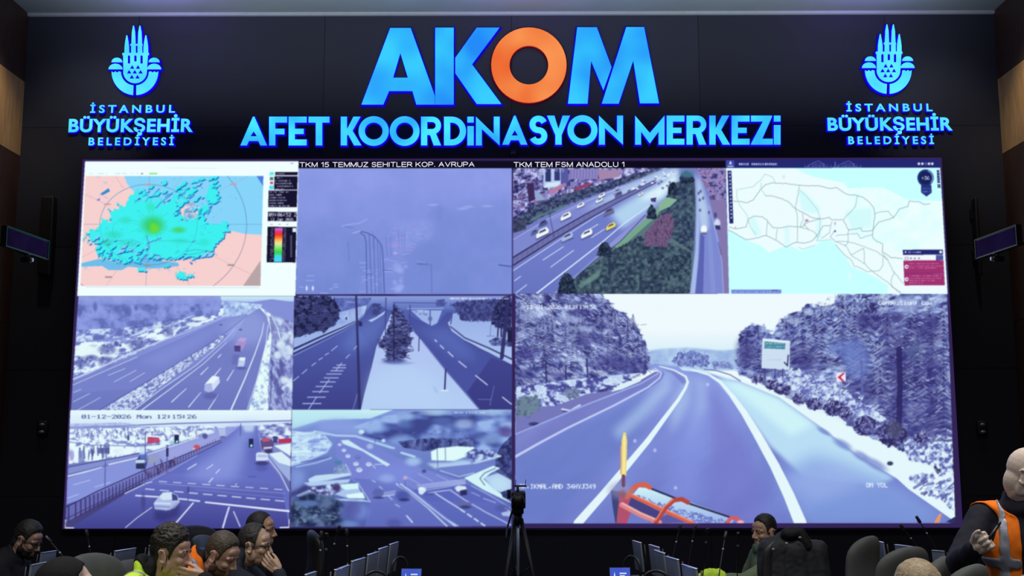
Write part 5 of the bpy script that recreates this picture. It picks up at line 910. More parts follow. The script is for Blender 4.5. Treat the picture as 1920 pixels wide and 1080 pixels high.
# ---------------------------------------------------------------- the room
XL, XR, ZC = -4.93, 4.91, 6.075
struct('floor', boxm(-6.5, 6.5, -3, WALL+.3, -.1, 0), M['carpet'])
struct('wall_back', boxm(XL-.2, XR+.2, WALL, WALL+.2, 0, ZC+.2), M['wall'])
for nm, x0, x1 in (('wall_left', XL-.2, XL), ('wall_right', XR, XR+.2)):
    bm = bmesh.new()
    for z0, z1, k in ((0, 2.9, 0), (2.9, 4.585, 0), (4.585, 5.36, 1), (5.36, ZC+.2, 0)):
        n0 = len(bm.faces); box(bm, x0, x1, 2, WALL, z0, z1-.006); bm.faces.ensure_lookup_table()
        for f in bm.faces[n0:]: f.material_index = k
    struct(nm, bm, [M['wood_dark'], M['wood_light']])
struct('ceiling', boxm(XL-.2, XR+.2, 2, WALL, ZC, ZC+.2), M['ceiling'])
struct('trim_1', boxm(XL, XR, WALL-.035, WALL, ZC-.03, ZC), M['trim'])
struct('baseboard_back', boxm(XL, XR, WALL-.02, WALL, 0, .1), M['black'])
# ---------------------------------------------------------------- the video wall and its nine pictures
SW, SH, SZ, SY = 8.553, 3.607, .9252, WALL-.06
def screen_uv(px, py): p = at(px, py, SY); return p
VW = empty('video_wall', (0, SY, SZ), 0, 'huge black-framed video wall tiled with nine bright pictures, filling the wall under the sign', 'video wall')
bm = bmesh.new(); box(bm, -SW/2-.02, SW/2+.02, .004, .055, -.02, SH+.02); obj('frame', bm, M['bezel'], VW, False)
IMG = paint_all()
def picture(name_label, u0, u1, z0, z1):
    w, h = (u1-u0), (z1-z0); nx, nz = int(w/.0058), int(h/.0058)
    X, Z = np.meshgrid(np.linspace(u0, u1, nx+1), np.linspace(z0, z1, nz+1))
    P = np.stack([X.ravel(), np.full(X.size, SY), Z.ravel()+SZ], 1); px, py = px_of(P)
    fx = np.clip(px-110-.5, 0, IMG.shape[1]-1.001); fy = np.clip(py-290-.5, 0, IMG.shape[0]-1.001); ix, iy = fx.astype(int), fy.astype(int); a, b = (fx-ix)[:, None], (fy-iy)[:, None]
    c = (IMG[iy, ix]*(1-a)+IMG[iy, ix+1]*a)*(1-b)+(IMG[iy+1, ix]*(1-a)+IMG[iy+1, ix+1]*a)*b
    c = np.clip(c/255, 0, 1); c = np.where(c <= .04045, c/12.92, ((c+.055)/1.055)**2.4)
    me = bpy.data.meshes.new('screen_picture'); V = np.stack([X.ravel(), np.zeros(X.size), Z.ravel()], 1).astype(np.float32)
    i = np.arange(nx*nz); q = (i//nx)*(nx+1)+i % nx; F = np.stack([q, q+1, q+nx+2, q+nx+1], 1).astype(np.int32)
    me.vertices.add(len(V)); me.vertices.foreach_set('co', V.ravel()); me.loops.add(F.size); me.loops.foreach_set('vertex_index', F.ravel())
    me.polygons.add(len(F)); me.polygons.foreach_set('loop_start', np.arange(0, F.size, 4, dtype=np.int32)); me.update(calc_edges=True)
    at_ = me.color_attributes.new('picture', 'FLOAT_COLOR', 'POINT'); at_.data.foreach_set('color', np.concatenate([c, np.ones((len(c), 1))], 1).astype(np.float32).ravel())
    return obj('screen_picture', me, M['picture'], VW, False, name_label)
def zrow(px, py): return at(px, py, SY).z-SZ
r1 = (zrow(150, 553.5)+zrow(1778, 550.5))/2; r2 = (zrow(137, 768)+zrow(960, 768))/2; q = SW/4
PIC = {}
for k, lb, u0, u1, z0, z1 in (('radar', 'weather radar map picture with pink land and cyan echoes', -2, -1, r1, SH), ('fog', 'misty violet bridge camera picture', -1, 0, r1, SH), ('motorway', 'green-edged motorway traffic picture', 0, 1, r1, SH), ('map', 'pale city traffic map picture', 1, 2, r1, SH),
        ('snow', 'snowy motorway camera picture with trucks', -2, -1, r2, r1), ('fork', 'snowy road fork camera picture with a fir', -1, 0, r2, r1), ('crossing', 'wet street crossing camera picture', -2, -1, 0, r2), ('square', 'blurred snowy junction camera picture', -1, 0, 0, r2), ('plough', 'large snow plough windscreen picture of a winding road', 0, 2, 0, r1)):
    PIC[k] = picture(lb, u0*q, u1*q, z0, z1)
def font_mesh(txt, bold=0.0, space=1.0, ext=.001):
    cu = bpy.data.curves.new('lettering', 'FONT'); cu.body = txt; cu.size = 1; cu.offset = bold; cu.space_character = space; cu.extrude = 0; cu.resolution_u = 4
    o = bpy.data.objects.new('lettering', cu); COL.objects.link(o); dg = bpy.context.evaluated_depsgraph_get(); me = bpy.data.meshes.new_from_object(o.evaluated_get(dg)); bpy.data.objects.remove(o); bpy.data.curves.remove(cu)
    return me
def fit_text(me, x0, x1, zb, zt, y, cap=.73, thick=0.0, ybase=0.0):
    """stand a flat text mesh up on the wall, left and right ends at x0, x1, capitals from zb to zt"""
    n = len(me.vertices); V = np.empty(n*3, np.float32); me.vertices.foreach_get('co', V); V = V.reshape(-1, 3)
    lo, hi = V[:, 0].min(), V[:, 0].max(); out = np.stack([x0+(V[:, 0]-lo)/(hi-lo)*(x1-x0), np.full(n, y), zb+V[:, 1]/cap*(zt-zb)], 1)
    me.vertices.foreach_set('co', out.astype(np.float32).ravel()); me.update()
    if thick:
        bm = bmesh.new(); bm.from_mesh(me); bmesh.ops.remove_doubles(bm, verts=bm.verts, dist=1e-5)
        for f in bm.faces: f.material_index = 0
        r = bmesh.ops.extrude_face_region(bm, geom=list(bm.faces)); nv = [g for g in r['geom'] if isinstance(g, bmesh.types.BMVert)]
        for v in nv: v.co.y += thick
        for f in bm.faces:
            ys = [v.co.y for v in f.verts]
            f.material_index = 0 if max(ys) < y+1e-4 else 1
        bmesh.ops.recalc_face_normals(bm, faces=bm.faces); bm.to_mesh(me); bm.free()
    return me
_c = lambda cx, cy, rx, ry, a, b, n=9: [(cx+rx*math.cos(t), cy+ry*math.sin(t)) for t in lin(math.radians(a), math.radians(b), n)]
STROKE = {'T': (.62, [(0, 1), (.62, 1)], [(.31, 1), (.31, 0)]), 'K': (.62, [(0, 1), (0, 0)], [(.6, 1), (0, .38)], [(.22, .58), (.62, 0)]), 'M': (.72, [(0, 0), (0, 1), (.36, 0), (.72, 1), (.72, 0)]), '1': (.3, [(.05, .78), (.28, 1), (.28, 0)]),
 '5': (.55, [(.5, 1), (.1, 1), (.04, .52)]+_c(.26, .32, .27, .32, 125, -150, 12)), 'E': (.56, [(.56, 1), (0, 1), (0, 0), (.58, 0)], [(0, .52), (.52, .52)]), 'U': (.6, [(0, 1), (0, .35)]+_c(.3, .32, .3, .32, 180, 360)+[(.6, 1)]), 'Z': (.6, [(.02, 1), (.58, 1), (0, 0), (.6, 0)]),
 'S': (.58, _c(.29, .75, .26, .25, 20, 270, 10)+_c(.29, .26, .28, .26, 90, -165, 10)), 'H': (.6, [(0, 0), (0, 1)], [(.6, 0), (.6, 1)], [(0, .52), (.6, .52)]), 'I': (.06, [(.03, 0), (.03, 1)]), 'L': (.5, [(0, 1), (0, 0), (.5, 0)]), 'R': (.62, [(0, 0), (0, 1), (.34, 1)]+_c(.36, .74, .22, .26, 90, -90, 8)+[(0, .48)], [(.3, .48), (.62, 0)]),
 'O': (.72, _c(.36, .5, .36, .5, 0, 360, 20)), 'P': (.58, [(0, 0), (0, 1), (.32, 1)]+_c(.34, .72, .24, .28, 90, -90, 8)+[(0, .44)]), '.': (.08, [(.04, .02), (.04, .1)]), 'A': (.68, [(0, 0), (.34, 1), (.68, 0)], [(.13, .36), (.55, .36)]), 'V': (.66, [(0, 1), (.33, 0), (.66, 1)]), 'F': (.54, [(0, 0), (0, 1), (.54, 1)], [(0, .52), (.46, .52)]), 'D': (.66, [(0, 0), (0, 1), (.26, 1)]+_c(.28, .5, .36, .5, 90, -90, 12)+[(0, 0)]), 'N': (.6, [(0, 0), (0, 1), (.6, 0), (.6, 1)])}
def stroke_text(txt, x0, x1, z0, z1, y, wd=.15):
    adv = lambda c: .34 if c == ' ' else STROKE[c][0]+.2
    k = (x1-x0)/(sum(adv(c) for c in txt)-.2); h = z1-z0; w = wd*h/2; bm = bmesh.new(); x = x0
    for c in txt:
        if c != ' ':
            for pl in STROKE[c][1:]:
                P = [Vector((x+a*k, z0+b*h)) for a, b in pl]
                for a, b in zip(P, P[1:]):
                    d = (b-a).normalized(); n = Vector((-d.y, d.x))*w; a2, b2 = a-d*w*.6, b+d*w*.6
                    bm.faces.new([bm.verts.new((q.x, y, q.y)) for q in (a2-n, b2-n, b2+n, a2+n)])
        x += adv(c)*k
    return bm
for k, txt, x0, x1 in (('fog', 'TKM 15 TEMMUZ SEHITLER KOP. AVRUPA', 562.5, 889), ('motorway', 'TKM TEM FSM ANADOLU 1', 963.5, 1170)):
    a, b = at(x0, 313, SY), at(x1, 304.2, SY)
    obj('caption', stroke_text(txt, a.x, b.x, a.z-SZ, b.z-SZ, -.004), M['caption'], PIC[k], False)
# ---------------------------------------------------------------- the illuminated signs
YF, YB = WALL-.055, WALL-.025          # faces stand off the wall; larger glowing plates imitate the halo around them
def to_wall(loops, org, k, y=YF): return [[(lambda p: (p.x, p.z))(at(org[0]+x/k, org[1]+z/k, y)) for x, z in l] for l in loops]
def letter(parent, polys, org, k, m, name='letter', halo=.013, hm=None, sm=None):
    """polys: list of (outline, holes...)"""
    bm = bmesh.new(); hb = bmesh.new()
    for P in polys:
        L = to_wall(P, org, k); prism(bm, L, YF, YB)
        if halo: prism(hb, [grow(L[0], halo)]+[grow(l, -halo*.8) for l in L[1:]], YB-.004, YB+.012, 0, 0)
    o = obj(name, bm, [m, sm or M['side']], parent, False)
    if halo: obj('halo_plate', hb, hm or M['halo'], o, False)
    else: hb.free()
    return o
def circle(cx, cy, rx, ry=None, a0=0, a1=2*PI, n=48, end=False): return [(cx+rx*math.cos(a0+(a1-a0)*i/n), cy+(ry or rx)*math.sin(a0+(a1-a0)*i/n)) for i in range(n+(1 if end else 0))]
S1 = empty('illuminated_sign', (0, 0, 0), 0, 'big glowing blue AKOM letters with an orange O, at the top of the wall', 'sign')
o3, k3 = (640, 20), 3.0
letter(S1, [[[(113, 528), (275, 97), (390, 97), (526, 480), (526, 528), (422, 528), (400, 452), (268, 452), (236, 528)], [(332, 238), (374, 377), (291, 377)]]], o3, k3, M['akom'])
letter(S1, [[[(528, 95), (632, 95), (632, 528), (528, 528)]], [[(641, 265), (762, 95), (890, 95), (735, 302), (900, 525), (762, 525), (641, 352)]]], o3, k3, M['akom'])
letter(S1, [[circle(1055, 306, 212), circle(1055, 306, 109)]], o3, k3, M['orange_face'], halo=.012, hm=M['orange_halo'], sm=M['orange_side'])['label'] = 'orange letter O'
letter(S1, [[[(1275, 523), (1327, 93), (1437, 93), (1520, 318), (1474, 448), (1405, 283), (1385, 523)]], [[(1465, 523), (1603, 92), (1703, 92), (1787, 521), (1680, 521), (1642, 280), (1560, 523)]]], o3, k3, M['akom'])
def glyph(ch, x0, x1, y0, y1):
    xm = (x0+x1)/2; ym = (y0+y1)/2; s = 42
    R = lambda a, b, c, d: [(a, b), (c, b), (c, d), (a, d)]
    if ch == 'A': return [[[(x0, y1), (xm-5, y0), (xm+5, y0), (x1, y1), (x1-44, y1), (x1-58, y1-30), (x0+58, y1-30), (x0+44, y1)], [(xm, y0+100), (xm+22, y1-62), (xm-22, y1-62)]]]
    if ch == 'F': return [[[(x0, y0), (x1, y0), (x1, y0+40), (x0+s, y0+40), (x0+s, y0+82), (x1-18, y0+82), (x1-18, y0+120), (x0+s, y0+120), (x0+s, y1), (x0, y1)]]]
    if ch == 'E': return [[[(x0, y0), (x1, y0), (x1, y0+40), (x0+s, y0+40), (x0+s, y0+82), (x1-20, y0+82), (x1-20, y0+118), (x0+s, y0+118), (x0+s, y1-40), (x1, y1-40), (x1, y1), (x0, y1)]]]
    if ch == 'T': return [[[(x0, y0), (x1, y0), (x1, y0+40), (xm+22, y0+40), (xm+22, y1), (xm-22, y1), (xm-22, y0+40), (x0, y0+40)]]]
    if ch == 'K': return [[[(x0, y0), (x0+s, y0), (x0+s, ym-12), (x1-54, y0), (x1-6, y0), (x0+80, ym-2), (x1, y1), (x1-50, y1), (x0+50, ym+24), (x0+s, ym+32), (x0+s, y1), (x0, y1)]]]
    if ch == 'O': return [[circle(xm, ym, (x1-x0)/2, (y1-y0)/2+3), circle(xm, ym, (x1-x0)/2-42, (y1-y0)/2-40)]]
    if ch == 'R':
        r = 60; cx = x1-r-4; out = [(x0, y0)]+circle(cx, y0+r, r, None, -PI/2, PI*.36, 14, True)+[(x1-4, y1), (x1-54, y1), (x0+s+20, y0+2*r+6), (x0+s, y0+2*r+4), (x0+s, y1), (x0, y1)]
        return [[out, [(x0+s, y0+36)]+circle(cx, y0+r, 24, None, -PI/2, PI/2, 10, True)+[(x0+s, y0+2*r-36)]]]
    if ch == 'D': h = (y1-y0)/2; return [[[(x0, y0)]+circle(x0+52, ym, x1-x0-52, h, -PI/2, PI/2, 22, True)+[(x0, y1)], [(x0+s, y0+40)]+circle(x0+52, ym, x1-x0-94, h-40, -PI/2, PI/2, 18, True)+[(x0+s, y1-40)]]]
    if ch == 'i': return [[R(x0, y0, x1, y0+40)], [R(x0, y0+64, x1, y1)]]
    if ch == 'N': return [[[(x0, y0), (x1-40, y1-78), (x1-40, y0), (x1, y0), (x1, y1), (x0+40, y0+84), (x0+40, y1), (x0, y1)]]]
    if ch == 'M': return [[[(x0, y0), (xm, y0+118), (x1, y0), (x1, y1), (x1-40, y1), (x1-40, y0+108), (xm, y1-8), (x0+40, y0+108), (x0+40, y1), (x0, y1)]]]
    if ch == 'Y': return [[[(x0, y0), (x0+50, y0), (xm, y0+90), (x1-50, y0), (x1, y0), (xm+21, y0+132), (xm+21, y1), (xm-21, y1), (xm-21, y0+132)]]]
    if ch == 'Z': return [[[(x0, y0), (x1-6, y0), (x1-6, y0+8), (x0+76, y1-40), (x1, y1-40), (x1, y1), (x0, y1), (x0, y1-6), (x0+80, y0+40), (x0, y0+40)]]]
    if ch == 'S':
        w = (x1-x0)/2; rx, ry = w-20, (y1-y0-40)/4; c = []
        c += [(xm+rx*math.cos(t), y0+20+ry+ry*math.sin(t)) for t in np.linspace(-.35, -PI*1.5+.15, 16)]
        c += [(xm-rx*math.cos(t)*-1, y1-20-ry+ry*math.sin(t)) for t in np.linspace(-PI/2+.15, PI-.35, 16)]
        c = np.array(c); d = np.gradient(c, axis=0); d /= np.hypot(d[:, 0], d[:, 1])[:, None]; n = np.stack([-d[:, 1], d[:, 0]], 1)*20
        return [[[tuple(p) for p in c+n]+[tuple(p) for p in (c-n)[::-1]]]]
S2 = empty('illuminated_sign', (0, 0, 0), 0, 'long row of glowing cyan letters reading AFET KOORDİNASYON MERKEZİ, just above the video wall', 'sign')
for org, y0, y1, row in (((430, 190), 104, 299, (('A', 75, 255), ('F', 270, 392), ('E', 403, 525), ('T', 538, 680), ('K', 757, 897), ('O', 878, 1083), ('O', 1090, 1292), ('R', 1302, 1442), ('D', 1458, 1608), ('i', 1617, 1660), ('N', 1675, 1836))),
        ((950, 190), 97, 294, (('A', -30, 140), ('S', 155, 276), ('Y', 274, 430), ('O', 413, 617), ('N', 627, 790), ('M', 873, 1072), ('E', 1087, 1207), ('R', 1222, 1360), ('K', 1377, 1517), ('E', 1528, 1650), ('Z', 1660, 1808), ('i', 1815, 1860)))):
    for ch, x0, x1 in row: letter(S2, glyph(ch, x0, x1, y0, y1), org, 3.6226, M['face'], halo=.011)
def tulip(dx, dy):
    P = []; T = lambda l: [(x+dx, y+dy) for x, y in l]
    arc = lambda cx, cy, rx, ry, a0, a1, n=14: circle(cx, cy, rx, ry, a0, a1, n, True)
    for c, w, yb, h in ((578, 43, 360, 36), (858+10, 43, 360, 36), (567, 55, 415, 44), (868, 55, 415, 44)): P.append([T(arc(c, yb, w, h, PI, 2*PI))])
    P.append([T([(537, 432), (552, 440), (566, 430), (580, 440), (594, 430), (612, 436)]+arc(718, 436, 108, 104, PI, PI/2+.1)+[(704, 614)]+arc(718, 430, 182, 186, PI/2+.08, PI))])
    P.append([T([(898, 432), (884, 440), (870, 430), (856, 440), (842, 430), (824, 436)]+arc(718, 436, 108, 104, 0, PI/2-.1)+[(728, 614)]+arc(718, 430, 182, 186, PI/2-.08, 0))])
    tri = [[(x, y-16), (x+17, y+13), (x-17, y+13)] for x, y in ((697, 398), (742, 398), (673, 435), (717, 435), (762, 435), (694, 474), (738, 474))]
    slot = [[(x-w, 312), (x, 304), (x+w, 312), (x+w, b), (x-w, b)] for x, w, b in ((672, 9, 370), (722, 9, 354), (770, 9, 370))]
    P.append([T([(626, 297), (820, 297), (812, 430)]+arc(719, 432, 93, 92, 0, PI)+[(628, 430)])]+[T(t) for t in tri+slot])
    for x, top in ((655, 150), (707, 75), (757, 75), (803, 150)): P.append([T([(x-19, 297), (x-18, 240), (x-13, top+50), (x-4, top), (x+4, top), (x+13, top+50), (x+18, 240), (x+19, 297)])])
    P.append([T([(620, 287), (828, 287), (828, 305), (620, 305)])]); P.append([T([(682, 217), (778, 217), (778, 232), (682, 232)])])
    return P
for org, dx, dy, lines, lb in (((80, 30), 0, 0, (('İSTANBUL', 368, 1032, 752, 690), ('BÜYÜKŞEHİR', 200, 1172, 900, 797), ('BELEDİYESİ', 356, 1022, 1005, 943)), 'glowing tulip and minaret emblem over three lines of cyan lettering, at upper left'),
        ((1520, 30), -113, -10, (('İSTANBUL', 280, 947, 741, 680), ('BÜYÜKŞEHİR', 134, 1100, 889, 787), ('BELEDİYESİ', 294, 958, 996, 934)), 'glowing tulip and minaret emblem over three lines of cyan lettering, at upper right')):
    S = empty('illuminated_sign', (0, 0, 0), 0, lb, 'sign')
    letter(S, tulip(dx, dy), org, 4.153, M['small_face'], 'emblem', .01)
    for txt, x0, x1, yb, yt in lines:
        a, b = at(org[0]+x0/4.153, org[1]+yb/4.153, YF), at(org[0]+x1/4.153, org[1]+yt/4.153, YF); big = txt[0:2] == 'BÜ'
        o = obj('lettering', fit_text(font_mesh(txt, .034 if big else .026, 1.08 if big else 1.5), a.x, b.x, a.z, b.z, YF, .73, YB-YF), [M['small_face'], M['side']], S, False)
        g = .008; obj('halo_plate', fit_text(font_mesh(txt, .05, 1.08 if big else 1.5), a.x-g, b.x+g, a.z-.001, b.z+.002, YB-.004, .73, .016), M['halo'], o, False)
# ---------------------------------------------------------------- fittings on the walls
c0 = at(962, 283, WALL-.06)
dc = empty('dome_camera', (c0.x, WALL, c0.z-.03), 0, 'tiny dark dome camera on the wall above the middle of the video wall', 'camera')
bm = bmesh.new(); box(bm, -.035, .035, -.05, 0, 0, .045, .008); obj('mount', bm, M['dark_metal'], dc)
bm = bmesh.new(); bmesh.ops.create_uvsphere(bm, u_segments=20, v_segments=12, radius=.036); bmesh.ops.translate(bm, verts=bm.verts, vec=(0, -.06, -.012)); obj('dome', bm, M['black'], dc)
for s, side in ((-1, 'left'), (1, 'right')):
    A, B_ = (at(8, 434, 9.2), at(88, 443, 9.9)) if s < 0 else (at(1910, 431, 9.2), at(1832, 442, 9.9))
    zt = (A.z+B_.z)/2; L = math.hypot(B_.x-A.x, B_.y-A.y); mid = (A+B_)/2; rz = math.atan2(B_.y-A.y, B_.x-A.x)
    e = empty('display_bar', (mid.x, mid.y, zt), rz, 'slim dark display bar with pale rim, high on the %s side wall' % side, 'display'); f = -s  # screen side
    h = .172; fy = -1 if s < 0 else 1
    obj('housing', boxm(-L/2, L/2, -.02, .02, -h, 0, .004), M['black'], e)
    ysc = .0215*fy; bm = bmesh.new(); box(bm, -L/2+.012, L/2-.012, min(ysc, ysc*.9), max(ysc, ysc*.9), -h+.012, -.012); obj('screen', bm, M['navy_display'], e, False)
    bm = bmesh.new(); box(bm, -L/2-.004, L/2+.004, -.026, .026, -.003, .004); box(bm, -L/2-.004, L/2+.004, -.026, .026, -h-.003, -h+.003)
    for xx in (-L/2, L/2): box(bm, xx-.004, xx+.004, -.026, .026, -h, 0)
    obj('rim', bm, M['dark_metal'], e, False)
    wx = (XL if s < 0 else XR); d = abs(wx-mid.x); bm = bmesh.new(); tube(bm, [(0, -fy*.02, -h/2), (0, -fy*(d-.001), -h/2)], .018); box(bm, -.06, .06, *sorted((-fy*(d-.015), -fy*d)), -h/2-.06, -h/2+.06); obj('wall_bracket', bm, M['dark_metal'], e)
    q_ = at(50, 480, 9.55) if s < 0 else at(1862, 474, 9.55)
    cm = empty('security_camera', (mid.x, mid.y+.02, zt-h-.003), 0, 'small grey camera hung under the %s display bar' % side, 'camera')
    bm = bmesh.new(); tube(bm, [(0, 0, 0), (0, 0, -.03)], .008); box(bm, -.03, .03, -.03, .03, -.005, 0); obj('bracket', bm, M['dark_metal'], cm)
    bm = bmesh.new(); box(bm, -.04, .05, -.026, .026, -.075, -.03, .012); obj('body', bm, M['dark_metal'], cm)
    bm = bmesh.new(); tube(bm, [(s*.045*-1, 0, -.052), (s*-.062, 0, -.052)], .017, 14); obj('lens', bm, M['edge'], cm)
    p0, p1 = (at(80, 369, WALL-.1), at(94, 516, WALL-.1)) if s < 0 else (at(1826, 372, WALL-.1), at(1840, 516, WALL-.1))
    sp = empty('column_loudspeaker', ((p0.x+p1.x)/2, WALL, p1.z), 0, 'slim black column loudspeaker on the wall at the %s edge of the video wall' % side, 'loudspeaker')
    hw, hh = abs(p1.x-p0.x)/2, p0.z-p1.z
    obj('cabinet', boxm(-hw, hw, -.13, -.03, 0, hh, .008), M['black'], sp); bm = bmesh.new(); box(bm, -hw+.008, hw-.008, -.134, -.13, .02, hh-.02); obj('grille', bm, M['black'], sp, False)
    for f_ in (.2, .75): obj('bracket', boxm(-.025, .025, -.03, 0, hh*f_, hh*f_+.1), M['dark_metal'], sp, False)
    w0 = at(78, 803, WALL-.05) if s < 0 else at(1843, 803, WALL-.05)
    wf = empty('wall_fitting', (w0.x, WALL, w0.z), 0, 'small black wall fitting with two pale glints, low to the %s of the video wall' % side, 'fitting')
    bm = bmesh.new(); box(bm, -.05, .05, -.05, 0, -.07, .07, .015); obj('plate', bm, M['black'], wf)
    for dz in (-.035, .035): bm = bmesh.new(); bmesh.ops.create_uvsphere(bm, u_segments=14, v_segments=8, radius=.02); bmesh.ops.scale(bm, verts=bm.verts, vec=(1.4, .7, .8)); bmesh.ops.translate(bm, verts=bm.verts, vec=(0, -.05, dz)); obj('knob', bm, M['alu'], wf)
# ---------------------------------------------------------------- desks
def desk(name_label, a, b, w, z=.74):
    """bench desk along the line a-b"""
    a, b = Vector(a), Vector(b); d = b-a; L = d.length; e = empty('conference_desk', ((a.x+b.x)/2, (a.y+b.y)/2, 0), math.atan2(d.y, d.x), name_label, 'desk')
    obj('desktop', boxm(-L/2, L/2, -w/2, w/2, z-.035, z, .006), M['desk'], e); obj('front_panel', boxm(-L/2+.03, L/2-.03, -.012, .012, .12, z-.036), M['black'], e, False)
    for s in (-1, 1): obj('leg', boxm(s*L/2-.03*(1+s), s*L/2+.03*(1-s), -w/2+.03, w/2-.03, 0, z-.036, .004), M['black'], e)
    return e
desk('long conference desk on the left carrying the row of slim monitors beside the aisle', (-1.16, 4.7), (-.98, 8.3), .5)
desk('long conference desk on the right carrying the row of slim monitors beside the aisle', (1.3, 5.6), (1.04, 8.3), .5)
desk('outer conference desk on the far left, in front of the man in glasses', (-2.82, 6.3), (-2.62, 8.4), .46)
desk('outer conference desk on the far right, beyond the grey chairs', (2.84, 6.3), (2.86, 8.4), .5)
for s, lb in ((-1, 'left'), (1, 'right')): pass
# ---------------------------------------------------------------- slim desk monitors, laid out by their near and far top corners
MON = []
def monitor(near, far, z, label, group, side):
    A, B_ = at_z(*near, z), at_z(*far, z); d = B_-A; L = math.hypot(d.x, d.y); h = z-.74
    e = empty('slim_monitor', ((A.x+B_.x)/2, (A.y+B_.y)/2, .74), math.atan2(d.y, d.x), label, 'monitor', group)
    lean = Matrix.Rotation(side*.10, 4, 'X')
    obj('housing', boxm(-L/2, L/2, -.007, .007, .05, h, .004, lean), M['alu'], e)
    obj('screen', boxm(-L/2+.006, L/2-.006, side*.0075-.001, side*.0075+.001, .056, h-.008, 0, lean), M['black'], e, False)
    bm = bmesh.new(); box(bm, -L/2-.001, L/2+.001, -.009, .009, h-.004, h+.002, .001, lean); obj('top_rim', bm, M['edge'], e)
    bm = bmesh.new(); tube(bm, [(0, side*.03, 0), (0, side*.022, .12), (0, 0, .16)], .011, 8); obj('stand', bm, M['dark_metal'], e); obj('foot', boxm(-.07, .07, -.045, .06, 0, .012, .004), M['dark_metal'], e)
    bm = bmesh.new(); tube(bm, [(-L/2-.004, side*.022, .03), (-L/2-.004, side*.0, h-.012)], .006, 6); obj('side_rail', bm, M['dark_metal'], e)
    return e
GL, GR = 'slim monitors on the left aisle desk', 'slim monitors on the right aisle desk'
for n, (c0_, c1_) in enumerate((((565, 1077), (584, 1071)), ((621, 1068), (646, 1059)), ((652.5, 1052), (677, 1045)), ((683, 1040), (702, 1034)), ((704, 1029), (720, 1024)), ((725, 1020.5), (740, 1015.5)))):
    monitor(c0_, c1_, 1.0, 'slim grey monitor, %s from the camera in the row left of the aisle' % ('nearest', 'second', 'third', 'fourth', 'fifth', 'sixth and farthest')[n], GL, 1)
for n, (c0_, c1_) in enumerate((((1314, 1066), (1287, 1057.5)), ((1279, 1049), (1256, 1042.5)), ((1252.5, 1037), (1234, 1030.6)), ((1242, 1026), (1224, 1020.6)), ((1208, 1017.5), (1193, 1013)))):
    monitor(c0_, c1_, 1.0, 'slim grey monitor, %s from the camera in the row right of the aisle' % ('nearest', 'second', 'third', 'fourth', 'fifth and farthest')[n], GR, -1)
monitor((50, 1059), (95, 1050), 1.0, 'slim monitor with bright top edge in front of the man with glasses, far left', 'slim monitors on the outer left desk', 1)
monitor((72, 1036), (100, 1032), .96, 'dim slim monitor behind the brighter one in front of the far left man', 'slim monitors on the outer left desk', 1)
monitor((209, 1033), (248, 1027), 1.0, 'slim grey monitor behind the chair of the man in the neon vest', 'slim monitors on the outer left desk', 1)
monitor((274, 1023), (284, 1020), 1.0, 'slim monitor seen edge-on just left of the head of the man in the neon vest', 'slim monitors on the outer left desk', 1)
monitor((1663, 1017), (1651, 1014), 1.0, 'slim monitor seen edge-on just right of the tall grey chair', 'slim monitors on the outer right desk', -1)
monitor((1720, 1025), (1684, 1020.5), 1.0, 'slim monitor with only its bright top edge showing above the second grey chair', 'slim monitors on the outer right desk', -1)
monitor((1775, 1033), (1752, 1031), 1.0, 'slim monitor standing between the two right-hand low grey chairs', 'slim monitors on the outer right desk', -1)
# ---------------------------------------------------------------- gooseneck microphones
def mic(head, foot_px, z, label, group, side, dd=0, off=.06):
    H = at_z(*head, z); F = at(foot_px[0], foot_px[1], H.y+dd); b = Vector((F.x+(F.x-H.x)*.5-side*off, F.y, .74))
    e = empty('gooseneck_microphone', b, 0, label, 'microphone', group); bm = bmesh.new(); box(bm, -.06, .06, -.045, .045, 0, .03, .008); obj('base', bm, M['black'], e)
    p0, p3 = Vector((0, 0, .03)), H-b; P = [p0*(1-t)**2+2*t*(1-t)*(p0*.55+p3*.45+Vector((0, 0, .04)))+p3*t*t for t in lin(0, 1, 14)]
    bm = bmesh.new(); tube(bm, P, .0035, 6); obj('neck', bm, M['dark_metal'], e)
    d = (P[-1]-P[-2]).normalized(); bm = bmesh.new(); tube(bm, [P[-1]-d*.02, P[-1]-d*.015, P[-1]+d*.03, P[-1]+d*.036], [.006, .011, .011, .006], 10); obj('capsule', bm, M['dark_metal'], e)
    bm = bmesh.new(); tube(bm, [P[-4]-d*.006, P[-4]+d*.006], .0065, 8); obj('light_ring', bm, M['alu'], e)
G1, G2, G3 = 'gooseneck microphones left of the aisle', 'gooseneck microphones right of the aisle', 'gooseneck microphones on the outer left desk'
mic((602, 1007), (640, 1055), 1.15, 'gooseneck microphone leaning left behind the second left monitor, crossing its neighbour', G1, 1, 0, .2)
mic((612, 1007), (628, 1058), 1.15, 'upright gooseneck microphone behind the second left monitor', G1, 1, .3)
mic((634, 995), (668, 1040), 1.17, 'dim gooseneck microphone rising behind the third left monitor', G1, 1, .1, .26)
mic((650, 1002), (684, 1030), 1.13, 'dim gooseneck microphone rising behind the fourth left monitor', G1, 1, 0, .16)
mic((1274, 992), (1246, 1024), 1.16, 'gooseneck microphone leaning right above the right monitor row', G2, -1)
for k, (x, y, lb) in enumerate(((1302, 994, 'first dim gooseneck microphone to the right of the leaning one'), (1326, 997, 'second dim gooseneck microphone to the right of the leaning one'), (1360, 1006, 'dim gooseneck microphone above the yellow folded vest'), (1384, 1004, 'dim gooseneck microphone just left of the man in the green jacket'))):
    mic((x, y), (x-22, y+34), 1.13, lb, G2, -1, (0, .3, -.15, .5)[k])
mic((1693, 990), (1676, 1012), 1.12, 'faint gooseneck microphone above the second grey chair on the right', 'gooseneck microphones on the outer right desk', -1, 0, .32)
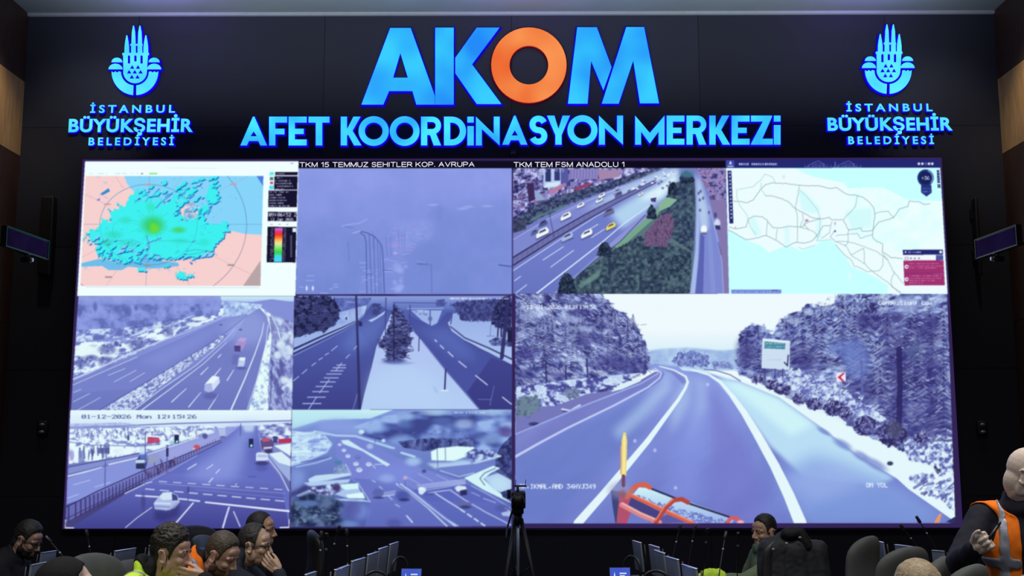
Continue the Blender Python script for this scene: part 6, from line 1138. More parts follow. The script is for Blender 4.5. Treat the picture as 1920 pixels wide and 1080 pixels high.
mic((1723, 976), (1722, 1004), 1.18, 'upright dark microphone against the bottom edge of the video wall, far right', 'gooseneck microphones on the outer right desk', -1, 0, .22)
mic((92, 1013), (116, 1040), 1.13, 'gooseneck microphone in front of the face of the far left man', G3, 1, 0, -.16)
mic((163, 1003), (188, 1034), 1.13, 'gooseneck microphone above the grey chair behind the hooded person', G3, 1)
# ---------------------------------------------------------------- touch panels with a blue page, headsets, folded vest
M['blue_page'] = glow('blue_page', (58, 82, 190), (70, 96, 205), 1, 6); M['page_white'] = glow('white_page_marks', (205, 215, 245), (220, 228, 250), 1)
for (x0, y0, x1), lb in (((752, 1066, 791), 'small touch panel showing a blue page, at the end of the left monitor row'), ((1143, 1064, 1181), 'small touch panel showing a blue page, at the end of the right monitor row')):
    A, B_ = at_z(x0, y0, .93), at_z(x1, y0-1, .93); w = (B_-A).length; c = (A+B_)/2; hh = .17; tilt = Matrix.Translation((0, 0, .93-.74))@Matrix.Rotation(-.35, 4, 'X')
    e = empty('touch_panel', (c.x, c.y, .74), 0, lb, 'touch panel', 'touch panels at the aisle ends')
    obj('housing', boxm(-w/2, w/2, .001, .016, -hh, 0, .004, tilt), M['black'], e); obj('screen', boxm(-w/2+.004, w/2-.004, -.0005, .001, -hh+.006, -.004, 0, tilt), M['blue_page'], e, False)
    bm = bmesh.new(); pr = [(-.3, -.22), (-.26, -.11), (-.22, -.22)]
    prism(bm, [[(x*w, z*hh*1.6) for x, z in pr]], -.0015, -.0005, 0, 0); r = [(-.02, -.13, .3, -.16), (-.02, -.19, .22, -.21), (-.46, -.27, .46, -.285), (-.4, -.36, -.05, -.52), (.05, -.36, .4, -.4), (.05, -.45, .34, -.48)]
    for a_, b2, c_, d_ in r: prism(bm, [[(a_*w, b2*hh*1.6), (c_*w, b2*hh*1.6), (c_*w, d_*hh*1.6), (a_*w, d_*hh*1.6)]], -.0015, -.0005, 0, 0)
    bmesh.ops.transform(bm, matrix=tilt, verts=bm.verts); obj('page_marks', bm, M['page_white'], e, False)
    bm = bmesh.new(); box(bm, -w*.3, w*.3, -.02, .1, 0, .012, .003); obj('foot', bm, M['black'], e); bm = bmesh.new(); tube(bm, [(0, .05, .012), (0, .05, .09)], .012); obj('stand', bm, M['black'], e)
    desk_end = c
    d2 = empty('desk_pedestal', (c.x, c.y+.03, 0), 0, 'narrow dark desk end carrying the blue touch panel %s of the aisle' % ('left' if x0 < 900 else 'right'), 'desk'); obj('top', boxm(-.1, .1, -.12, .16, .705, .74, .005), M['desk'], d2); obj('body', boxm(-.08, .08, -.09, .13, 0, .704), M['black'], d2, False)
def headset(px, py, Y, r, label, rz=0):
    P = at(px, py, Y); e = empty('headset', (P.x, P.y, .74), rz, label, 'headset', 'headsets standing on the aisle desks'); z0 = P.z-.74-r*1.05
    top = P.z-.74; bm = bmesh.new(); tube(bm, [(-r*1.02, 0, .03)]+[(r*math.cos(t), 0, top-r+r*math.sin(t)) for t in lin(PI, 0, 18)]+[(r*1.02, 0, .03)], .009, 8); obj('headband', bm, M['dark_metal'], e)
    for s in (-1, 1):
        bm = bmesh.new(); lathe(bm, [(.012, -.018), (.034, -.016), (.038, -.004), (.036, .012), (.02, .018)], 18, Matrix.Translation((s*r*.86, 0, .038))@Matrix.Rotation(PI/2, 4, 'Y')); obj('ear_cup', bm, M['black'], e)
headset(749, 1045, 7.45, .07, 'dark headset standing at the far end of the left monitor row', .9)
headset(705, 1071, 6.7, .075, 'dark headset standing below the fourth left monitor', .2)
headset(1185, 1043, 7.45, .075, 'dark headset standing at the far end of the right monitor row', -.9)
headset(1230, 1070, 6.65, .085, 'wide dark headset standing below the second right monitor', -.2)
# ---------------------------------------------------------------- chairs
def shell(bm, w, h, t, cz, curve=.10, n=18, m=26, taper=.12, round_=.36, lean=0.0, x0=0.0):
    """padded chair back: rounded slab in the y-z plane, bowed about the sitter"""
    rows = []
    for side in (1, -1):
        g = []
        for j in range(m+1):
            v = math.sin(PI/2*(-1+2*j/m)); r = round_ if v > 0 else round_*.8
            wv = w/2*(1-taper*max(0, v))*max(0, 1-(max(0, abs(v)-(1-r))/r)**2.3)**(1/2.3)
            row = []
            for i in range(n+1):
                u = math.sin(PI/2*(-1+2*i/n)); edge = (1-abs(u)**4)*(1-abs(v)**8)
                x = x0+side*t/2*max(0, edge)**.5+curve*(u*wv/(w/2))**2*.5+.03*math.sin(v*2.4)-lean*(v+1)*h/2
                row.append(bm.verts.new((x, u*wv, cz+v*h/2)))
            g.append(row)
        rows.append(g)
    for s, g in enumerate(rows):
        for j in range(m):
            for i in range(n):
                q = (g[j][i], g[j][i+1], g[j+1][i+1], g[j+1][i]); bm.faces.new(q if s == 0 else q[::-1])
    bmesh.ops.remove_doubles(bm, verts=bm.verts, dist=1e-4)
def make_chair(cloth, label):
    e = empty('office_chair', (0, 0, 0), 0, label, 'chair', 'high-backed office chairs around the desks')     # faces +x
    bm = bmesh.new(); shell(bm, .5, .66, .1, .82, .09, lean=.12, x0=-.2); obj('backrest', bm, M[cloth], e)
    bm = bmesh.new(); box(bm, -.24, .27, -.25, .25, .42, .52, .045); obj('seat', bm, M[cloth], e)
    for s in (-1, 1):
        bm = bmesh.new(); tube(bm, [(-.12, s*.27, .44), (-.1, s*.3, .6), (-.04, s*.3, .66), (.12, s*.3, .67), (.18, s*.29, .62), (.16, s*.27, .45)], .017, 8); a = obj('armrest', bm, M['black'], e)
        bm = bmesh.new(); box(bm, -.1, .18, s*.3-.035, s*.3+.035, .67, .695, .01); obj('arm_pad', bm, M['black'], a)
    bm = bmesh.new(); tube(bm, [(0, 0, .1), (0, 0, .42)], .03, 12); obj('column', bm, M['dark_metal'], e)
    for k in range(5):
        t = 2*PI*k/5+.3; c, s = math.cos(t), math.sin(t); bm = bmesh.new(); tube(bm, [(.03*c, .03*s, .12), (.3*c, .3*s, .075)], [.028, .018], 8); l = obj('base_arm', bm, M['dark_metal'], e)
        bm = bmesh.new(); tube(bm, [(.3*c-.012*s, .3*s+.012*c, .031), (.3*c+.012*s, .3*s-.012*c, .031)], .031, 12); obj('caster', bm, M['black'], l)
    return e
CH = make_chair('chair', 'x'); CHB = make_chair('chair_black', 'x')
used = {}
def chair(px, top, Y, face, label, proto=None, h=1.15):
    """a chair whose back top shows at (px, top)"""
    pr = proto or CH; P = at(px, top, Y); a = face
    bx = -.26
    loc = (P.x-bx*math.cos(a), P.y-bx*math.sin(a), 0)
    if pr not in used: used[pr] = 1; pr.location = loc; pr.rotation_euler = (0, 0, a); pr['label'] = label; r = pr
    else: r = dup(pr, loc, a, label)
    s = P.z/1.158; r.scale = (1, 1, s) if abs(s-1) > .004 else (1, 1, 1)
    return r
chair(1632, 1003, 6.95, PI-.62, 'tall grey office chair, first beyond the black jacket on the right')
chair(1708, 1022, 6.15, PI-.9, 'grey office chair behind the blond head, second beyond the black jacket')
chair(1770, 1040, 5.4, PI-.5, 'grey office chair right of the blond head, partly hidden by the next chair')
chair(1828, 1054, 4.6, PI-.7, 'grey office chair at the elbow of the standing man in the orange vest')
chair(165, 1033, 5.9, -.3, 'grey office chair with rounded back at the left of the neon vest')
chair(238, 1047, 6.65, -.25, 'grey office chair top between a grey monitor and the neon vest')
chair(374, 1001, 8.2, -.1, 'black office chair beyond the man in the neon vest, taller of two', CHB)
chair(368, 1025, 7.42, -.1, 'black office chair beyond the man in the neon vest, lower and nearer of two', CHB)
chair(583, 992, 9.0, .25, 'black office chair seen edge-on beyond the left monitors', CHB)
chair(358, 983, 9.4, -.9, 'black office chair farthest away on the left, its top touching the video wall picture', CHB)
chair(1468, 1000, 7.7, PI-.5, 'black office chair under a black jacket, beside the man in the green jacket', CHB)
# ---------------------------------------------------------------- film camera on a tripod before the wall
T0 = at(971, 985, 9.6); tp = empty('tripod', (T0.x, T0.y, 0), 0, 'black tripod in the middle of the aisle carrying a film camera', 'tripod')
zt = T0.z+.07; zh = at(970, 952, 9.6).z
bm = bmesh.new(); tube(bm, [(0, 0, .35), (0, 0, zh)], .014, 10); obj('centre_column', bm, M['alu'], tp); bm = bmesh.new(); tube(bm, [(0, 0, zh-.14), (0, 0, zh-.05)], .04, 12); obj('collar', bm, M['black'], tp)
for k in range(3):
    t = PI/2+2*PI*k/3+.2; c, s = math.cos(t), math.sin(t); bm = bmesh.new(); tube(bm, [(.03*c, .03*s, zh-.09), (.15*c, .15*s, zh*.45), (.28*c, .28*s, .03)], [.018, .016, .012], 8); l = obj('leg', bm, M['black'], tp)
    bm = bmesh.new(); tube(bm, [(.138*c, .138*s, zh*.5), (.154*c, .154*s, zh*.44)], .022, 8); obj('clamp', bm, M['dark_metal'], l); bm = bmesh.new(); tube(bm, [(.275*c, .275*s, .04), (.288*c, .288*s, 0)], .018, 8); obj('foot', bm, M['black'], l)
for k in range(3): t = PI/2+2*PI*k/3+.2; bm = bmesh.new(); tube(bm, [(.012*math.cos(t), .012*math.sin(t), zh*.52), (.125*math.cos(t), .125*math.sin(t), zh*.6)], .007, 6); obj('brace', bm, M['dark_metal'], tp)
bm = bmesh.new(); box(bm, -.05, .05, -.05, .05, zh-.05, zh, .01); obj('fluid_head', bm, M['black'], tp); bm = bmesh.new(); tube(bm, [(-.05, -.02, zh-.03), (-.09, -.18, zh-.16), (-.1, -.28, zh-.24)], .009, 8); obj('pan_handle', bm, M['black'], tp)
ztop = at(970, 912, 9.6).z; vc = empty('video_camera', (T0.x, T0.y, zh), 0, 'black film camera with antennas on the tripod before the video wall', 'camera'); H = ztop-zh
bm = bmesh.new(); box(bm, -.055, .065, -.16, .14, .0, H*.78, .015); obj('body', bm, M['black'], vc); bm = bmesh.new(); lathe(bm, [(.04, 0), (.045, .05), (.045, .1), (.055, .12), (.05, .14)], 20, Matrix.Translation((0, -.15, H*.4))@Matrix.Rotation(PI/2, 4, 'X')); obj('lens', bm, M['black'], vc)
bm = bmesh.new(); tube(bm, [(0, -.12, H*.76), (0, -.1, H*.97), (0, .08, H*.97), (0, .1, H*.76)], .012, 8); obj('top_handle', bm, M['black'], vc); bm = bmesh.new(); box(bm, -.035, .075, -.03, .03, H*.98, H*1.06, .006); obj('receiver', bm, M['black'], vc)
bm = bmesh.new(); box(bm, -.09, -.06, -.1, -.02, H*.45, H*.85, .006); obj('viewfinder', bm, M['black'], vc)
for x in (-.02, .065): bm = bmesh.new(); tube(bm, [(x, 0, H*1.05), (x+.004, 0, H*1.32)], .0028, 6); obj('antenna', bm, M['black'], vc)
# ---------------------------------------------------------------- people
def skin_mat(name, c): return mat(name, c, .55, scale=22, var=.07, bump=.08, bscale=240)
def hair_mat(name, c):
    m = mat(name, c, .55, scale=60, var=.35); N = m.node_tree.nodes; L = m.node_tree.links
    t = N.new('ShaderNodeTexCoord'); mp = N.new('ShaderNodeMapping'); mp.inputs['Scale'].default_value = (30, 160, 160); n = N.new('ShaderNodeTexNoise'); n.inputs['Scale'].default_value = 1.6; b = N.new('ShaderNodeBump'); b.inputs['Strength'].default_value = .7; b.inputs['Distance'].default_value = .004
    L.new(t.outputs['Object'], mp.inputs[0]); L.new(mp.outputs[0], n.inputs['Vector']); L.new(n.outputs['Fac'], b.inputs['Height']); L.new(b.outputs['Normal'], N['Principled BSDF'].inputs['Normal']); return m
def cloth_mat(name, c, rough=.8): return mat(name, c, rough, scale=8, var=.12, bump=.3, bscale=420, spec=.25)
M['eye'] = mat('eye_white', (168, 160, 154), .2, var=.02); M['iris'] = mat('dark_iris', (38, 26, 20), .15, var=.05)
M['neon'] = cloth_mat('neon_yellow_cloth', (206, 246, 74)); M['orange'] = cloth_mat('orange_cloth', (255, 122, 20)); M['reflect'] = mat('reflective_band', (150, 152, 166), .35, .25, scale=30, var=.06)
M['glasses'] = mat('dark_glasses_frame', (24, 20, 22), .3); M['lens'] = mat('lens', (120, 120, 150), .1)
def ellip(bm, c, r, rot=None, sub=3):
    g = bmesh.ops.create_icosphere(bm, subdivisions=sub, radius=1)['verts']
    mx = Matrix.Translation(c)@(rot.to_4x4() if rot else Matrix())@Matrix.Diagonal((r[0], r[1], r[2], 1)); bmesh.ops.transform(bm, matrix=mx, verts=g)
def caps(bm, a, b, ra, rb=None, n=14, fy=1.0):
    a, b = Vector(a), Vector(b); rb = ra if rb is None else rb; d = b-a; L = d.length
    if L < 1e-5: return ellip(bm, a, (ra, ra, ra))
    z = d/L; prof = [(ra*math.cos(t), ra*math.sin(t)) for t in lin(-PI/2, 0, 6)][1:]+[(rb*math.cos(t), L+rb*math.sin(t)) for t in lin(0, PI/2, 6)][:-1]
    q = z.to_track_quat('Z', 'Y').to_matrix().to_4x4(); mx = Matrix.Translation(a)@q
    rings = [[bm.verts.new(mx@Vector((r*math.cos(2*PI*k/n), r*math.sin(2*PI*k/n), h))) for k in range(n)] for r, h in prof]
    lo, hi = bm.verts.new(mx@Vector((0, 0, -ra))), bm.verts.new(mx@Vector((0, 0, L+rb)))
    for i in range(len(rings)-1):
        for k in range(n): bm.faces.new((rings[i][k], rings[i][(k+1) % n], rings[i+1][(k+1) % n], rings[i+1][k]))
    for k in range(n): bm.faces.new((lo, rings[0][(k+1) % n], rings[0][k])); bm.faces.new((hi, rings[-1][k], rings[-1][(k+1) % n]))
def chain(bm, pts, rs):
    for i in range(len(pts)-1): caps(bm, pts[i], pts[i+1], rs[i], rs[i+1])
def remesh(bm, voxel, it=3, fac=.5):
    me = bpy.data.meshes.new('tmp'); bm.to_mesh(me); bm.free(); o = bpy.data.objects.new('tmp', me); COL.objects.link(o)
    r = o.modifiers.new('r', 'REMESH'); r.mode = 'VOXEL'; r.voxel_size = voxel; s = o.modifiers.new('s', 'SMOOTH'); s.factor = fac; s.iterations = it
    dg = bpy.context.evaluated_depsgraph_get(); out = bpy.data.meshes.new_from_object(o.evaluated_get(dg)); bpy.data.objects.remove(o); bpy.data.meshes.remove(me); out.materials.clear(); return out
def coords(me):
    n = len(me.vertices); V = np.empty(n*3, np.float32); me.vertices.foreach_get('co', V); N = np.empty(n*3, np.float32); me.vertices.foreach_get('normal', N); return V.reshape(-1, 3), N.reshape(-1, 3)
def peel(me, t, thick=.003, lim=0.0, even=7):
    """the part of a surface where t > lim, lifted along its normals by t, as a closed shell"""
    V, N = coords(me); keep = t > lim; bm = bmesh.new(); vs_ = {}
    for p in me.polygons:
        ids = p.vertices
        if all(keep[i] for i in ids):
            for i in ids:
                if i not in vs_: vs_[i] = bm.verts.new(Vector((V[i]+N[i]*max(t[i], 0)).tolist()))
            bm.faces.new([vs_[i] for i in ids])
    if not bm.faces: bm.free(); return None
    inner = {}
    for i, v in vs_.items(): inner[v] = Vector((V[i]+N[i]*(max(t[i], 0)-thick)).tolist())
    bnd = [e for e in bm.edges if len(e.link_faces) == 1]; nb = {}
    for e in bnd: a, b = e.verts; nb.setdefault(a, []).append(b); nb.setdefault(b, []).append(a)
    for _ in range(even):                                   # fair the cut edge
        new = {v: (v.co*.5+sum((u.co for u in us), Vector())/len(us)*.5, inner[v]*.5+sum((inner[u] for u in us), Vector())/len(us)*.5) for v, us in nb.items()}
        for v, (p, q) in new.items(): v.co = p; inner[v] = q
    bmesh.ops.recalc_face_normals(bm, faces=bm.faces); iv = {v: bm.verts.new(inner[v]) for v in inner}
    for f in list(bm.faces): bm.faces.new([iv[v] for v in reversed(f.verts)])
    for e in bnd:
        if e.is_valid and len(e.link_faces):
            f = e.link_faces[0]; vs2 = list(f.verts); i = vs2.index(e.verts[0]); a, b = e.verts[0], e.verts[1]
            if vs2[(i+1) % len(vs2)] != b: a, b = b, a
            try: bm.faces.new((b, a, iv[a], iv[b]))
            except ValueError: pass
    return bm
def vn(P, s, seed=0): return np.array([mnoise.noise(Vector((p[0]*s+seed, p[1]*s, p[2]*s))) for p in P])
def head_prims(bm, X, jaw=1.0, ears=True):
    T = lambda x, y, z: X@Vector((x, y, z)); R = X.to_3x3().normalized() if hasattr(X.to_3x3(), 'normalized') else X.to_3x3()
    E = lambda c, r, rot=None: ellip(bm, T(*c), r, R@rot if rot else R)
    C = lambda a, b, ra, rb=None: caps(bm, T(*a), T(*b), ra, rb, 10)
    E((-.012, 0, .038), (.097, .0765, .096)); E((.008, 0, .03), (.086, .07, .086)); E((.03, 0, -.03), (.062, .060, .088)); E((.028, 0, -.078), (.056*jaw, .053*jaw, .044)); E((.062, 0, -.106), (.022, .026, .018)); E((.058, 0, -.066), (.036, .036, .04))
    E((-.034, 0, -.03), (.066, .066, .085)); E((-.02, 0, -.07), (.05, .056, .06)); E((.066, 0, .05), (.026, .054, .034)); C((.083, -.034, .022), (.083, .034, .022), .011); C((.07, -.05, .017), (.07, .05, .017), .011)
    for s in (-1, 1):
        E((.062, s*.042, -.026), (.024, .02, .02)); E((.0, s*.058, -.055), (.03, .012*jaw, .036)); E((.098, s*.0125, -.037), (.0105, .0075, .008)); C((.089, s*.006, -.064), (.077, s*.024, -.068), .0062, .004); C((.087, s*.007, -.076), (.076, s*.022, -.073), .0068, .004)
        E((.071, s*.032, .004), (.0155, .0165, .0115)); C((.083, s*.02, .0105), (.076, s*.045, .008), .0042)
    C((.09, 0, .012), (.113, 0, -.030), .0075, .0108); C((.086, 0, .0), (.1, 0, -.034), .012, .011); C((.092, 0, -.048), (.089, 0, -.06), .006)
    if ears:
        for s in (-1, 1):
            P = [T(-.012-.006*math.sin(t)+.0165*math.cos(t), s*(.079+.006*(1-math.cos(t))), -.004+.031*math.sin(t)-.004*math.cos(t)) for t in lin(-2.2, 2.6, 12)]
            chain(bm, P, [.0052]*12); E((-.010, s*.078, -.006), (.013, .0055, .024)); E((-.004, s*.079, -.03), (.008, .005, .010))
def hairline(xs, zs, x): return np.interp(x, xs, zs)
STD = ((-.12, -.07, -.045, -.03, .006, .012, .026, .04, .056, .066, .09), (-.085, -.08, -.055, .032, .034, -.03, -.005, .028, .055, .066, .074))
RECEDE = ((-.12, -.07, -.045, -.03, .006, .012, .024, .032, .04, .06, .09), (-.085, -.08, -.055, .032, .034, -.02, .005, .05, .12, .16, .2))
SHORT = ((-.12, -.07, -.045, -.03, .006, .012, .026, .036, .048, .058, .09), (-.085, -.08, -.055, .032, .034, -.03, .0, .04, .07, .084, .09))
SHAVEN = ((-.12, -.07, -.045, -.03, .006, .012, .026, .036, .046, .06, .09), (-.085, -.08, -.055, .032, .034, -.01, .01, .045, .09, .1, .105))
def hand_prims(bm, X, curl=(.25, .5, .4), spread=.1, thumb=(.5, .75, -.2), pal=-1, k=1.0):
    """wrist at the origin, fingers along +x, index side +y, palm on the pal*z side"""
    T = lambda x, y, z: X@Vector((x*k, y*k, z*k))
    for y in (-.028, -.010, .010, .028): caps(bm, T(.01, y*.75, 0), T(.082, y, 0), .014*k, .0125*k, 10)
    caps(bm, T(-.02, 0, 0), T(.02, 0, 0), .024*k, .022*k, 12)
    for f, (y, L) in enumerate(((.031, .068), (.0105, .077), (-.0105, .071), (-.031, .056))):
        p = Vector((.085, y, 0)); a = 0.0; d0 = spread*(1.5-f)*.5; P = [p]
        for j, fr in enumerate((.46, .3, .24)):
            a += curl[j]*(1+.07*f); d = Vector((math.cos(a)*math.cos(d0), math.sin(d0), pal*math.sin(a))); p = p+d*L*fr; P.append(p)
        chain(bm, [T(*q) for q in P], [.0098*k, .0088*k, .008*k, .0068*k])
    th = Vector(thumb).normalized(); b = Vector((.018, .026, pal*.006)); m = b+th*.042; e = m+(th*.8+Vector((.5, -.1, pal*.25))).normalized()*.03; t = e+(th*.45+Vector((.8, -.2, pal*.3))).normalized()*.024
    chain(bm, [T(*b), T(*m), T(*e), T(*t)], [.015*k, .0115*k, .0095*k, .0078*k])
PNUM = [0]
def person(label, head, yaw=0.0, hyaw=0.0, hpitch=0.0, hroll=0.0, lean=.2, seat=True, skin=(150, 112, 96), hair=None, line=STD, vol=(.012, .02), beard=None, jacket=(30, 32, 38), collar=.02, vest=None, arms=None, glasses=False, trousers=(26, 27, 32), hood=None, jaw=1.0, vox=.0045, shoulders=1.0, undershirt=None, twist=0.0, lump=.3, collar_col=None, nd=.14, nx=.10):
    PNUM[0] += 1; seed = PNUM[0]*7.3; H3 = Vector(head); R = Matrix.Rotation(yaw, 3, 'Z'); base = H3-R@Vector((lean, 0, 0)); base.z = 0
    e = empty('person', base, yaw, label, 'person'); hz = H3.z; H = Vector((lean, 0, hz)); pz = .54 if seat else .93
    P = Vector((0, 0, pz)); N = Vector((lean-nx, 0, hz-nd)); C = P.lerp(N, .62)+Vector((.015, 0, 0)); HM = Matrix.Translation(H)@Euler((hroll, hpitch, hyaw), 'XYZ').to_matrix().to_4x4()
    HM = Matrix.Translation(H)@Matrix.Rotation(hyaw, 4, 'Z')@Matrix.Rotation(hpitch, 4, 'Y')@Matrix.Rotation(hroll, 4, 'X')
    ax = (N-P).normalized(); sh = []; el = []; wr = []; hm = []; k = shoulders; tw = Matrix.Rotation(twist, 3, 'Z')
    for i, s in enumerate((-1, 1)):
        S = N+tw@Vector((-.015, s*.185*k, -.065)); sh.append(S); a = (arms or {}).get(s)
        if a and a.get('world'):
            RI = R.transposed(); E_, W_ = RI@(Vector(a['elbow'])-base), RI@(Vector(a['wrist'])-base); X_ = dict(a['hand']); X_['m'] = RI@a['hand']['m']
        elif a: E_, W_, X_ = a['elbow'], a['wrist'], a['hand']
        else:
            E_ = S+Vector((.10, s*.05, -.28)); W_ = E_+Vector((.25, -s*.06, .02)) if seat else E_+Vector((.06, 0, -.25)); d = (W_-E_).normalized(); y = Vector((0, 0, 1)).cross(d).normalized(); z = d.cross(y)
            yy = y*(-s)*-1*s*-1; X_ = dict(m=Matrix((d, y*(1 if s < 0 else -1), d.cross(y*(1 if s < 0 else -1)))).transposed(), pal=-1 if s < 0 else 1)
        E_, W_ = Vector(E_), Vector(W_); el.append(E_); wr.append(W_); hm.append(X_)
    bm = bmesh.new(); head_prims(bm, HM, jaw); nk = HM@Vector((-.022, 0, -.07)); caps(bm, N+Vector((-.005, 0, -.02)), nk, .062, .056); caps(bm, N+Vector((.02, 0, -.02)), HM@Vector((.0, 0, -.08)), .05, .045)
    caps(bm, P, C, .10, .11); caps(bm, C, N+Vector((0, 0, -.06)), .11, .07)
    for i, s in enumerate((-1, 1)):
        caps(bm, N+Vector((0, 0, -.07)), sh[i], .05, .045); caps(bm, sh[i], el[i], .042, .036); caps(bm, el[i], wr[i], .034, .025); X = hm[i]; hand_prims(bm, Matrix.Translation(wr[i])@X['m'].to_4x4(), pal=X['pal'], **X.get('k', {}))
    hip = []
    for s in (-1, 1):
        hp = P+Vector((0, s*.09, -.03)); kn = hp+Vector((.40, s*.05, .0)) if seat else hp+Vector((.02, 0, -.42)); kn.z = .47 if seat else .5; an = Vector((kn.x-.02, kn.y, .1)) if seat else Vector((hp.x-.01, hp.y, .1)); hip.append((hp, kn, an)); caps(bm, hp, kn, .06, .045); caps(bm, kn, an, .042, .03)
    body = remesh(bm, vox, 2, .5); SK = skin_mat('skin', skin); bo = obj('body', body, SK, e)
    V, NN = coords(body); HI = np.array(HM.inverted()); q = V@HI[:3, :3].T+HI[:3, 3]; isH = (q[:, 2] > -.14) & (np.abs(q[:, 1]) < .12) & (np.abs(q[:, 0]) < .16)
    for i in (0, 1):
        w = np.array(wr[i]); f = np.array(hm[i]['m'].col[0]); c_ = w+f*.08; isH &= (np.linalg.norm(V-c_, axis=1) > .13) | (q[:, 2] > -.02)
    ear = (np.abs(q[:, 1]) > .068) & (q[:, 0] > -.036) & (q[:, 0] < .016) & (q[:, 2] < .03) & (q[:, 2] > -.05)
    for s in (-1, 1):
        eb = bmesh.new(); ellip(eb, HM@Vector((.0752, s*.0325, .0035)), (.0105, .0112, .0085), HM.to_3x3()); eo = obj('eye', eb, M['eye'], e)
        ib = bmesh.new(); ellip(ib, HM@Vector((.0845, s*.033, .0035)), (.0022, .0055, .0055), HM.to_3x3()); obj('iris', ib, M['iris'], eo)
        if hair: bb = bmesh.new(); tube(bb, [HM@Vector(p) for p in ((.0945, s*.012, .021), (.094, s*.024, .026), (.086, s*.04, .026), (.075, s*.052, .019))], [.002, .0042, .0036, .0015], 6); obj('eyebrow', bb, hair_mat('eyebrow_hair', [v*.8 for v in hair]), e)
    if hair:
        zl = hairline(line[0], line[1], q[:, 0]); ed = np.clip((q[:, 2]-zl-.009*vn(q, 50, seed+9)-.011*vn(q, 130, seed))/.03, -1, 1); ed = np.where(isH & ~ear, ed, -1); top = np.clip((q[:, 2]-.05)/.07, 0, 1)
        sel = np.where(ed > 0)[0]; t = np.full(len(V), -1.0); t[sel] = .0012+np.minimum(ed[sel]*1.3, 1)*(vol[0]+vol[1]*top[sel])*(1+lump*vn(q[sel]*np.array([.7, 1, 1]), 40, seed)+lump*.9*vn(q[sel]*np.array([.5, 1, 1]), 130, seed))
        hb = peel(body, t, .003)
        if hb: obj('hair', hb, hair_mat('head_hair', hair), e)
    if beard:
        z0 = np.interp(q[:, 0], (-.02, .0, .02, .05, .07, .1), (-.0, -.01, -.035, -.05, -.052, -.052)); bd = isH & ~ear & (q[:, 2] < z0) & (q[:, 2] > -.135) & (q[:, 0] > -.015) & (NN@np.array(HM.to_3x3().col[2]) > -.97)
        bd &= ~((q[:, 0] > .068) & (np.abs(q[:, 1]) < .026) & (q[:, 2] > -.086) & (q[:, 2] < -.06)) & ~((q[:, 0] > .06) & (np.abs(q[:, 1]) < .02) & (q[:, 2] > -.05))
        t = np.where(bd, beard[1], -1.0); sel = np.where(bd)[0]; t[sel] *= 1+.6*vn(q[sel], 180, seed); bb = peel(body, t, .002)
        if bb: obj('beard', bb, hair_mat('beard_hair', beard[0]), e)
    if glasses:
        gb = bmesh.new(); g = lambda x, y, z: HM@Vector((x, y, z))
        for s in (-1, 1):
            tube(gb, [g(.0985-.012*abs(math.cos(t)+.3*0)*(1 if s*math.cos(t) > 0 else .3), s*.033+.0235*math.cos(t)*1, .001+.0175*math.sin(t)) for t in lin(0, 2*PI, 19)], .0024, 6); tube(gb, [g(.088, s*.057, .008), g(.05, s*.074, .010), g(.0, s*.081, .012), g(-.02, s*.083, .0)], .0026, 6)
        tube(gb, [g(.098, -.011, .005), g(.104, 0, .008), g(.098, .011, .005)], .0024, 6); obj('glasses', gb, M['glasses'], e)
    # clothes
    jb = bmesh.new(); T3 = ax.to_track_quat('Z', 'Y').to_matrix(); ellip(jb, P+Vector((-.01, 0, .02)), (.15, .185*k, .13)); caps(jb, P, C, .14, .145); ellip(jb, P.lerp(C, .55), (.145, .18*k, .2), tw); ellip(jb, C+Vector((0, 0, .0)), (.135, .2*k, .2), tw)
    for i, s in enumerate((-1, 1)):
        caps(jb, N+Vector((-.01, s*.05, -.06)), sh[i], .075, .07); caps(jb, C+tw@Vector((-.02, s*.1, .08)), sh[i], .09, .07); caps(jb, sh[i], el[i], .07, .058); d = (wr[i]-el[i]); caps(jb, el[i], el[i]+d*.93, .056, .043)
    n0 = N.lerp(nk, .42); nd = (nk-N).normalized(); oa = Vector((1, 0, 0))-nd*nd.x; oa.normalize(); ob = nd.cross(oa)
    chain(jb, [n0+oa*(.072*math.cos(t)+.012)+ob*.072*math.sin(t)+nd*(-.012*math.cos(t)) for t in lin(0, 2*PI, 17)], [collar]*17); chain(jb, [N+oa*(.08*math.cos(t)+.01)+ob*.085*math.sin(t)-nd*.01 for t in lin(0, 2*PI, 17)], [.026]*17)
    jm = remesh(jb, .011, 4, .5); JV, JN = coords(jm); w = vn(JV*np.array([1, 1, .6]), 13, seed)*.007+vn(JV, 34, seed)*.003; JV2 = JV+JN*w[:, None]; jm.vertices.foreach_set('co', JV2.astype(np.float32).ravel()); jm.update()
    obj('jacket', jm, cloth_mat('jacket_cloth', jacket), e)
    if collar_col:
        cm_ = cloth_mat('collar_cloth', collar_col)
        for nm, dist_, rr in (('hood_collar', np.linalg.norm(JV2-np.array(N+Vector((.035, 0, .03))), axis=1), .105), ('cuff', np.linalg.norm(JV2-np.array(wr[0]), axis=1), .09)):
            cb = peel(jm, np.where(dist_ < rr, .007, -1.0), .004)
            if cb: obj(nm, cb, cm_, e)
    tb = bmesh.new(); ellip(tb, P+Vector((-.01, 0, -.02)), (.15, .18, .1))
    for hp, kn, an in hip: caps(tb, hp, kn, .085, .066); caps(tb, kn, an, .062, .048)
    obj('trousers', remesh(tb, .014, 4), cloth_mat('trouser_cloth', trousers), e)
    for hp, kn, an in hip: sb = bmesh.new(); caps(sb, (an.x-.03, an.y, .045), (an.x+.15, an.y, .036), .045, .036); caps(sb, (an.x, an.y, .06), (an.x, an.y, .1), .042, .038); obj('shoe', remesh(sb, .008, 2), M['black'], e)
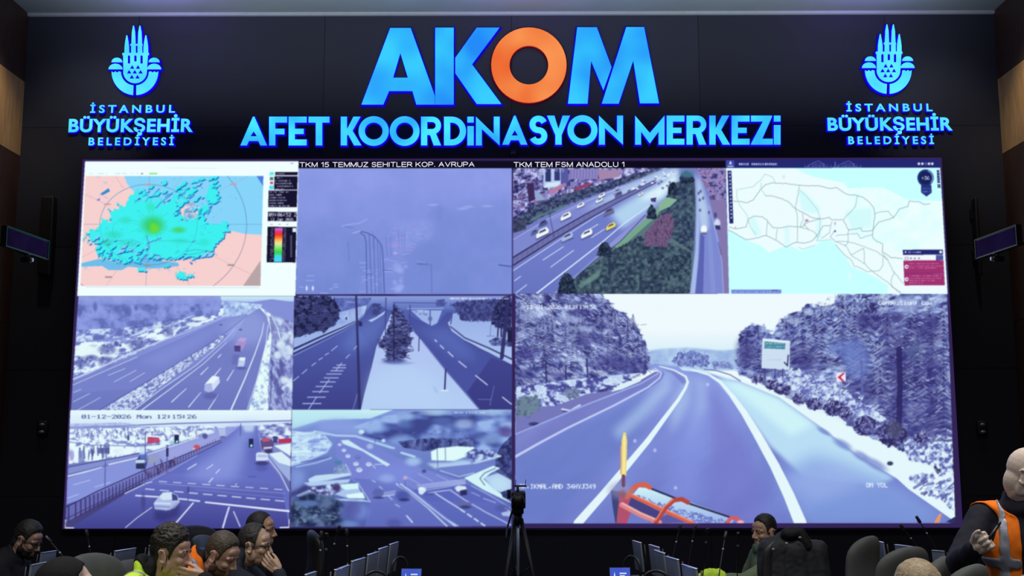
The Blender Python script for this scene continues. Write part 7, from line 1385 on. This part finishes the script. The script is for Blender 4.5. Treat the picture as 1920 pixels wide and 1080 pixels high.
    if hood:
        hb = bmesh.new(); g = lambda x, y, z: HM@Vector((x, y, z)); ellip(hb, g(-.022, 0, .03), (.118, .108, .116), HM.to_3x3()); ellip(hb, g(-.025, 0, -.05), (.105, .108, .1), HM.to_3x3()); caps(hb, g(-.04, 0, -.1), N+Vector((-.01, 0, .0)), .085, .11)
        hme = remesh(hb, .008, 3); HV, HN = coords(hme); qq = HV@HI[:3, :3].T+HI[:3, 3]; fr = np.maximum(.048-np.maximum(0, .03-qq[:, 2])*.12, .035); t = np.where((qq[:, 0] < fr+.012*vn(qq, 30, seed)) | (qq[:, 2] < -.17), .001, -1.0); obj('hood', peel(hme, t, .006), cloth_mat('hood_cloth', hood), e)
    if vest:
        A = np.array; V3 = JV2; dist = np.full(len(V3), 9.0)
        for i in (0, 1):
            for a_, b_ in ((sh[i].lerp(el[i], .12), el[i]), (el[i], wr[i])):
                a_, b_ = A(a_), A(b_); d = b_-a_; tt = np.clip(((V3-a_)@d)/(d@d), 0, 1); dist = np.minimum(dist, np.linalg.norm(V3-a_-tt[:, None]*d, axis=1)-.0*tt)
        a_, b_ = A(P), A(N); d = b_-a_; hh = ((V3-a_)@d)/(d@d); loc = V3-a_-hh[:, None]*d; loc = loc@np.array(tw); neck = np.linalg.norm(V3-A(N+Vector((.01, 0, .02))), axis=1)
        ok = (dist > .085) & (hh > -.12) & (hh < vest.get('top', 1.03)) & (neck > vest.get('nk', .125)) & ~((loc[:, 0] > .02) & (np.abs(loc[:, 1]) < vest.get('gap', .03)))
        vb = peel(jm, np.where(ok, .009, -1.0), .004); vo = obj('vest', vb, M[vest['m']], e)
        band = ok & ((np.abs(hh-vest.get('band', .12)) < .055) | (np.abs(hh-.42) < .05)*vest.get('two', 0) | ((np.abs(np.abs(loc[:, 1])-vest.get('sx', .125)) < vest.get('sw', .026)) & (hh > .1)))
        rb = peel(jm, np.where(band, .0125, -1.0), .003, 0.0, 3)
        if rb: obj('reflective_band', rb, M['reflect'], vo)
    return e, HM, base
def hmat(fwd, index):
    f = Vector(fwd).normalized(); y = Vector(index); y = (y-f*y.dot(f)).normalized(); return Matrix((f, y, f.cross(y))).transposed()
# people at the left, each given the point where the head is seen
hp = at(321, 1040, 5.85); L_ = .22; z = hp.z
person('bearded man in a neon yellow jacket, hand over his mouth, facing right', hp, 0, -.12, .06, 0, L_, skin=(188, 150, 132), hair=(36, 31, 27), vol=(.006, .020), lump=.4, beard=((44, 36, 32), .003), jacket=(206, 246, 74), collar=.018, nd=.088, nx=.125, collar_col=(18, 18, 20), vest=dict(m='neon', gap=.05, two=1, only_band=1), vox=.004,
       arms={-1: dict(elbow=(L_+.32, -.08, z-.38), wrist=(L_+.185, -.05, z-.112), hand=dict(m=hmat((-.93, -.06, .12), (.1, -.1, 1)), pal=1, k=dict(curl=(.2, .16, .12), spread=.12, thumb=(.8, .45, .3)))), 1: dict(elbow=(L_+.1, .26, z-.42), wrist=(L_+.3, .06, z-.44), hand=dict(m=hmat((1, -.3, 0), (0, -1, 0)), pal=1))})
hp = at(415, 1042, 6.6); L_ = .28; z = hp.z
person('man with short brown hair looking down, orange vest, behind the bearded man', hp, 0, -.25, .42, 0, L_, skin=(184, 144, 130), hair=(72, 62, 52), line=SHORT, vol=(.003, .008), lump=.2, beard=((92, 72, 64), .0008), jacket=(24, 20, 24), nd=.055, nx=.14, vest=dict(m='orange', gap=.06, two=1, nk=.088, top=1.25), vox=.004)
hp = at(478, 1024, 7.25); L_ = .26; z = hp.z
person('man in glasses and navy jacket, resting his mouth on his hand, facing right', hp, 0, -.12, .05, 0, L_, skin=(196, 164, 140), hair=(46, 44, 44), line=RECEDE, vol=(.006, .008), lump=.2, jacket=(38, 44, 58), nd=.08, nx=.11, collar=.024, glasses=True, vox=.004,
       arms={-1: dict(elbow=(L_+.25, -.16, z-.36), wrist=(L_+.175, -.085, z-.15), hand=dict(m=hmat((-.66, .02, .55), (.5, -.1, .8)), pal=1, k=dict(curl=(.35, .4, .3), spread=.1, thumb=(.85, .4, .2)))), 1: dict(elbow=(L_+.12, .24, z-.4), wrist=(L_+.3, .05, z-.42), hand=dict(m=hmat((1, -.3, 0), (0, -1, 0)), pal=1))})
hp = at(489, 995, 8.1)
person('man with cropped dark hair, seen beyond the man in glasses, facing right', hp, 0, -.08, .02, 0, .14, skin=(192, 150, 128), hair=(40, 36, 36), line=SHAVEN, vol=(.003, .003), lump=.15, jacket=(22, 22, 26), vox=.005)
hp = at(51, 1013, 8.3)
person('man in dark glasses and dark jacket, looking down, at the far left edge', hp, 0, -.1, .4, 0, .26, skin=(168, 134, 120), hair=(36, 34, 34), line=SHORT, vol=(.005, .012), lump=.2, beard=((38, 32, 30), .0025), jacket=(30, 30, 36), nd=.11, glasses=True, vox=.005)
hp = at(126, 1112, 4.65)
person('person in a black hood seen from the side, at the lower left', hp, 0, .3, .1, 0, .12, skin=(206, 174, 160), hair=None, jacket=(14, 14, 16), hood=(13, 13, 16), vox=.0055)
# right side
hp = at(1433, 998, 8.8); z = hp.z; L_ = .12
person('dark-haired man in an open green jacket, facing left beside the black jacket', hp, PI, .5, .05, 0, L_, skin=(196, 156, 134), hair=(36, 35, 36), line=SHORT, vol=(.003, .009), lump=.2, beard=((96, 74, 64), .001), jacket=(116, 132, 102), nd=.13, nx=.02, collar=.034, vox=.0045, twist=.3,
       arms={1: dict(elbow=(L_+.22, .30, z-.33), wrist=(L_+.46, .26, z-.325), hand=dict(m=hmat((1, -.05, -.1), (0, -1, .1)), pal=1, k=dict(curl=(.5, .6, .5)))), -1: dict(elbow=(L_+.1, -.24, z-.4), wrist=(L_+.3, -.1, z-.43), hand=dict(m=hmat((1, .2, 0), (0, 1, 0)), pal=-1))})
hp = at(1929, 894, 5.15); z = hp.z; L_ = .10
PW, PE = at(1828, 1028, 4.88), at(1797, 1056, 5.10); PH = at(1868, 1003, 4.78)
person('bald man standing in an orange vest with grey bands, holding a dark pen', hp, -1.85, 1.25, .40, 0, L_, False, skin=(214, 196, 182), jacket=(26, 26, 40), nd=.125, nx=.05, collar=.042, vest=dict(m='orange', gap=.055, sx=.125, band=.5, sw=.022), vox=.0045, jaw=1.05, shoulders=1.08,
       arms={-1: dict(world=1, elbow=PE, wrist=PW, hand=dict(m=hmat(PH-PW, (.1, -.5, .9)), pal=1, k=dict(curl=(1.1, 1.3, .8), spread=.02, thumb=(.75, .35, .35)))), 1: dict(elbow=(.02, .3, z-.55), wrist=(.2, .2, z-.62), hand=dict(m=hmat((1, -.3, 0), (0, -.4, .9)), pal=-1))})
a_ = PW+(PH-PW).normalized()*.088+Vector((0, -.012, .012)); b_ = a_+(at(1882, 984, 4.7)-at(1862, 1012, 4.7)); pn = empty('pen', a_, 0, 'dark pen held up in the hand of the bald man', 'pen'); d = b_-a_
bm = bmesh.new(); tube(bm, [d*-.5, d*.75], .0065, 10); obj('barrel', bm, M['black'], pn); bm = bmesh.new(); tube(bm, [d*.75, d*.95, d*1.05], [.0065, .005, .0015], 10); obj('tip', bm, M['dark_metal'], pn)
hp = at(1722, 1130, 3.9)
person('fair-haired person seen from behind, only the crown above the frame edge', hp, 1.5, 0, .1, 0, .1, skin=(190, 150, 130), hair=(156, 138, 110), vol=(.004, .010), lump=.16, jacket=(36, 36, 42), vox=.006)
hp = at(1948, 1176, 3.1)
person('grey-haired person at the lower right corner, only a sliver of hair visible', hp, 1.5, 0, .1, 0, .1, skin=(190, 150, 130), hair=(120, 118, 116), vol=(.003, .006), lump=.15, jacket=(30, 30, 34), vox=.006)
# ---------------------------------------------------------------- black jacket over the chair, folded hi-vis vest on the desk
def lump_mesh(parts, vox, it, seed, amp=.008):
    bm = bmesh.new()
    for p in parts: caps(bm, *p)
    me = remesh(bm, vox, it); V, N = coords(me); w = vn(V*np.array([1, 1, .5]), 16, seed)*amp+vn(V, 42, seed)*amp*.4; me.vertices.foreach_set('co', (V+N*w[:, None]).astype(np.float32).ravel()); me.update(); return me
Jp = at(1482, 1001, 7.62); J = empty('jacket', (Jp.x, Jp.y, Jp.z), 0, 'black jacket hung over the chair back beside the man in the green jacket', 'jacket')
G = [((-.17, 0, -.08), (.0, .02, -.03), .05, .06), ((.0, .02, -.03), (.16, .05, -.10), .06, .05)]+[((-.17+.068*i, -.02-.012*(i % 2), -.1), (-.175+.074*i, -.03-.02*(i % 2), -.52), .062+.006*(i % 2), .072) for i in range(6)]
obj('shell', lump_mesh(G, .012, 9, 3.1, .011), cloth_mat('black_jacket_cloth', (44, 46, 50), .6), J)
obj('hood', lump_mesh([((-.03, -.04, .0), (.05, -.03, .01), .045, .045), ((.05, -.03, .01), (.10, -.05, -.08), .045, .04)], .009, 3, 5.2, .006), cloth_mat('black_jacket_hood', (20, 20, 22), .6), J)
for k, (a_, b_) in enumerate((((.17, -.05, -.08), (.215, -.06, -.46)),)): obj('sleeve', lump_mesh([(a_, b_, .042, .036)], .009, 3, 9+k, .006), cloth_mat('black_jacket_sleeve', (40, 41, 48), .6), J)
for px, py in ((1450, 1030), (1475, 1019), (1500, 1008)):
    p = at(px, py, Jp.y-.105); bm = bmesh.new(); ellip(bm, p-Vector((Jp.x, Jp.y, Jp.z)), (.012, .006, .008), None, 2); obj('snap_button', bm, M['alu'], J)
Yp = at(1335, 1065, 8.0); yv = empty('folded_vest', (Yp.x, Yp.y, .74), 0, 'crumpled neon yellow vest with a grey band, at the hand of the man in green', 'vest'); zy = Yp.z-.74
obj('cloth', lump_mesh([((-.06, 0, .04), (.06, .02, .04), .05, .05), ((-.04, 0, zy*.45), (.04, .02, zy*.5), .055, .05), ((-.02, .01, zy-.06), (.03, .0, zy-.05), .05, .045), ((.06, 0, .05), (.09, .02, .03), .045, .03)], .007, 2, 2.2, .012), M['neon'], yv)
obj('reflective_band', lump_mesh([((-.03, -.045, zy-.11), (.04, -.04, zy-.09), .022, .022)], .006, 2, 4.4, .004), M['reflect'], yv)
